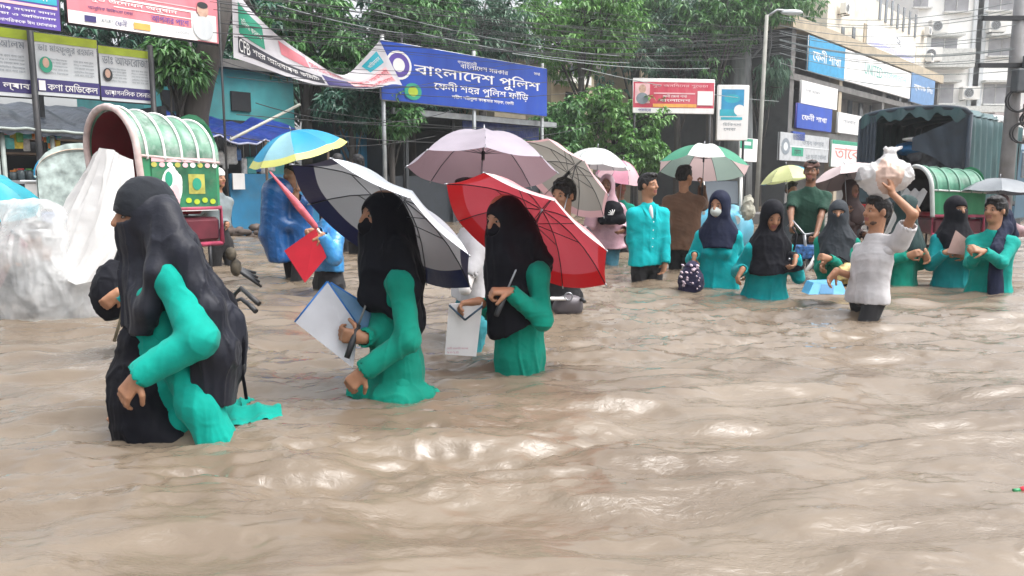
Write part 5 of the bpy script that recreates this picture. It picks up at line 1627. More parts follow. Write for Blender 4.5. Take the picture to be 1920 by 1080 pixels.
def woman_two():
    Y = 3.6
    q = lambda px, py, dy=0: P(px, py, Y + dy)
    h = Human('masked woman in black headscarf and green tunic under the grey navy umbrella', 716, 405, Y, -72, lean=.06, res=.007, hh=-52)
    h.trunk(.72, leg=.72, stride=.02)
    h.sh['L'] = q(752, 530, -.13); h.sh['R'] = q(728, 522, .14)
    h.arm('L', q(684, 694, -.20), d=(-.72, -.1, -.7), pn=(.4, .6, .1), curl=.9, pole=(.7, -.2, -.5), upper=.26, fore=.24)
    h.arm('R', q(682, 634, -.13), d=(-.9, -.1, .15), pn=(.1, .9, .2), curl=1.0, pole=(.4, .1, -1), upper=.28)
    h.finish(.0065, under=TEALD); h.eyes()
    S = Soft()
    h.sleeve(S, 'L', .056, .056, .050, .95); h.sleeve(S, 'R', .06, .052, .046, .92)
    S.cone(h.sh['L'], h.sh['R'], .062, .062, .05)
    chain_px(S, Y, [(742, 540, .02, 42), (740, 620, .02, 44), (742, 690, .02, 50), (740, 760, .02, 58)], .05)
    chain_px(S, Y, [(690, 745, -.08, 26), (745, 755, -.12, 26), (795, 742, -.02, 20)], .05)
    S.cut((0, 0, -.06), (0, 0, -1))
    S.build('tunic', TEALD, h.root, .0068, h.drape(.0095, 13, P(0, 560, Y).z))
    S = Soft(); ax = (h.hf, h.hl, h.hu)
    S.ell(q(720, 404, 0), (.112, .094, .112), ax, .02)
    S.ell(q(712, 445, 0), (.085, .080, .09), ax, .03)
    chain_px(S, Y, [(722, 450, .0, 44), (728, 500, .0, 52), (718, 548, -.05, 30), (704, 570, -.08, 12)], .05)
    chain_px(S, Y, [(700, 500, -.03, 22), (690, 560, -.06, 15)], .05)
    chain_px(S, Y, [(745, 430, .02, 30), (764, 520, .03, 28), (774, 600, .03, 20), (772, 660, .02, 12)], .05)
    chain_px(S, Y, [(748, 470, -.10, 24), (768, 540, -.12, 18), (776, 610, -.08, 16)], .05)
    chain_px(S, Y, [(690, 552, -.07, 14), (738, 592, -.12, 8)], .04)
    S.sub(h.hp(.105, 0, -.018), (.075, .056, .062), ax, .01)
    fo, cr = folds(.009, 13, 2.4, 25), crumple(.006, 14, 29)
    def dsp(V, N):
        t = np.clip((V[:, 2] - q(0, 440).z) / .08, 0, 1)
        return (fo(V, N) + .3 * cr(V, N)) * (1 - t) + t * .3 * cr(V, N)
    S.build('headscarf', BLACKC, h.root, .0075, dsp)
    h.mask(BLACKC)
    LATER.append((h.root, TEALD, [(648, 741), (700, 757), (765, 757), (824, 740)], [(662, 724), (712, 728), (765, 728), (812, 728)]))
    # umbrella
    silver = ucloth('silver_grey_canopy', (.37, .40, .44), back=(.24, .245, .26), trans=.30)
    navy = ucloth('navy_band', (.55, .57, .60), back=(.012, .016, .075), trans=.06)
    ax = Vector((.50, .47, .80))
    c = q(720, 427, -.02)
    u = umbrella('grey umbrella with navy border held low over the masked woman', c, ax, .50, .17, lambda i: silver, navy, .30, grip=q(664, 632, -.15), band_from=.84)
    # plastic folders in her far hand
    clear = mat('clear_plastic', (.70, .71, .76), .22, .08, 6, bump=.2, bscale=9, trans=.25, coat=.3)
    blueed = mat('blue_edge', (.01, .16, .52), .35)
    def folder(label, pts, m_, edge_m, edges, th=.008):
        pts = [Vector(p) for p in pts]
        r = thing('folder', label, 'folder', pts[-1])
        nrm = (pts[1] - pts[0]).cross(pts[2] - pts[0]).normalized() * th
        m = MB(); n = len(pts)
        m.add([p - nrm / 2 for p in pts] + [p + nrm / 2 for p in pts], [tuple(range(n))[::-1], tuple(range(n, 2 * n))] + [(i, (i + 1) % n, n + (i + 1) % n, n + i) for i in range(n)])
        m.build('cover', m_, r)
        for (a, b) in edges:
            MB().tube([pts[a], pts[b]], .0055, 6).build('edge_strip', edge_m, r)
        return r
    folder('white plastic folder with blue edges pointing down towards the water', [q(614, 528, -.08), q(553, 604, -.14), q(662, 690, -.10), q(672, 612, -.04)], clear, blueed, ((0, 1), (0, 3)))
    folder('clear blue document case tucked behind the white folder', [q(620, 530, -.03), q(694, 576, .02), q(708, 622, .02), q(662, 634, -.02)], mat('clear_blue', (.18, .36, .58), .2, .15, 7, trans=.25, coat=.4), blueed, ((0, 1), (2, 3)))
    return folder, clear, blueed
_folder, _clear, _blueed = woman_two()

def woman_three():
    Y = 4.06
    q = lambda px, py, dy=0: P(px, py, Y + dy)
    h = Human('woman in black headscarf and green tunic under the red umbrella', 944, 408, Y, -58, lean=.07, res=.007, nod=.25, hh=-45)
    h.trunk(.72, leg=.72, stride=.02)
    h.sh['L'] = q(1008, 512, -.10); h.sh['R'] = q(930, 505, .10)
    h.arm('L', q(958, 548, -.22), d=(-.98, -.15, .08), pn=(-.1, .2, -1), curl=1.35, pole=(.35, -.1, -1), upper=.245, fore=.23)
    h.arm('R', q(898, 566, -.12), d=(-.95, -.2, -.1), pn=(0, -.4, -.9), curl=1.0, pole=(.3, .4, -1), upper=.27)
    h.finish(.0065, under=TEALD); h.eyes()
    S = Soft()
    h.sleeve(S, 'L', .053, .051, .043, .94); h.sleeve(S, 'R', .058, .05, .04, .80)
    S.cone(h.sh['L'], h.sh['R'], .058, .058, .05)
    chain_px(S, Y, [(974, 520, .02, 42), (974, 610, .02, 44), (974, 660, .02, 46), (972, 730, .02, 50)], .05)
    S.cut((0, 0, -.05), (0, 0, -1))
    S.build('tunic', TEALD, h.root, .0068, h.drape(.0095, 33, P(0, 560, Y).z))
    S = Soft(); ax = (h.hf, h.hl, h.hu)
    S.ell(q(950, 406, 0), (.115, .096, .112), ax, .02)
    S.ell(q(944, 450, 0), (.090, .085, .10), ax, .03)
    chain_px(S, Y, [(950, 450, .0, 40), (962, 500, .0, 52), (955, 560, -.06, 36), (954, 602, -.08, 30)], .05)
    chain_px(S, Y, [(975, 430, .03, 34), (1008, 500, .05, 28)], .05)
    chain_px(S, Y, [(930, 510, -.02, 18), (934, 620, -.10, 20)], .05)
    chain_px(S, Y, [(955, 560, -.08, 34), (972, 630, -.10, 34)], .05)
    chain_px(S, Y, [(990, 450, -.06, 24), (1020, 490, -.06, 16)], .05)
    S.cut(q(950, 618, 0), (.50, 0, -1), .006, 12)
    S.sub(h.hp(.105, 0, -.012), (.075, .056, .055), ax, .01)
    fo, cr = folds(.009, 13, 2.4, 45), crumple(.006, 14, 49)
    def dsp(V, N):
        t = np.clip((V[:, 2] - q(0, 450).z) / .08, 0, 1)
        return (fo(V, N) + .3 * cr(V, N)) * (1 - t) + t * .3 * cr(V, N)
    S.build('headscarf', BLACKC, h.root, .0075, dsp)
    h.mask(BLACKC)
    red = ucloth('red_canopy', (.66, .30, .32), back=(.42, .055, .075), trans=.34)
    band = ucloth('red_band', (.68, .50, .50), back=(.50, .010, .016), trans=.20)
    u = umbrella('red umbrella with brighter red border over the woman in green', q(988, 440, -.02), Vector((.50, .47, .80)), .50, .17, lambda i: red, band, .15, grip=q(944, 560, -.245), band_from=.86)
    white = mat('paper_white', (.72, .72, .74), .4, .05, 5, bump=.15, bscale=9)
    r = _folder('white paper bag with dark blue flap lines in her lowered hand', [q(842, 570, -.16), q(905, 566, -.14), q(893, 668, -.10), q(834, 664, -.12)], white, mat('flap_line', (.03, .07, .12), .5), ())
    for a, b in (((842, 572), (872, 600)), ((872, 600), (905, 574))):
        MB().tube([q(a[0], a[1], -.175), q(b[0], b[1], -.165)], .006, 6).build('flap_line', MATS['flap_line'], r)
    m = MB()
    for i, t in enumerate(['েফনী সরকাির কেলজ', '২০২৪']):
        add_text(m, t, q(838, 655 + 8 * i, -.145), Vector((1, 0, .0)), UP, .11 - .05 * i, .012)
    m.build('lettering', mat('rose_print', (.5, .2, .3), .5), r)
woman_three()
# ------------------------------------------------------------------ the rest of the crowd
TG = cloth('white_tee', (.50, .49, .50), bump=.22, bscale=34, rough=.82, spec=.15)
def others():
    W = P
    # teal shirted boy
    Y = 8.0; h = Human('boy in open necked cyan shirt and dark trousers', 1216, 347, Y, 18, female=False, skin='mid', hh=48)
    h.trunk(stride=.04)
    h.arm('L', W(1248, 492, Y - .10), d=(-.25, -.1, -1), curl=.5, pole=(0.32, .4, -1)); h.arm('R', W(1194, 492, Y - .05), d=(.1, 0, -1), curl=.5, pole=(-0.32, .4, -1))
    h.finish(under=CYAN); h.eyes(); h.hair(vol=1.0)
    h.shirt(CYAN, W(0, 497, Y).z, 'shirt', w=(.150, .148, .165, .18), seed=2, amp=.008, ra=.062, rb=.055, rc=.050)
    h.trousers(PANTS)
    S = Soft(); S.cone(h.neck + h.f * .03 - v3(0, 0, .05), h.chest + h.f * .095 + v3(0, 0, .05), .035, .012, .02); S.build('undershirt', TG, h.root, .006)
    m = MB()
    for g in (-1, 1):
        a = h.neck + h.l * (g * .065) + h.f * .02 - v3(0, 0, .02); b = h.chest + h.f * .125 + h.l * (g * .022) + v3(0, 0, .04)
        m.sheet(lambda u, v: a.lerp(b, u) + h.l * (g * .04 * v * (1 - u * .6)) + h.f * .012 - v3(0, 0, .01 * v), 6, 3)
    m.build('collar', CYAN, h.root)
    for i in range(4):
        p = h.chest + h.f * (.128 - .004 * i) + v3(0, 0, .01 - .085 * i)
        MB().blob(p, (.006, .006, .006), nu=8, nv=5).build('button', WHITE, h.root)
    # brown kurta man, back to the camera
    Y = 9.0; h = Human('man in long brown tunic with his back turned under a striped umbrella', 1284, 330, Y, 165, female=False, hh=120)
    h.trunk(stride=.05)
    h.arm('R', W(1316, 350, Y + .12), d=(0, .1, 1), curl=1.3, pole=(0.14, .3, -1)); h.arm('L', W(1262, 440, Y + .1), curl=.5)
    h.finish(under=PANTS); h.hair(vol=1.02)
    h.shirt(cloth('brown_cloth', (.115, .060, .036), bump=.4, bscale=20), W(0, 468, Y).z, 'long_shirt', w=(.175, .175, .185, .20), seed=5, amp=.010, ra=.075, rb=.066)
    h.trousers(PANTS)
    gr, wh = ucloth('gore_green', (.05, .30, .18), back=(.30, .40, .36), trans=.35), ucloth('gore_white', (.66, .68, .66), back=(.60, .46, .46), trans=.40)
    umbrella('green and white striped umbrella over the man in brown', W(1318, 316, 8.8), Vector((.10, .26, 1)), .52, .27, lambda i: gr if i % 2 else wh, None, .2, grip=W(1317, 352, 9.05))
    # girl with the pale mask
    Y = 7.25; h = Human('girl in navy headscarf and pale face mask carrying a dotted bag', 1349, 384, Y, -18, lean=.05, hh=-42, nod=.15)
    h.trunk()
    h.arm('R', W(1302, 478, Y - .05), d=(-.1, -.1, -1), curl=1.2, pole=(-0.27, .5, -1)); h.arm('L', W(1394, 500, Y - .12), d=(.2, -.3, -.8), curl=.8, pole=(0.40, .4, -1))
    h.finish(under=CYAN); h.eyes(); h.hijab(NAVYC, .30, .135, seed=3, backdrop=.2)
    h.mask(cloth('mask_pale', (.58, .63, .60), bump=.15))
    h.shirt(CYAN, -.06, seed=8, amp=.011, w=(.15, .15, .18, .21), cutz=False)
    # girl looking down
    Y = 6.7; h = Human('girl in black headscarf looking down at the water', 1448, 404, Y, 2, lean=.12, nod=.50)
    h.trunk()
    h.arm('R', W(1392, 505, Y - .05), d=(-.5, -.2, -.8), curl=.7, pole=(-0.40, .4, -1)); h.arm('L', W(1492, 482, Y - .1), d=(-.3, -.4, -.8), curl=.9, pole=(0.40, .4, -1))
    h.finish(under=CYAND); h.eyes(); h.hijab(BLACKC, .40, .180, seed=6, backdrop=.25, amp=.009)
    h.shirt(CYAND, -.06, seed=9, amp=.011, w=(.155, .15, .195, .245), deep=1.25, cutz=False)
    S = Soft(); S.ell(W(1486, 490, Y - .06), (.075, .06, .085), None, .03); S.cone(W(1472, 500, Y - .08), W(1498, 500, Y - .05), .045, .045, .03)
    bg_ = thing('shoulder_bag', 'black shoulder bag at the hip of the girl looking down', 'bag', W(1455, 490, Y - .15)); S.build('body', BLACKC, bg_, .011, crumple(.006, 14, 4))
    MB().blob(W(1480, 486, Y - .125), .011, nu=8, nv=6).build('clasp', STEEL, bg_)
    MB().tube([W(1488, 470, Y - .12), W(1494, 440, Y - .08), W(1486, 425, Y - .02)], .009, 6).build('strap', BLACKC, bg_)
    # olive shirt man at the handlebar
    Y = 9.0; h = Human('man in dark green short sleeved shirt and cap leaning on a handlebar', 1521, 321, Y, -14, female=False, skin='dark', hh=-32, lean=.06)
    h.trunk()
    h.arm('R', W(1484, 420, Y - .32), d=(-.3, -.6, -.5), curl=1.2, pole=(-0.36, .2, -1)); h.arm('L', W(1530, 440, Y - .30), d=(-.5, -.6, -.5), curl=1.2, pole=(0.36, .2, -1))
    h.finish(bare='LR'); h.eyes(); h.hair(); h.beard()
    h.shirt(cloth('olive_cloth', (.012, .052, .034), bump=.3), W(0, 440, Y).z, 'shirt', upto=-.6, ra=.066, rb=.062, w=(.165, .155, .16, .16), seed=12, amp=.009)
    h.trousers(PANTS)
    S = Soft(); S.ell(h.hp(-.012, 0, .06), (.108, .09, .072), (h.hf, h.hl, h.hu), .01); S.cut(h.hp(0, 0, .045), -np.array(h.hu)); S.cone(h.hp(.08, 0, .05), h.hp(.14, 0, .04), .035, .03, .02, (h.hu, 3.0)); S.build('cap', cloth('cap_brown', (.10, .05, .04)), h.root, .008)
    # charcoal hijab girl
    Y = 7.8; h = Human('girl in charcoal face veil and green tunic beside the man in white', 1572, 400, Y, -30, hh=-24)
    h.trunk()
    h.arm('L', W(1556, 485, Y - .25), d=(-.9, -.2, .2), curl=1.1, pole=(0.32, .3, -1)); h.arm('R', W(1545, 492, Y - .15), d=(-.4, -.4, -.5), curl=1)
    h.finish(under=TEALD); h.eyes(); h.hijab(GREYH, .36, .15, niqab=True, slit=.012, seed=9, backdrop=.3, amp=.009)
    h.shirt(TEALD, -.06, seed=19, amp=.011, cutz=False)
    # man in white with the sack
    Y = 5.7; h = Human('man in white shirt wading with one arm raised to a sack', 1644, 396, Y, -68, female=False, skin='mid', hh=-80, lean=-.04, res=.008, scale=.94)
    h.hip.z += .12; h.waist.z += .07; h.trunk(stride=.15)
    h.sh['L'] = W(1686, 455, Y - .16); h.sh['R'] = W(1640, 458, Y + .15)
    h.arm('L', W(1672, 362, Y - .12), d=(-.05, .1, 1), pn=(-.5, .6, .1), curl=.8, pole=(0.40, -.6, -1), upper=.25, fore=.24); h.arm('R', W(1568, 508, Y + .02), d=(-.6, -.1, -.75), pn=(.3, -.5, -.2), curl=.55, pole=(0.09, .3, -1), upper=.30, fore=.29)
    h.finish(bare='LR', under=TG); h.eyes(); h.hair(); h.beard()
    h.shirt(TG, W(0, 566, Y).z, 'shirt', upto=-.55, ra=.074, rb=.070, w=(.150, .142, .155, .165), deep=1.3, seed=21, amp=.007, sides='LR')
    h.trousers(cloth('grey_trousers', (.055, .055, .060), bump=.5), r=.85)
    r = thing('sack', 'white and orange plastic sack carried on the head of the man in white', 'sack', W(1650, 372, Y))
    S = Soft()
    for a in ((1668, 326, -.02, 36), (1628, 330, .02, 26), (1688, 330, -.03, 26), (1652, 350, 0, 28)): S.ell(W(a[0], a[1], Y + a[2]), [pxr(a[3] * .87, Y)] * 3, None, .05)
    S.cone(W(1668, 298, Y), W(1673, 282, Y), .05, .03, .04); S.cone(W(1672, 284, Y), W(1690, 276, Y + .02), .025, .018, .02); S.cone(W(1672, 284, Y), W(1660, 279, Y - .02), .025, .015, .02)
    orange = mat('sack_orange', (.58, .42, .35), .4, .2, 8); sackm = mat('sack_white', (.66, .65, .65), .25, .10, 9, bump=.5, bscale=26, bdist=.012, trans=.35, coat=.3)
    c1 = np.array(W(1672, 325, Y - .15))
    S.build('sack_body', [sackm, orange, mat('sack_grey', (.36, .36, .37), .4, .2, 9, trans=.15)], r, .011, lambda V, N: (crumple(.016, 9, 3)(V, N) + crumple(.006, 24, 5)(V, N)), lambda C: np.where(np.linalg.norm((C - c1) * np.array([1, .7, .55]), axis=1) < .095, 1, np.where(C[:, 0] < c1[0] - .16, 2, 0)))
    # girl half hidden behind him
    Y = 7.6; h = Human('girl in dark green headscarf half hidden behind the man in white', 1702, 392, Y, 40, hh=60)
    h.trunk()
    h.arm('L', W(1733, 470, Y - .12), d=(.2, -.3, -.9), curl=.6, pole=(0.32, .3, -1)); h.arm('R', W(1700, 480, Y - .2), curl=.6)
    h.finish(under=TEALD); h.hijab(cloth('dark_green_cloth', (.012, .035, .035)), .28, .14, seed=14); h.shirt(TEALD, -.06, seed=22, amp=.011, cutz=False)
    # face-veiled girl with a file
    Y = 7.55; h = Human('girl in black face veil holding a pinkish file to her chest', 1793, 393, Y, -4, hh=8)
    h.trunk()
    h.arm('R', W(1772, 474, Y - .24), d=(.85, -.1, .25), pn=(.2, .8, 0), curl=.8, pole=(-0.32, .2, -1)); h.arm('L', W(1812, 478, Y - .2), d=(-.8, -.3, .1), pn=(-.2, .8, 0), curl=.8, pole=(0.36, .2, -1))
    h.finish(under=CYAND); h.eyes(); h.hijab(BLACKC, .26, .135, niqab=True, slit=.014, seed=16); h.shirt(cloth('teal_blue_cloth', (.004, .25, .27), bump=.22, bscale=34, rough=.82, spec=.15), -.06, seed=24, amp=.011, cutz=False)
    f_ = _folder('pinkish cardboard file held by the girl in the black face veil', [W(1776, 474, Y - .27), W(1792, 432, Y - .25), W(1818, 452, Y - .25), W(1806, 478, Y - .27)], mat('pink_card', (.42, .27, .24), .6, .1, 6), _blueed, ())
    # bare-headed girl with a navy scarf
    Y = 7.1; h = Human('dark haired girl with a navy scarf down her front, hands clasped', 1866, 394, Y, -40, hh=-66)
    h.trunk()
    h.arm('R', W(1838, 470, Y - .25), d=(-.7, -.3, .2), pn=(.3, .6, -.5), curl=1.1, pole=(-0.09, .5, -1)); h.arm('L', W(1846, 472, Y - .30), d=(-.9, .1, .2), pn=(-.2, .5, -.6), curl=1.1, pole=(0.36, -.1, -1))
    h.finish(under=CYAND); h.eyes(); h.hair(vol=1.06); h.shirt(cloth('sea_green_cloth', (.004, .26, .22), bump=.22, bscale=34, rough=.82, spec=.15), -.06, seed=26, amp=.011, w=(.15, .145, .175, .19), cutz=False)
    S = Soft(); k = Y
    chain_px(S, Y, [(1884, 402, .05, 12), (1884, 430, -.02, 14), (1868, 470, -.16, 12), (1866, 560, -.20, 15)], .03, (np.array([0, 1.0, 0]), 1.8)); chain_px(S, Y, [(1884, 405, .06, 14), (1894, 440, .1, 14)], .03)
    S.cut((0, 0, -.03), (0, 0, -1)); S.build('scarf', NAVYC, h.root, .009, folds(.007, 20, 4, 3))
    # pink raincoat
    Y = 9.7; h = Human('person in pale pink raincoat with a black bag on the chest', 1138, 347, Y, -18, female=True, skin='dark', scale=1.02)
    h.trunk()
    h.arm('R', W(1118, 385, Y - .2), d=(0, 0, 1), curl=1.3, pole=(-0.27, .3, -1)); h.arm('L', W(1168, 432, Y - .1), d=(-.6, -.3, -.3), curl=.8, pole=(0.36, .3, -1))
    h.finish(); h.eyes()
    pinkr = mat('pink_vinyl', (.55, .33, .39), .3, .12, 8, bump=.4, bscale=20, trans=.2, coat=.3)
    h.hijab(pinkr, .06, .13, seed=17, chest=False, name='hood', amp=.004, open_=1.1)
    h.shirt(pinkr, W(0, 464, Y).z, 'raincoat', w=(.19, .19, .215, .235), ra=.085, rb=.078, rc=.075, upto=.9, seed=29, amp=.013)
    h.trousers(mat('jeans', (.03, .13, .18), .8, .2, 9, bump=.3))
    S = Soft(); S.ell(W(1147, 398, Y - .22), (.15, .08, .145), None, .03); S.cone(W(1130, 412, Y - .25), W(1166, 412, Y - .25), .06, .06, .03)
    r = thing('chest_bag', 'black bag with white emblem on the pink raincoat', 'bag', W(1147, 412, Y - .22)); S.build('body', BLACKC, r, .011, crumple(.008, 12, 2))
    m = MB(); c = W(1149, 402, Y - .325)
    for a in range(5):
        t = 1.2 + a * .5; m.tube([c, c + v3(math.cos(t), 0, math.sin(t)) * .06], [.010, .004], 5)
    m.build('emblem', WHITE, r)
    grw = ucloth('pale_canopy', (.60, .63, .62), back=(.36, .33, .34), trans=.35)
    umbrella('plain white umbrella above the person in the pink raincoat', W(1117, 312, 9.4), Vector((.10, .05, 1)), .42, .22, lambda i: grw, None, .1, grip=W(1118, 380, 9.45))
    pk = ucloth('pink_canopy', (.62, .26, .36), back=(.55, .22, .30), trans=.4); pk2 = ucloth('pale_pink_canopy', (.66, .44, .48), back=(.60, .36, .42), trans=.4)
    umbrella('small pink umbrella behind the pink raincoat', W(1160, 335, 11), Vector((.2, -.2, 1)), .36, .26, lambda i: pk2 if i % 2 else pk, None, .3, grip=W(1160, 400, 11))
    h = Human('person hidden under the small pink umbrella', 1164, 352, 11.2, 10, skin='dark'); h.trunk(); h.arm('R', W(1160, 396, 11.0), d=(0, 0, 1), curl=1.2); h.arm('L', W(1180, 430, 11.1)); h.finish(res=.013); h.hair(res=.009); h.shirt(TEALD, .25, seed=33, res=.014); h.trousers(PANTS, res=.014)
    # boy with the checked shirt
    Y = 6.0; h = Human('boy with thick dark hair in a checked shirt under the pale pink umbrella', 1056, 366, Y, -30, female=False, skin='mid', hh=-38, nod=.1, res=.009)
    h.trunk()
    h.arm('L', W(1078, 470, Y - .2), d=(-.6, -.3, -.2), curl=1.1, pole=(0.36, .2, -1)); h.arm('R', W(1048, 440, Y - .3), d=(0, 0, 1), curl=1.3)
    h.finish(); h.eyes(); h.hair(vol=1.08)
    chk = mat('checked_cloth', (.05, .04, .05), .8, .1, 9)
    n_, l_ = chk.node_tree.nodes, chk.node_tree.links
    if not chk.get('done'):
        chk['done'] = 1
        v = n_.new('ShaderNodeTexVoronoi'); v.inputs['Scale'].default_value = 24; v.feature = 'F1'
        tc = n_.new('ShaderNodeTexCoord'); l_.new(tc.outputs['Object'], v.inputs['Vector'])
        r_ = n_.new('ShaderNodeValToRGB'); r_.color_ramp.interpolation = 'CONSTANT'
        r_.color_ramp.elements[0].color = (.45, .38, .40, 1); r_.color_ramp.elements[1].color = (.035, .022, .03, 1); r_.color_ramp.elements[1].position = .34
        l_.new(v.outputs['Distance'], r_.inputs['Fac']); l_.new(r_.outputs['Color'], n_['Principled BSDF'].inputs['Base Color'])
    h.shirt(chk, W(0, 520, Y).z, 'shirt', w=(.17, .16, .165, .17), seed=31, amp=.008)
    h.trousers(PANTS)
    pp = ucloth('blush_canopy', (.66, .46, .44), back=(.30, .285, .26), trans=.30); pb = ucloth('blush_band', (.62, .38, .40), back=(.60, .36, .38), trans=.3)
    umbrella('pale pink umbrella with grey lining above the boy in checks', W(1056, 336, 6.05), Vector((.62, .42, .70)), .44, .16, lambda i: pp, pb, .25, grip=W(1048, 430, 5.72), band_from=.9)
    # mauve umbrella and its bearer
    Y = 4.85; h = Human('person in loose white shirt walking under the mauve umbrella', 880, 372, Y, -70, female=False, skin='mid', res=.009)
    h.trunk(stride=.06)
    h.arm('R', W(893, 470, Y + .02), d=(0, 0, 1), curl=1.3, pole=(0.09, .2, -1)); h.arm('L', W(858, 470, Y - .24), d=(-.6, -.1, .3), curl=1, pole=(0.36, 0, -1))
    h.finish(bare='R', under=WHITE); h.eyes(); h.hair()
    h.shirt(mat('pale_shirt', (.55, .55, .57), .75, .06, 9, bump=.22, bscale=34, spec=.15), W(0, 560, Y).z, 'shirt', w=(.165, .16, .17, .18), upto=-.6, seed=35, amp=.010)
    h.trousers(mat('turquoise_jeans', (.02, .20, .24), .8, .25, 9, bump=.3))
    mv = ucloth('mauve_canopy', (.40, .36, .42), back=(.29, .20, .23), trans=.34)
    umbrella('large mauve umbrella behind the red one', W(905, 318, Y), Vector((.03, .27, 1)), .475, .24, lambda i: mv, None, .05, grip=W(895, 462, Y + .02), wob=.01)
    # blue raincape with the yellow-edged umbrella
    Y = 8.0; h = Human('person in deep blue raincape under the yellow edged umbrella', 548, 326, Y, -30, female=False, skin='mid')
    h.trunk()
    h.arm('R', W(556, 372, Y - .2), d=(0, 0, 1), curl=1.3); h.arm('L', W(530, 420, Y - .15), curl=.8)
    h.finish(); h.hair()
    bl = mat('blue_vinyl', (.008, .085, .27), .3, .2, 6, bump=.5, bscale=12, coat=.3, bdist=.03)
    def ext(S): chain_px(S, Y, [(520, 360, -.1, 28), (512, 440, -.1, 24), (522, 480, -.12, 20)], .05)
    h.shirt(bl, W(0, 488, Y).z, 'raincape', w=(.165, .165, .18, .195), ra=.075, rb=.07, rc=.066, seed=41, amp=.016, extra=ext)
    ub, uy, uw = ucloth('azure_canopy', (.015, .30, .52), back=(.01, .16, .28)), ucloth('yellow_band', (.66, .66, .20), back=(.5, .5, .12)), ucloth('pale_azure_canopy', (.28, .52, .60), back=(.1, .25, .3))
    umbrella('sky blue umbrella with yellow border at the market stall', W(560, 290, 7.9), Vector((-.24, -.20, 1)), .51, .24, lambda i: uw if i % 3 == 1 else ub, uy, .2, grip=W(558, 362, 7.82), band_from=.88)
    # light blue raincoat, red file and furled umbrella
    Y = 7.1; h = Human('person in light blue raincoat reaching out with a red file', 612, 372, Y, -48, female=False, skin='mid')
    h.trunk()
    h.arm('R', W(594, 432, Y - .25), d=(-.8, -.4, -.2), curl=1.2, pole=(0.14, .2, -1)); h.arm('L', W(604, 440, Y - .35), d=(-.8, -.2, -.3), pn=(0, .6, -.6), curl=1.0, pole=(0.27, 0, -1))
    h.finish(); h.hair()
    lb = mat('light_blue_vinyl', (.03, .22, .50), .28, .25, 7, bump=.5, bscale=14, coat=.35, bdist=.03)
    h.shirt(lb, W(0, 508, Y).z, 'raincoat', w=(.165, .165, .19, .215), ra=.072, rb=.067, rc=.06, upto=.88, seed=43, amp=.016)
    h.trousers(PANTS, r=1.2)
    rc = mat('red_card', (.48, .010, .028), .4, .08, 6)
    _folder('red file held out over the water', [W(533, 470, Y - .40), W(592, 428, Y - .38), W(612, 482, Y - .36), W(572, 530, Y - .40)], rc, rc, (), .012)
    r = thing('furled_umbrella', 'furled red umbrella pointing up past the blue raincape', 'umbrella', W(600, 436, Y - .36))
    a, b = W(506, 322, Y - .5), W(604, 440, Y - .36)
    MB().tube([a, a.lerp(b, .12), a.lerp(b, .55), a.lerp(b, .86), a.lerp(b, .9)], [.006, .012, .034, .026, .012], 10).build('canopy', mat('furled_red', (.52, .10, .13), .5, .2, 12, bump=.5, stretch=(1, 1, 1)), r)
    MB().tube([a.lerp(b, .88), b, b.lerp(a, -.06)], [.008, .008, .014], 8).build('shaft', WHITE, r)
    for i in range(5):
        o_ = v3(.012 * math.cos(i * 1.3), .012, .012 * math.sin(i * 1.3)); MB().tube([a, a.lerp(b, .5) + o_ * 2.4, a.lerp(b, .85) + o_ * 1.6], .004, 5).build('rib', mat('pale_red', (.62, .35, .36), .5), r)
    # white capped man behind the rickshaw
    Y = 9.6; h = Human('man in white cap standing behind the rickshaw', 408, 334, Y, 70, female=False, skin='mid', hh=70); h.trunk()
    h.arm('R', W(395, 420, Y)); h.arm('L', W(425, 420, Y - .1)); h.finish(res=.012); h.eyes()
    S = Soft(); S.ell(h.hp(-.012, 0, .05), (.105, .088, .085), (h.hf, h.hl, h.hu), .01); S.cut(h.hp(0, 0, .03), -np.array(h.hu)); S.build('cap', WHITE, h.root, .009)
    h.beard(); h.shirt(mat('grey_shirt', (.16, .19, .2), .8), W(0, 428, Y).z, 'shirt', seed=51, res=.014); h.trousers(PANTS, res=.014)
    # two by the blue fence
    for i, (px, py, Y, hd, lab, m_) in enumerate(((634, 304, 11.5, 170, 'dark haired person in grey by the blue fence, back turned', mat('grey_shirt', (.16, .19, .2), .8)), (672, 306, 11.0, 200, 'person in dark shirt by the blue fence beside the kiosk', mat('night_shirt', (.04, .05, .06), .8)))):
        h = Human(lab, px, py, Y, hd, female=False, skin='mid'); h.trunk(); h.arm('R', h.hip + h.l * -.25 + v3(0, 0, .05)); h.arm('L', h.hip + h.l * .25 + v3(0, 0, .05)); h.finish(res=.013); h.hair(res=.009); h.shirt(m_, .2, 'shirt', seed=60 + i, res=.015); h.trousers(PANTS, res=.015)
    # student right behind the nearest woman
    Y = 4.5; h = Human('student in teal sleeves close behind the nearest woman, black bag in hand', 262, 392, Y, -60, res=.009, scale=.97)
    h.trunk()
    h.arm('R', W(226, 540, Y - .1), d=(-.3, -.2, -.9), curl=1.0, pole=(-0.40, .1, -1)); h.arm('L', W(222, 548, Y - .28), d=(-.7, -.3, -.7), curl=.9, pole=(-0.09, -.2, -1))
    h.finish(); h.eyes(); h.hijab(BLACKC, .28, .14, niqab=True, slit=.012, seed=44); h.shirt(CYAN, -.06, seed=46, amp=.010, res=.010, cutz=False)
    S = Soft(); S.ell(W(208, 552, Y - .2), (.11, .09, .15), None, .03); S.ell(W(216, 520, Y - .15), (.09, .08, .10), None, .04)
    r = thing('handbag', 'black cloth bag held by the student behind the nearest woman', 'bag', W(208, 590, Y - .2)); S.build('body', BLACKC, r, .010, crumple(.009, 13, 8))
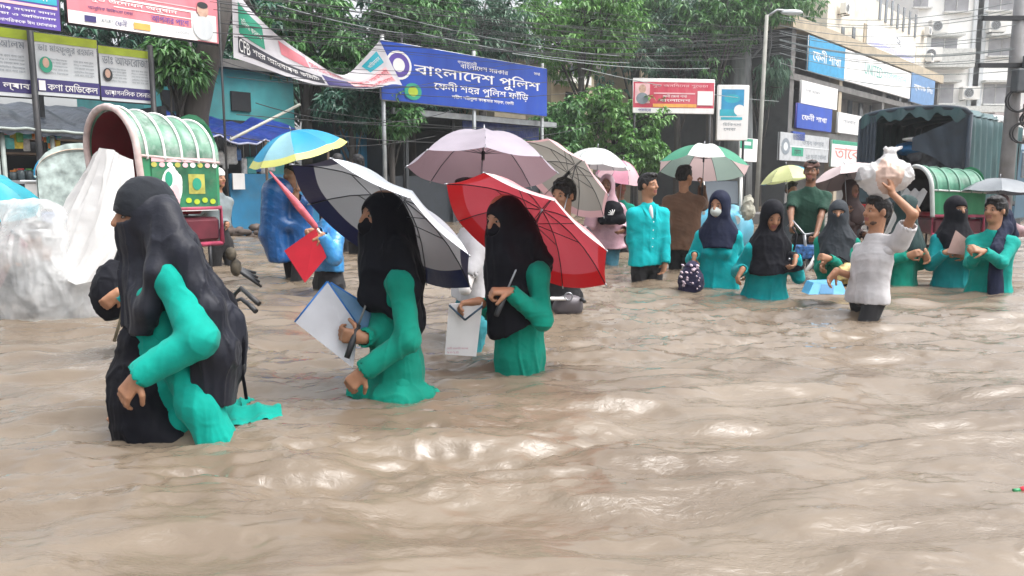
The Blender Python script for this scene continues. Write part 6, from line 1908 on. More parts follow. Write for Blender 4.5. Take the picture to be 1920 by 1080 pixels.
    MB().tube([W(232, 560, Y - .25), W(226, 600, Y - .24), W(214, 640, Y - .24)], .009, 6).build('strap', mat('khaki_strap', (.14, .12, .08), .7), r)
    # under the right-hand grey umbrella
    Y = 9.8; h = Human('person in dusty pink under the grey umbrella', 1878, 384, Y, -30, skin='mid', scale=.96); h.trunk(); h.arm('R', W(1868, 405, Y - .15), d=(0, 0, 1), curl=1.3); h.arm('L', W(1895, 440, Y)); h.finish(res=.013); h.hijab(mat('dusty_pink', (.36, .24, .26), .8), .2, .14, res=.013); h.shirt(mat('dusty_pink', (.36, .24, .26), .8), -.06, seed=72, res=.015, cutz=False)
    ug = ucloth('grey_canopy', (.20, .22, .24), back=(.05, .055, .065), trans=.18)
    umbrella('dark grey umbrella at the far right in front of the utility pole', W(1872, 360, 9.6), Vector((.06, .03, 1)), .50, .17, lambda i: ug, None, .3, grip=W(1868, 402, 9.65))
others()
# ================================================================== RICKSHAWS, TRUCK, SMALL THINGS
PLASTIC = mat('thin_plastic', (.84, .84, .83), .22, .04, 4, bump=.4, bscale=10, trans=.45, coat=.4, bdist=.02)
def see_through(name, c, a, rough=.2):
    if name in MATS: return MATS[name]
    m = mat(name, c, rough, .06, 5, bump=.4, bscale=14, trans=.5, coat=.5, bdist=.015)
    n, l = m.node_tree.nodes, m.node_tree.links
    o = n['Material Output']; src = o.inputs['Surface'].links[0].from_socket
    t = n.new('ShaderNodeBsdfTransparent'); t.inputs[0].default_value = (.95, .95, .95, 1)
    z = n.new('ShaderNodeTexNoise'); z.inputs['Scale'].default_value = 3.2; z.inputs['Detail'].default_value = 4
    tc = n.new('ShaderNodeTexCoord'); l.new(tc.outputs['Object'], z.inputs['Vector'])
    r = n.new('ShaderNodeMapRange'); r.inputs['From Min'].default_value = .35; r.inputs['From Max'].default_value = .65
    r.inputs['To Min'].default_value = a - .30; r.inputs['To Max'].default_value = a + .30
    l.new(z.outputs['Fac'], r.inputs['Value'])
    ms = n.new('ShaderNodeMixShader'); l.new(r.outputs[0], ms.inputs[0]); l.new(src, ms.inputs[1]); l.new(t.outputs[0], ms.inputs[2]); l.new(ms.outputs[0], o.inputs['Surface'])
    return m
def wheel(m, c, axis, R):
    m.ring(c, axis, R, .02, 32, 6, 0); m.ring(c, axis, R - .03, .012, 32, 5, 1)
    axis = Vector(axis).normalized(); u = axis.orthogonal().normalized(); v = axis.cross(u)
    for i in range(18):
        a = 2 * math.pi * i / 18; m.tube([Vector(c), Vector(c) + (u * math.cos(a) + v * math.sin(a)) * (R - .03)], .0025, 4, 1)
    m.tube([Vector(c) - axis * .05, Vector(c) + axis * .05], .03, 10, 1)
def rickshaw(label, org, hd, hood_m, side_m, rim_m, inner_m, stripe_m, body_m, sc_=1.0, scz=None, art=True, group='cycle rickshaws in the flood', extras=True):
    """org: point on the water under the hood's centre; hd heading in degrees (0 faces camera, 90 +x)"""
    a = math.radians(hd)
    f = v3(math.sin(a), -math.cos(a), 0); l = v3(math.cos(a), math.sin(a), 0)
    O = Vector(org)
    root = thing('cycle_rickshaw', label, 'rickshaw', (O.x, O.y, GZ), group)
    scz = scz or sc_
    pt = lambda x, y, z: O + f * (x * sc_) + l * (y * sc_) + v3(0, 0, z * scz)
    W2, L0, L1, ZB, ZT = .50, -.40, .42, .78, 1.60
    RR = .34
    # arch profile: straight sides then a rounded top; t 0..1
    def arch(t):
        st = .30
        if t < st: return (-W2, ZB + (ZT - RR - ZB) * t / st)
        if t > 1 - st: return (W2, ZB + (ZT - RR - ZB) * (1 - t) / st)
        b = math.pi * (1 - (t - st) / (1 - 2 * st))
        return (W2 * math.cos(b), ZT - RR + RR * math.sin(b))
    def hood(u, t, d=0.0):
        x = L0 + (L1 - L0) * u
        y, z = arch(t)
        scal = 1 - .10 * (1 - u) * (z > ZB + .3) + .0
        bulge = .018 * abs(math.sin(u * math.pi * 5)) + d
        lean = (z - ZB) * .12 * (u - .2)
        n = Vector((0, y / W2, max(0, (z - (ZT - RR)) / RR)))
        return pt(x + lean, y + n.y * bulge, ZB + (z - ZB) * scal + n.z * bulge)
    m = MB(); m.sheet(lambda u, v: hood(u, .27 + .46 * v), 40, 22); m.build('hood', hood_m, root)
    for g, (t0, t1) in enumerate(((0, .275), (.725, 1))):
        m = MB(); m.sheet(lambda u, v: hood(u, t0 + (t1 - t0) * v, -.004), 20, 6); m.build('side_curtain', side_m, root)
    m = MB(); m.sheet(lambda u, v: hood(.02 + .94 * u, .02 + .96 * v, -.03), 12, 26); m.build('lining', inner_m, root)
    for i in range(5):
        u = .08 + i * .205
        m = MB(); m.tube([hood(u, .26 + .48 * k / 24, .006) for k in range(25)], .011, 6); m.build('hood_hoop', stripe_m, root)
    m = MB(); m.tube([hood(1.0, k / 40, .01) for k in range(41)], .027, 8); m.build('hood_rim', rim_m, root)
    for t in (.275, .725):
        m = MB(); m.tube([hood(k / 12, t, .006) for k in range(13)], .012, 6); m.build('seam', rim_m, root)
    m = MB(); m.sheet(lambda u, v: pt(L0 + .005, *(lambda q: (q[0] * .98, q[1]))(arch(u)) if v > .5 else (arch(u)[0] * .0, ZB)), 26, 1); m.build('back_curtain', side_m, root)
    # seat, frame and floor
    m = MB(); m.box(pt(0, 0, .62), (.80 * sc_, 1.0 * sc_, .26 * sc_), (f, l, UP), 0, .03); m.build('body', body_m, root)
    m = MB(); m.box(pt(.02, 0, .79), (.6 * sc_, .86 * sc_, .10 * sc_), (f, l, UP), 0, .04); m.build('seat', mat('seat_red', (.30, .02, .03), .4), root)
    m = MB(); m.box(pt(-.28, 0, 1.05), (.08 * sc_, .84 * sc_, .48 * sc_), (f, l, UP), 0, .03); m.build('backrest', MATS['seat_red'], root)
    for y in (-.51, .51):
        m = MB(); m.tube([pt(L0, y, .50), pt(L1, y, .50), pt(L1, y, ZB + .02), pt(L0, y, ZB + .02), pt(L0, y, .50)], .02, 6); m.build('side_rail', rim_m if not extras else mat('rail_pink', (.36, .05, .10), .5, .3, 9), root)
        m = MB()
        for x in (-.25, 0, .25): m.tube([pt(x, y, .2), pt(x, y, .5)], .014, 6)
        m.build('stay', BLACKM, root)
    for y in (-.46, .46):
        m = MB(); wheel(m, pt(-.1, y, -.12), l, .36 * sc_); m.build('wheel', [BLACKM, STEEL], root)
    m = MB(); wheel(m, pt(1.55, 0, -.12), l, .36 * sc_); m.build('wheel', [BLACKM, STEEL], root)
    m = MB(); m.tube([pt(-.3, 0, -.12), pt(.45, 0, .05), pt(1.1, 0, .0), pt(1.30, 0, .42)], .02, 8); m.tube([pt(1.1, 0, 0), pt(.78, 0, .42)], .018, 8); m.tube([pt(1.55, 0, -.12), pt(1.42, 0, .45), pt(1.38, 0, .62)], .018, 8); m.tube([pt(1.30, 0, .42), pt(.75, 0, .36)], .018, 8); m.build('frame', BLACKM, root)
    m = MB(); m.tube([pt(1.2, -.27, .66), pt(1.36, -.2, .66), pt(1.38, 0, .62), pt(1.36, .2, .66), pt(1.2, .27, .66)], .013, 8); m.build('handlebar', STEEL, root)
    m = MB(); m.blob(pt(.76, 0, .47), (.13 * sc_, .09 * sc_, .045 * sc_), (f, l, UP)); m.build('saddle', BLACKM, root)
    if art:
        for g in (1, -1):
            def sp(x, z, d=.03): return pt(x, g * (W2 + d), z)
            def patch(name, x0, x1, z0, z1, mm, d=.022):
                q = MB(); q.add([sp(x0, z0, d), sp(x1, z0, d), sp(x1, z1, d), sp(x0, z1, d)], [(0, 1, 2, 3)]); q.build(name, mm, root)
            def oval(name, x, z, rx, rz, mm, d=.026):
                q = MB(); q.add([sp(x + rx * math.cos(i * .3142), z + rz * math.sin(i * .3142), d) for i in range(20)], [tuple(range(20))]); q.build(name, mm, root)
            patch('painted_panel', -.36, .34, ZB + .03, ZB + .40, mat('panel_green', (.015, .14, .065), .5, .3, 7, dirt=(.10, .16, .10), dscale=9), .022)
            oval('painted_flower', .14, ZB + .20, .11, .15, WHITE, .026); oval('painted_flower', .11, ZB + .12, .05, .10, ROSE, .029); oval('painted_flower', .17, ZB + .26, .04, .06, GREENP, .029); oval('painted_flower', .13, ZB + .33, .035, .035, WHITE, .029)
            patch('painted_square', -.22, -.04, ZB + .14, ZB + .30, mat('panel_yellow', (.42, .40, .08), .5, .3, 12, dirt=(.2, .25, .08), dscale=12), .026)
            for i in range(9):
                oval('painted_petal', -.34 + i * .082, ZB + .372, .030, .020, [WHITE, ROSE, MATS['panel_yellow']][i % 3], .030)
            for i in range(4): oval('painted_leaf', -.30 + i * .09, ZB + .075 + .012 * (i % 2), .032, .022, LIME, .030)
            oval('painted_flower', -.13, ZB + .22, .05, .05, GREENP, .030); oval('painted_flower', .06, ZB + .24, .03, .06, WHITE, .030)
            patch('painted_border', -.36, .34, ZB + .395, ZB + .43, ROSE, .026); patch('painted_border', -.36, .34, ZB + .0, ZB + .03, WHITE, .026)
    return root, pt

def make_rickshaws():
    hg = mat('hood_green', (.11, .25, .17), .42, .35, 7, bump=.5, bscale=14, coat=.2, trans=.12, dirt=(.44, .50, .46), dscale=6, damt=.75)
    pinkrim = mat('rim_pink', (.56, .44, .42), .5, .2, 8, dirt=(.35, .25, .22), dscale=9); inr = mat('lining_red', (.13, .005, .010), .6)
    c = P(296, 345, 6.6)
    r, pt = rickshaw('green hooded rickshaw with a painted side panel behind the nearest woman', (c.x, c.y, 0), -37, hg, mat('curtain_green', (.03, .22, .10), .45), pinkrim, inr, WHITE, mat('body_maroon', (.10, .015, .025), .4, .3, 6), .80, 1.0)
    # rear ornaments
    m = MB(); m.blob(pt(-.50, .50, .40), (.05, .04, .06)); m.blob(pt(-.54, .52, .28), (.05, .04, .08)); m.build('tail_ornament', mat('olive_orn', (.06, .05, .035), .8, .5, 14), r)
    m = MB()
    for i in range(4): m.tube([pt(-.50, .50, .30), pt(-.66, .54 + .02 * i, .24 - .02 * i), pt(-.76, .56 + .03 * i, .22 - .04 * i)], [.02, .02, .012], 6)
    m.build('bumper', BLACKM, r)
    # far-left rickshaw with a striped back
    c = P(160, 345, 9.4)
    rickshaw('rickshaw with a blue and peach painted hood before the shop', (c.x, c.y, 0), 205, mat('hood_peach', (.50, .36, .28), .4, .3, 9), mat('curtain_pale', (.40, .48, .46), .5, .35, 9), mat('rim_aqua', (.35, .50, .50), .4), inr, SKYP, mat('body_blue', (.03, .10, .25), .4), .92, art=False, extras=False)
    # right rickshaw
    c = P(1772, 345, 10.0)
    r, pt = rickshaw('green hooded rickshaw beside the truck, hood half open', (c.x, c.y, 0), -92, mat('hood_green_b', (.06, .22, .14), .5, .3, 6, trans=.10, dirt=(.2, .3, .24), dscale=5), mat('curtain_green', (.03, .22, .10), .45), mat('rim_grey', (.45, .47, .46), .45), mat('lining_dark', (.02, .02, .022), .7), mat('hoop_green', (.12, .26, .19), .5), mat('body_maroon', (.10, .015, .025), .4), .76, art=False)
    m = MB(); m.sheet(lambda u, v: pt(.45 + .35 * v, -.46 + .80 * u, 1.22 - .85 * v + .03 * math.sin(u * 17 + v * 5)), 16, 14)
    k = m.build('plastic_sheet', PLASTIC); tag(k, 'white plastic sheet hung over the front of the rickshaw beside the truck', 'plastic sheet')
    # passenger's plastic sheet on the near rickshaw
    tl = [(178, 300, 6.15), (200, 278, 6.1), (225, 282, 6.0), (252, 300, 5.95)]
    bl = [(92, 440, 5.95), (120, 505, 5.7), (160, 530, 5.6), (206, 520, 5.6)]
    def cv(pts, u):
        x = u * (len(pts) - 1); i = min(int(x), len(pts) - 2); t = x - i
        return [pts[i][k] * (1 - t) + pts[i + 1][k] * t for k in range(3)]
    def sh(u, v):
        a, b = cv(tl, u), cv(bl, u)
        p = P(a[0] + (b[0] - a[0]) * v + (18 * math.sin(v * 3.14) if u > .5 else -2 * math.sin(v * 3.14)), a[1] + (b[1] - a[1]) * v, a[2] + (b[2] - a[2]) * v)
        n = vnoise(np.array([[u * 5 + v * 1.5, v * 1.6, 3]]), 5)[0]; n2 = vnoise(np.array([[u * 12 + v * 3, v * 3.4, 8]]), 6)[0]
        return p + v3(0, -.10 * math.sin(math.pi * u) - .05 * (1 - 2 * abs(n)) - .016 * (1 - 2 * abs(n2)), 0)
    m = MB(); m.sheet(sh, 50, 60); k = m.build('plastic_sheet', PLASTIC); tag(k, 'white plastic sheet stretched from the green hood down over the passenger', 'plastic sheet')
    # shrouded puller at the left
    Y = 5.75
    h = Human('rickshaw puller hunched under a translucent plastic sheet', 76, 446, Y, -72, female=False, skin='dark', lean=.10, scale=.95)
    h.trunk(); h.arm('L', P(34, 500, Y - .2), d=(-.8, -.2, -.2), curl=1.2, pole=(.3, 0, -1)); h.arm('R', P(30, 490, Y + .2), d=(-.8, 0, -.2), curl=1.2, pole=(.3, 0, -1))
    h.finish(under=mat('grey_shirt', (.16, .19, .2), .8)); h.hair(); h.eyes()
    h.shirt(mat('dark_check', (.035, .04, .045), .8, .3, 12), 0.02, 'shirt', seed=81, amp=.008); 
    S = Soft()
    chain_px(S, Y, [(74, 430, 0, 56), (78, 470, 0, 70), (100, 545, 0, 84), (112, 640, 0, 92)], .08)
    chain_px(S, Y, [(60, 430, -.05, 44), (30, 480, -.2, 40), (44, 560, -.18, 34)], .08)
    chain_px(S, Y, [(40, 400, 0, 24), (5, 392, .0, 16)], .05)
    chain_px(S, Y, [(150, 480, .1, 40), (160, 590, .0, 50)], .08)
    S.cut((0, 0, -.05), (0, 0, -1), .02, 9)
    fo, cr = folds(.024, 9, 1.2, 91), crumple(.006, 9, 92)
    S.build('plastic_cape', see_through('clear_cape', (.86, .87, .87), .50), h.root, .011, lambda V, N: fo(V, N) * .7 + cr(V, N))
    # turquoise umbrella edge at the left border and a puller's red sleeve
    tq = ucloth('turquoise_canopy', (.03, .38, .48), back=(.02, .22, .30), trans=.3)
    umbrella('turquoise umbrella cut off by the left border', P(-26, 372, 6.6), Vector((.42, -.30, 1)), .42, .20, lambda i: tq, None, .1, grip=P(-20, 470, 6.6))
    h = Human('person in dark red top at the left border under the turquoise umbrella', -14, 388, 6.75, -40, female=False); h.trunk(); h.arm('R', P(-22, 466, 6.6), d=(0, 0, 1), curl=1.2, pole=(-.3, 0, -1)); h.arm('L', P(10, 440, 6.5), d=(-.5, -.5, 0), curl=1); h.finish(); h.hair(); h.shirt(mat('dark_red_cloth', (.20, .012, .018), .8), 0.02, 'shirt', seed=83); h.trousers(PANTS)
    # handles sticking out behind the nearest woman
    Y = 4.6
    r = thing('drowned_bicycle', 'drowned bicycle with only its dark curved handlebar above water behind the veiled woman', 'bicycle', P(450, 600, Y))
    m = MB(); m.tube([P(430, 590, Y), P(440, 552, Y - .02), P(452, 540, Y - .05), P(470, 556, Y - .12), P(486, 570, Y - .16)], [.011, .012, .012, .015, .016], 8)
    m.tube([P(430, 590, Y), P(438, 566, Y + .04), P(452, 560, Y + .06), P(468, 572, Y + .02), P(480, 584, Y - .02)], [.011, .012, .012, .015, .016], 8); m.build('handlebar', BLACKM, r)
    m = MB(); m.tube([P(430, 588, Y), P(428, 640, Y), P(420, 700, Y + .1)], .016, 8); m.build('stem', BLACKM, r)
    m = MB(); wheel(m, P(416, 690, Y + .1) - v3(0, 0, .1), (.3, 1, 0), .30); m.build('wheel', [BLACKM, STEEL], r)
    # motorcycle-like seat behind the red umbrella
    Y = 5.7
    r = thing('bicycle', 'bicycle rear with a grey saddle and white mudguard by the boy in checks', 'bicycle', P(1062, 600, Y))
    S = Soft(); chain_px(S, Y, [(1050, 576, 0, 15), (1080, 578, 0, 13)], .03); S.ell(P(1068, 566, Y), (.10, .07, .055), None, .03); S.build('saddle', mat('saddle_grey', (.10, .09, .10), .45, .2, 8), r, .009)
    m = MB(); m.box(P(1046, 560, Y - .06), (.13, .05, .022), None, 0, .008); m.build('mudguard', WHITE, r)
    m = MB(); m.tube([P(1084, 566, Y), P(1092, 560, Y - .05), P(1096, 566, Y - .08)], .014, 6); m.tube([P(1066, 590, Y), P(1068, 660, Y)], .016, 6); m.build('seat_post', BLACKM, r)
    m = MB(); m.ring(P(1066, 556, Y - .08), (0, 1, 0), .028, .006, 16, 5); m.build('bell', STEEL, r)
    # handlebar rickshaw in front of the man in dark green
    Y = 8.75
    r = thing('cargo_bicycle', 'bicycle with blue patterned panel under the man in dark green shirt', 'bicycle', P(1505, 520, Y))
    m = MB(); m.tube([P(1478, 424, Y), P(1486, 414, Y - .05), P(1508, 440, Y - .06), P(1536, 436, Y - .02)], .014, 8); m.tube([P(1508, 440, Y - .06), P(1512, 480, Y), P(1516, 540, Y)], .018, 8); m.build('handlebar', STEEL, r)
    m = MB(); m.box(P(1512, 472, Y), (.27, .10, .16), None, 0, .02); m.build('panel', mat('panel_pattern', (.03, .10, .26), .5, .9, 26), r)
    m = MB(); m.tube([P(1534, 470, Y - .06), P(1522, 495, Y - .08), P(1508, 512, Y - .10)], [.02, .026, .02], 8); m.build('fork', WHITEW, r)
    m = MB(); m.blob(P(1494, 506, Y - .12), (.075, .05, .06)); m.build('lamp', PALE, r)
    m = MB(); wheel(m, P(1514, 540, Y), (1, .3, 0), .33); m.build('wheel', [BLACKM, STEEL], r)
    # dotted bag, yellow bag, blue basin
    Y = 7.2
    r = thing('dotted_bag', 'dark bag with pale dots hanging from the masked girl\'s hand', 'bag', P(1296, 545, Y - .1))
    S = Soft(); chain_px(S, Y - .1, [(1298, 500, 0, 12), (1296, 524, 0, 22), (1294, 548, 0, 21)], .04); S.cut((0, 0, -.04), (0, 0, -1))
    S.build('body', cloth('dotted_cloth', (.018, .016, .045)), r, .010, crumple(.012, 14, 3))
    m = MB(); rr = random.Random(5)
    for i in range(26): 
        p = P(rr.uniform(1278, 1313), rr.uniform(498, 543), Y - .21 - .03 * rr.random()); m.blob(p + v3(0, .05, 0), (rr.uniform(.008, .014), .06, rr.uniform(.008, .014)), nu=6, nv=4)
    k = m.build('dots', mat('dot_rose', (.55, .45, .52), .7), r); k['kind'] = 'stuff'
    Y = 7.6
    r = thing('print_bag', 'yellow and peach printed bag carried by the girl in charcoal veil', 'bag', P(1590, 530, Y - .2))
    S = Soft(); S.ell(P(1590, 510, Y - .2), (.10, .06, .095), None, .02); S.cone(P(1582, 518, Y - .2), P(1600, 518, Y - .2), .07, .07, .04); S.build('body', mat('print_bag', (.62, .46, .20), .5, .5, 16), r, .009, crumple(.008, 14, 2))
    S = Soft(); S.cone(P(1578, 536, Y - .15), P(1612, 532, Y - .12), .055, .06, .04); S.build('lower_bag', BLACKC, r, .010)
    MB().tube([P(1582, 494, Y - .2), P(1572, 480, Y - .22), P(1596, 494, Y - .2)], .007, 6).build('strap', BLACKC, r)
    Y = 6.3
    r = thing('basin', 'blue plastic basin tipped in the hand of the man in white', 'basin', P(1552, 550, Y))
    m = MB(); a_, b_ = P(1524, 534, Y), P(1580, 558, Y); c = P(1552, 548, Y)
    cx = [P(1526, 530, Y), P(1578, 528, Y), P(1588, 552, Y - .05), P(1516, 552, Y - .05)]; dd = v3(0, .16, 0)
    m.add(cx + [p + dd for p in cx], [(0, 1, 2, 3), (7, 6, 5, 4), (0, 4, 5, 1), (1, 5, 6, 2), (2, 6, 7, 3), (3, 7, 4, 0)]); m.build('body', mat('basin_blue', (.10, .36, .60), .35, .12, 6), r)
    m = MB(); ix = [P(1540, 533, Y - .008), P(1563, 533, Y - .008), P(1563, 551, Y - .055), P(1536, 551, Y - .055)]; m.add(ix, [(0, 1, 2, 3)]); m.build('label', mat('basin_deep', (.005, .14, .30), .4), r)
    # floating red and green wrapper at the right border
    p = P(1912, 924, 2.42)
    r = thing('floating_wrapper', 'small red and green wrapper floating at the right border', 'litter', p)
    m = MB(); m.blob(p + v3(.02, 0, .01), (.022, .016, .012)); m.build('red_part', mat('wrap_red', (.5, .02, .04), .35), r)
    m = MB(); m.tube([p + v3(-.022, 0, .008), p + v3(.0, 0, .01)], .006, 8); m.build('green_part', mat('wrap_green', (.03, .25, .10), .35), r)
make_rickshaws()

def make_truck():
    f = Vector((.72, .69, 0)); f.normalize(); l = Vector((-f.y, f.x, 0)); rt = -l       # forward, left, right
    c = P(1704, 345, 16.2); O = Vector((c.x, c.y, 0))
    pt = lambda x, y, z: O + f * x + rt * y + v3(0, 0, z)
    root = thing('covered_truck', 'truck with a dark blue tarpaulin cover, open at the back', 'truck', (O.x, O.y, GZ))
    tp = mat('truck_tarp', (.030, .082, .088), .42, .2, 2.5, bump=.4, bscale=6, dirt=(.07, .12, .14), dscale=1.2, bdist=.04, stretch=(1, 1, .35)); tpd = mat('truck_tarp_dark', (.020, .035, .055), .5, .2, 4, bump=.4, bscale=6, bdist=.04)
    HW, L, Z0, ZS, ZT = 1.06, 3.7, .62, 2.36, 2.56
    def prof(t):
        if t < .36: return (-HW, Z0 + (ZS - Z0) * t / .36)
        if t > .64: return (HW, Z0 + (ZS - Z0) * (1 - t) / .36)
        b = (t - .36) / .28
        return (-HW + 2 * HW * b, ZS + (ZT - ZS) * math.sin(math.pi * b) ** .35)
    def cov(u, t):
        y, z = prof(t)
        sag = -.10 * abs(math.sin(u * math.pi * 4)) * (z > ZS) + .035 * math.sin(u * 60 + z * 2) * (1 if z < ZS else .2)
        n = 1 if y > 0 else -1
        return pt(L * u, y + n * (sag if z <= ZS else 0), z + (sag if z > ZS else 0))
    for (nm, t0, t1) in (('side_tarpaulin', 0, .365), ('roof_tarpaulin', .355, .645), ('side_tarpaulin', .635, 1)):
        m = MB(); m.sheet(lambda u, v: cov(u, t0 + (t1 - t0) * v), 60, 14); m.build(nm, tp, root)
    m = MB(); m.tube([pt(0, *prof(.36 + .28 * i / 20)) + v3(0, 0, -.02) for i in range(21)], .05, 8); m.build('rear_hoop', tpd, root)
    m = MB(); m.sheet(lambda u, v: pt(-.04 - .02 * math.sin(u * 37), *prof(.36 + .28 * u)) - v3(0, 0, v * (.20 + .06 * math.sin(u * 23) + .04 * math.sin(u * 51))), 50, 3); m.build('tarpaulin_fringe', tp, root)
    for y in (-HW, HW): m = MB(); m.tube([pt(0, y, 0), pt(0, y, ZS)], .045, 8); m.build('rear_post', tpd, root)
    m = MB(); m.sheet(lambda u, v: pt(-.03 - .03 * math.sin(u * 30), -HW + .34 * u, ZS + .05 - (1.5 - .2 * u) * v), 14, 8); m.build('curtain', tpd, root)
    m = MB(); m.sheet(lambda u, v: pt(-.03 + .25 * v * u - .02 * math.sin(u * 20), .02 + (HW - .04) * (u ** (1 - .4 * v)), ZS - .42 * (1 - u) - v * (.25 + 1.15 * u)), 16, 12); m.build('folded_curtain', tpd, root)
    m = MB(); m.box(pt(L - .05, 0, 1.5), (.06, 2 * HW, 2.0), (f, rt, UP)); m.build('front_board', DARKIN, root)
    m = MB(); m.box(pt(L / 2, 0, .60), (L, 2 * HW, .14), (f, rt, UP)); m.build('bed', BLACKM, root)
    m = MB(); m.box(pt(-.04, 0, .80), (.06, 2 * HW, .40), (f, rt, UP), 0, .02); m.build('tailgate', mat('tailgate', (.03, .06, .075), .5, .2, 5), root)
    for y in (-.8, .8): m = MB(); m.box(pt(-.08, y, .52), (.04, .22, .10), (f, rt, UP), 0, .01); m.build('tail_light', mat('tail_red', (.35, .01, .01), .25), root)
    for (x, y) in ((.9, -.85), (.9, .85), (4.2, -.85), (4.2, .85)):
        m = MB(); m.disc(pt(x, y, -.12), rt, .47, 24, 0, .26); m.disc(pt(x, y, -.12), rt, .22, 16, 1, .29); m.build('wheel', [BLACKM, STEEL], root)
    m = MB(); m.box(pt(L + .85, 0, 1.0), (1.5, 2.0, 1.9), (f, rt, UP), 0, .15); m.build('cab', mat('cab_blue', (.03, .09, .14), .35, .1, 3), root)
    m = MB(); m.box(pt(L + .9, 1.0, 1.45), (.8, .04, .6), (f, rt, UP), 0, .02); m.build('window', GLASS, root)
    m = MB(); m.tube([pt(0, HW + .04, .95), pt(L, HW + .04, .98)], .02, 6); m.build('rope', mat('rope_pale', (.35, .40, .42), .7), root)
    # white sheet over the roof
    m = MB(); m.sheet(lambda u, v: cov(.5 + .5 * u, .42 + .24 * v) + v3(0, 0, .03 + .03 * math.sin(u * 11 + v * 6)), 20, 10); k = m.build('white_sheet', PLASTIC); tag(k, 'crumpled white sheet lying on the truck cover', 'sheet')
    # load
    S = Soft(); S.ell(pt(.9, -.1, 1.75), (.55, .45, .16), None, .1); S.ell(pt(.9, .25, 1.8), (.4, .35, .15), None, .1)
    k = S.build('blue_bundle', mat('bundle_blue', (.01, .16, .42), .5, .15, 5), None, .03, crumple(.03, 5, 2)); tag(k, 'bright blue bundle on top of the load inside the truck', 'bundle')
    S = Soft(); r_ = random.Random(6)
    for i in range(9): S.ell(pt(.9 + r_.uniform(-.2, .5), r_.uniform(-.55, .45), .95 + .1 * i * .8), (.35, .3, .2), None, .05)
    k = S.build('load', mat('load_grey', (.10, .11, .13), .6, .4, 6), None, .03, crumple(.03, 5, 4)); tag(k, 'grey heap of wrapped goods inside the truck', 'cargo')
    m = MB(); m.blob(pt(.5, .1, 1.93), (.5, .34, .06)); k = m.build('white_cloth', PLASTIC); tag(k, 'white cloth on top of the blue bundle in the truck', 'cloth')
make_truck()
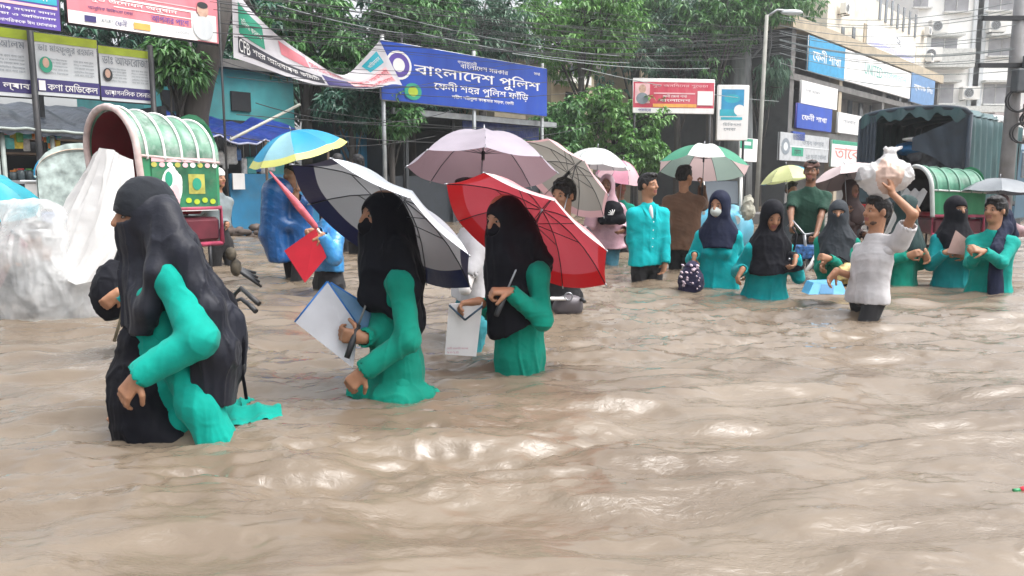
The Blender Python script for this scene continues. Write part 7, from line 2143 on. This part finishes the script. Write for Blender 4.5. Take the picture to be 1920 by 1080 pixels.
# canopy of stall cloth and small umbrella between the man in green and the man in white
def small_things():
    dp = ucloth('dusty_canopy', (.52, .42, .42), back=(.13, .10, .10), trans=.15)
    umbrella('broad dusty pink umbrella behind the girl in charcoal veil', P(1590, 338, 9.9), Vector((-.16, .30, 1)), .50, .20, lambda i: dp, None, .2, grip=P(1588, 400, 10.0))
    h = Human('person in dark brown under the dusty pink umbrella', 1596, 356, 10.1, 20, skin='dark'); h.trunk(); h.arm('R', P(1588, 402, 9.95), d=(0, 0, 1), curl=1.2); h.arm('L', P(1620, 440, 10)); h.finish(res=.013); h.hijab(mat('dark_brown', (.05, .03, .03), .8), .2, .15, res=.014); h.shirt(mat('dark_brown', (.05, .03, .03), .8), -.06, seed=77, res=.015, cutz=False)
    u1, u2 = ucloth('lime_canopy', (.58, .62, .30), trans=.35), ucloth('azure_canopy', (.015, .30, .52))
    umbrella('blue and pale yellow umbrella left of the man in dark green', P(1478, 338, 11.5), Vector((-.15, .1, 1)), .40, .22, lambda i: u2 if i % 4 == 1 else u1, None, .6, grip=P(1478, 400, 11.6))
    h = Human('person in dark clothes under the blue and pale yellow umbrella', 1484, 356, 11.7, 10, skin='dark', female=False); h.trunk(); h.arm('R', P(1478, 398, 11.6), d=(0, 0, 1), curl=1.2); h.arm('L', P(1500, 430, 11.6)); h.finish(res=.014); h.hair(res=.011); h.shirt(mat('night_shirt', (.04, .05, .06), .8), .1, 'shirt', seed=78, res=.016); h.trousers(PANTS, res=.016)
    # light blue three-wheeler front behind the masked girl
    Y = 12.5; a, b = P(1322, 420, Y), P(1402, 310, Y)
    r = thing('three_wheeler', 'light blue three wheeled taxi behind the striped umbrella', 'taxi', (a.x, Y, GZ))
    cx, wd = (a.x + b.x) / 2, b.x - a.x
    aq = mat('taxi_blue', (.08, .34, .48), .3, .15, 4, coat=.3)
    S = Soft(); S.cone((cx - wd * .28, Y + .5, .25), (cx + wd * .28, Y + .5, .25), .42, .42, .1); S.cone((cx, Y + .1, .2), (cx, Y + .1, .4), .26, .2, .15); S.build('body', aq, r, .025)
    m = MB(); m.sheet(lambda u, v: Vector((cx + wd * (u - .5) * 1.02, Y + .25 + 1.2 * v, 1.12 + .22 * math.sin(math.pi * u) ** .7)), 16, 6); m.build('roof', mat('taxi_roof', (.45, .55, .58), .4), r)
    m = MB(); m.box((cx, Y + .32, .86), (wd * .86, .03, .40), (Vector((1, 0, 0)), Vector((0, .95, -.3)), Vector((0, .3, .95))), 0, .01); m.build('windscreen', GLASS, r)
    for g in (-1, 1):
        m = MB(); m.tube([(cx + g * wd * .46, Y + .2, .5), (cx + g * wd * .48, Y + .3, 1.14)], .025, 6); m.build('pillar', WHITEW, r)
        m = MB(); m.disc((cx + g * wd * .26, Y + .02, .42), (0, -1, 0), .075, 16, 0, .03); m.build('headlight', WHITE, r)
    m = MB(); m.box((cx, Y + .06, .18), (wd * .5, .03, .10)); m.build('number_plate', WHITE, r)
    # white sack on the three-wheeler's side
    S = Soft(); S.ell(P(1402, 388, Y - .1), (.09, .10, .19), None, .03); S.ell(P(1403, 398, Y - .1), (.10, .10, .12), None, .06); k = S.build('sack', mat('sack_cream', (.36, .35, .29), .7, .3, 9), None, .012, crumple(.02, 12, 3)); tag(k, 'cream sack leaning at the side of the light blue taxi', 'sack')
small_things()
build_water()
def on_water(px, py):
    z = 0.0
    d0 = P(px, py, 1.0) - Vector((0, 0, 1.0))
    return Vector((0, 0, 1.0)) + d0 * (1.0 / -d0.z)
for root, m_, fr, bk in LATER:
    def along(pts, u):
        x = u * (len(pts) - 1); i = min(int(x), len(pts) - 2); t = x - i
        return (pts[i][0] * (1 - t) + pts[i + 1][0] * t, pts[i][1] * (1 - t) + pts[i + 1][1] * t)
    g = []
    for j in range(9):
        for i in range(31):
            a, b = along(fr, i / 30), along(bk, i / 30)
            v = j / 8
            p = on_water(a[0] + (b[0] - a[0]) * v, a[1] + (b[1] - a[1]) * v)
            p += Vector((.006 * math.sin(i * 1.3), .010 * math.sin(i * .9 + j), 0)) * (j in (0, 8))
            g.append(p)
    X = np.array([q.x for q in g]); Y = np.array([q.y for q in g])
    hz_ = water_height(X, Y)
    up = [.010 + .010 * max(0, math.sin(i * .8 + j * .5)) - (.012 if j in (0, 8) else 0) for j in range(9) for i in range(31)]
    vs = [Vector((X[k], Y[k], hz_[k] + up[k])) for k in range(len(g))]
    mb = MB(); mb.add(vs, [(j * 31 + i, j * 31 + i + 1, (j + 1) * 31 + i + 1, (j + 1) * 31 + i) for j in range(8) for i in range(30)], 0, True)
    mb.build('floating_hem', m_, root)
# thin rain haze in the air of the street
HAZE = .0013
if HAZE:
    mb = MB(); mb.box((0, 60, 20), (260, 220, 43)); hz = mb.build('haze', None)
    m = bpy.data.materials.new('haze'); m.use_nodes = True
    n, l = m.node_tree.nodes, m.node_tree.links
    n.clear()
    v = n.new('ShaderNodeVolumePrincipled'); v.inputs['Density'].default_value = HAZE; v.inputs['Color'].default_value = (.92, .95, .97, 1); v.inputs['Anisotropy'].default_value = .2
    o = n.new('ShaderNodeOutputMaterial'); l.new(v.outputs[0], o.inputs['Volume'])
    hz.data.materials.append(m); hz['kind'] = 'stuff'
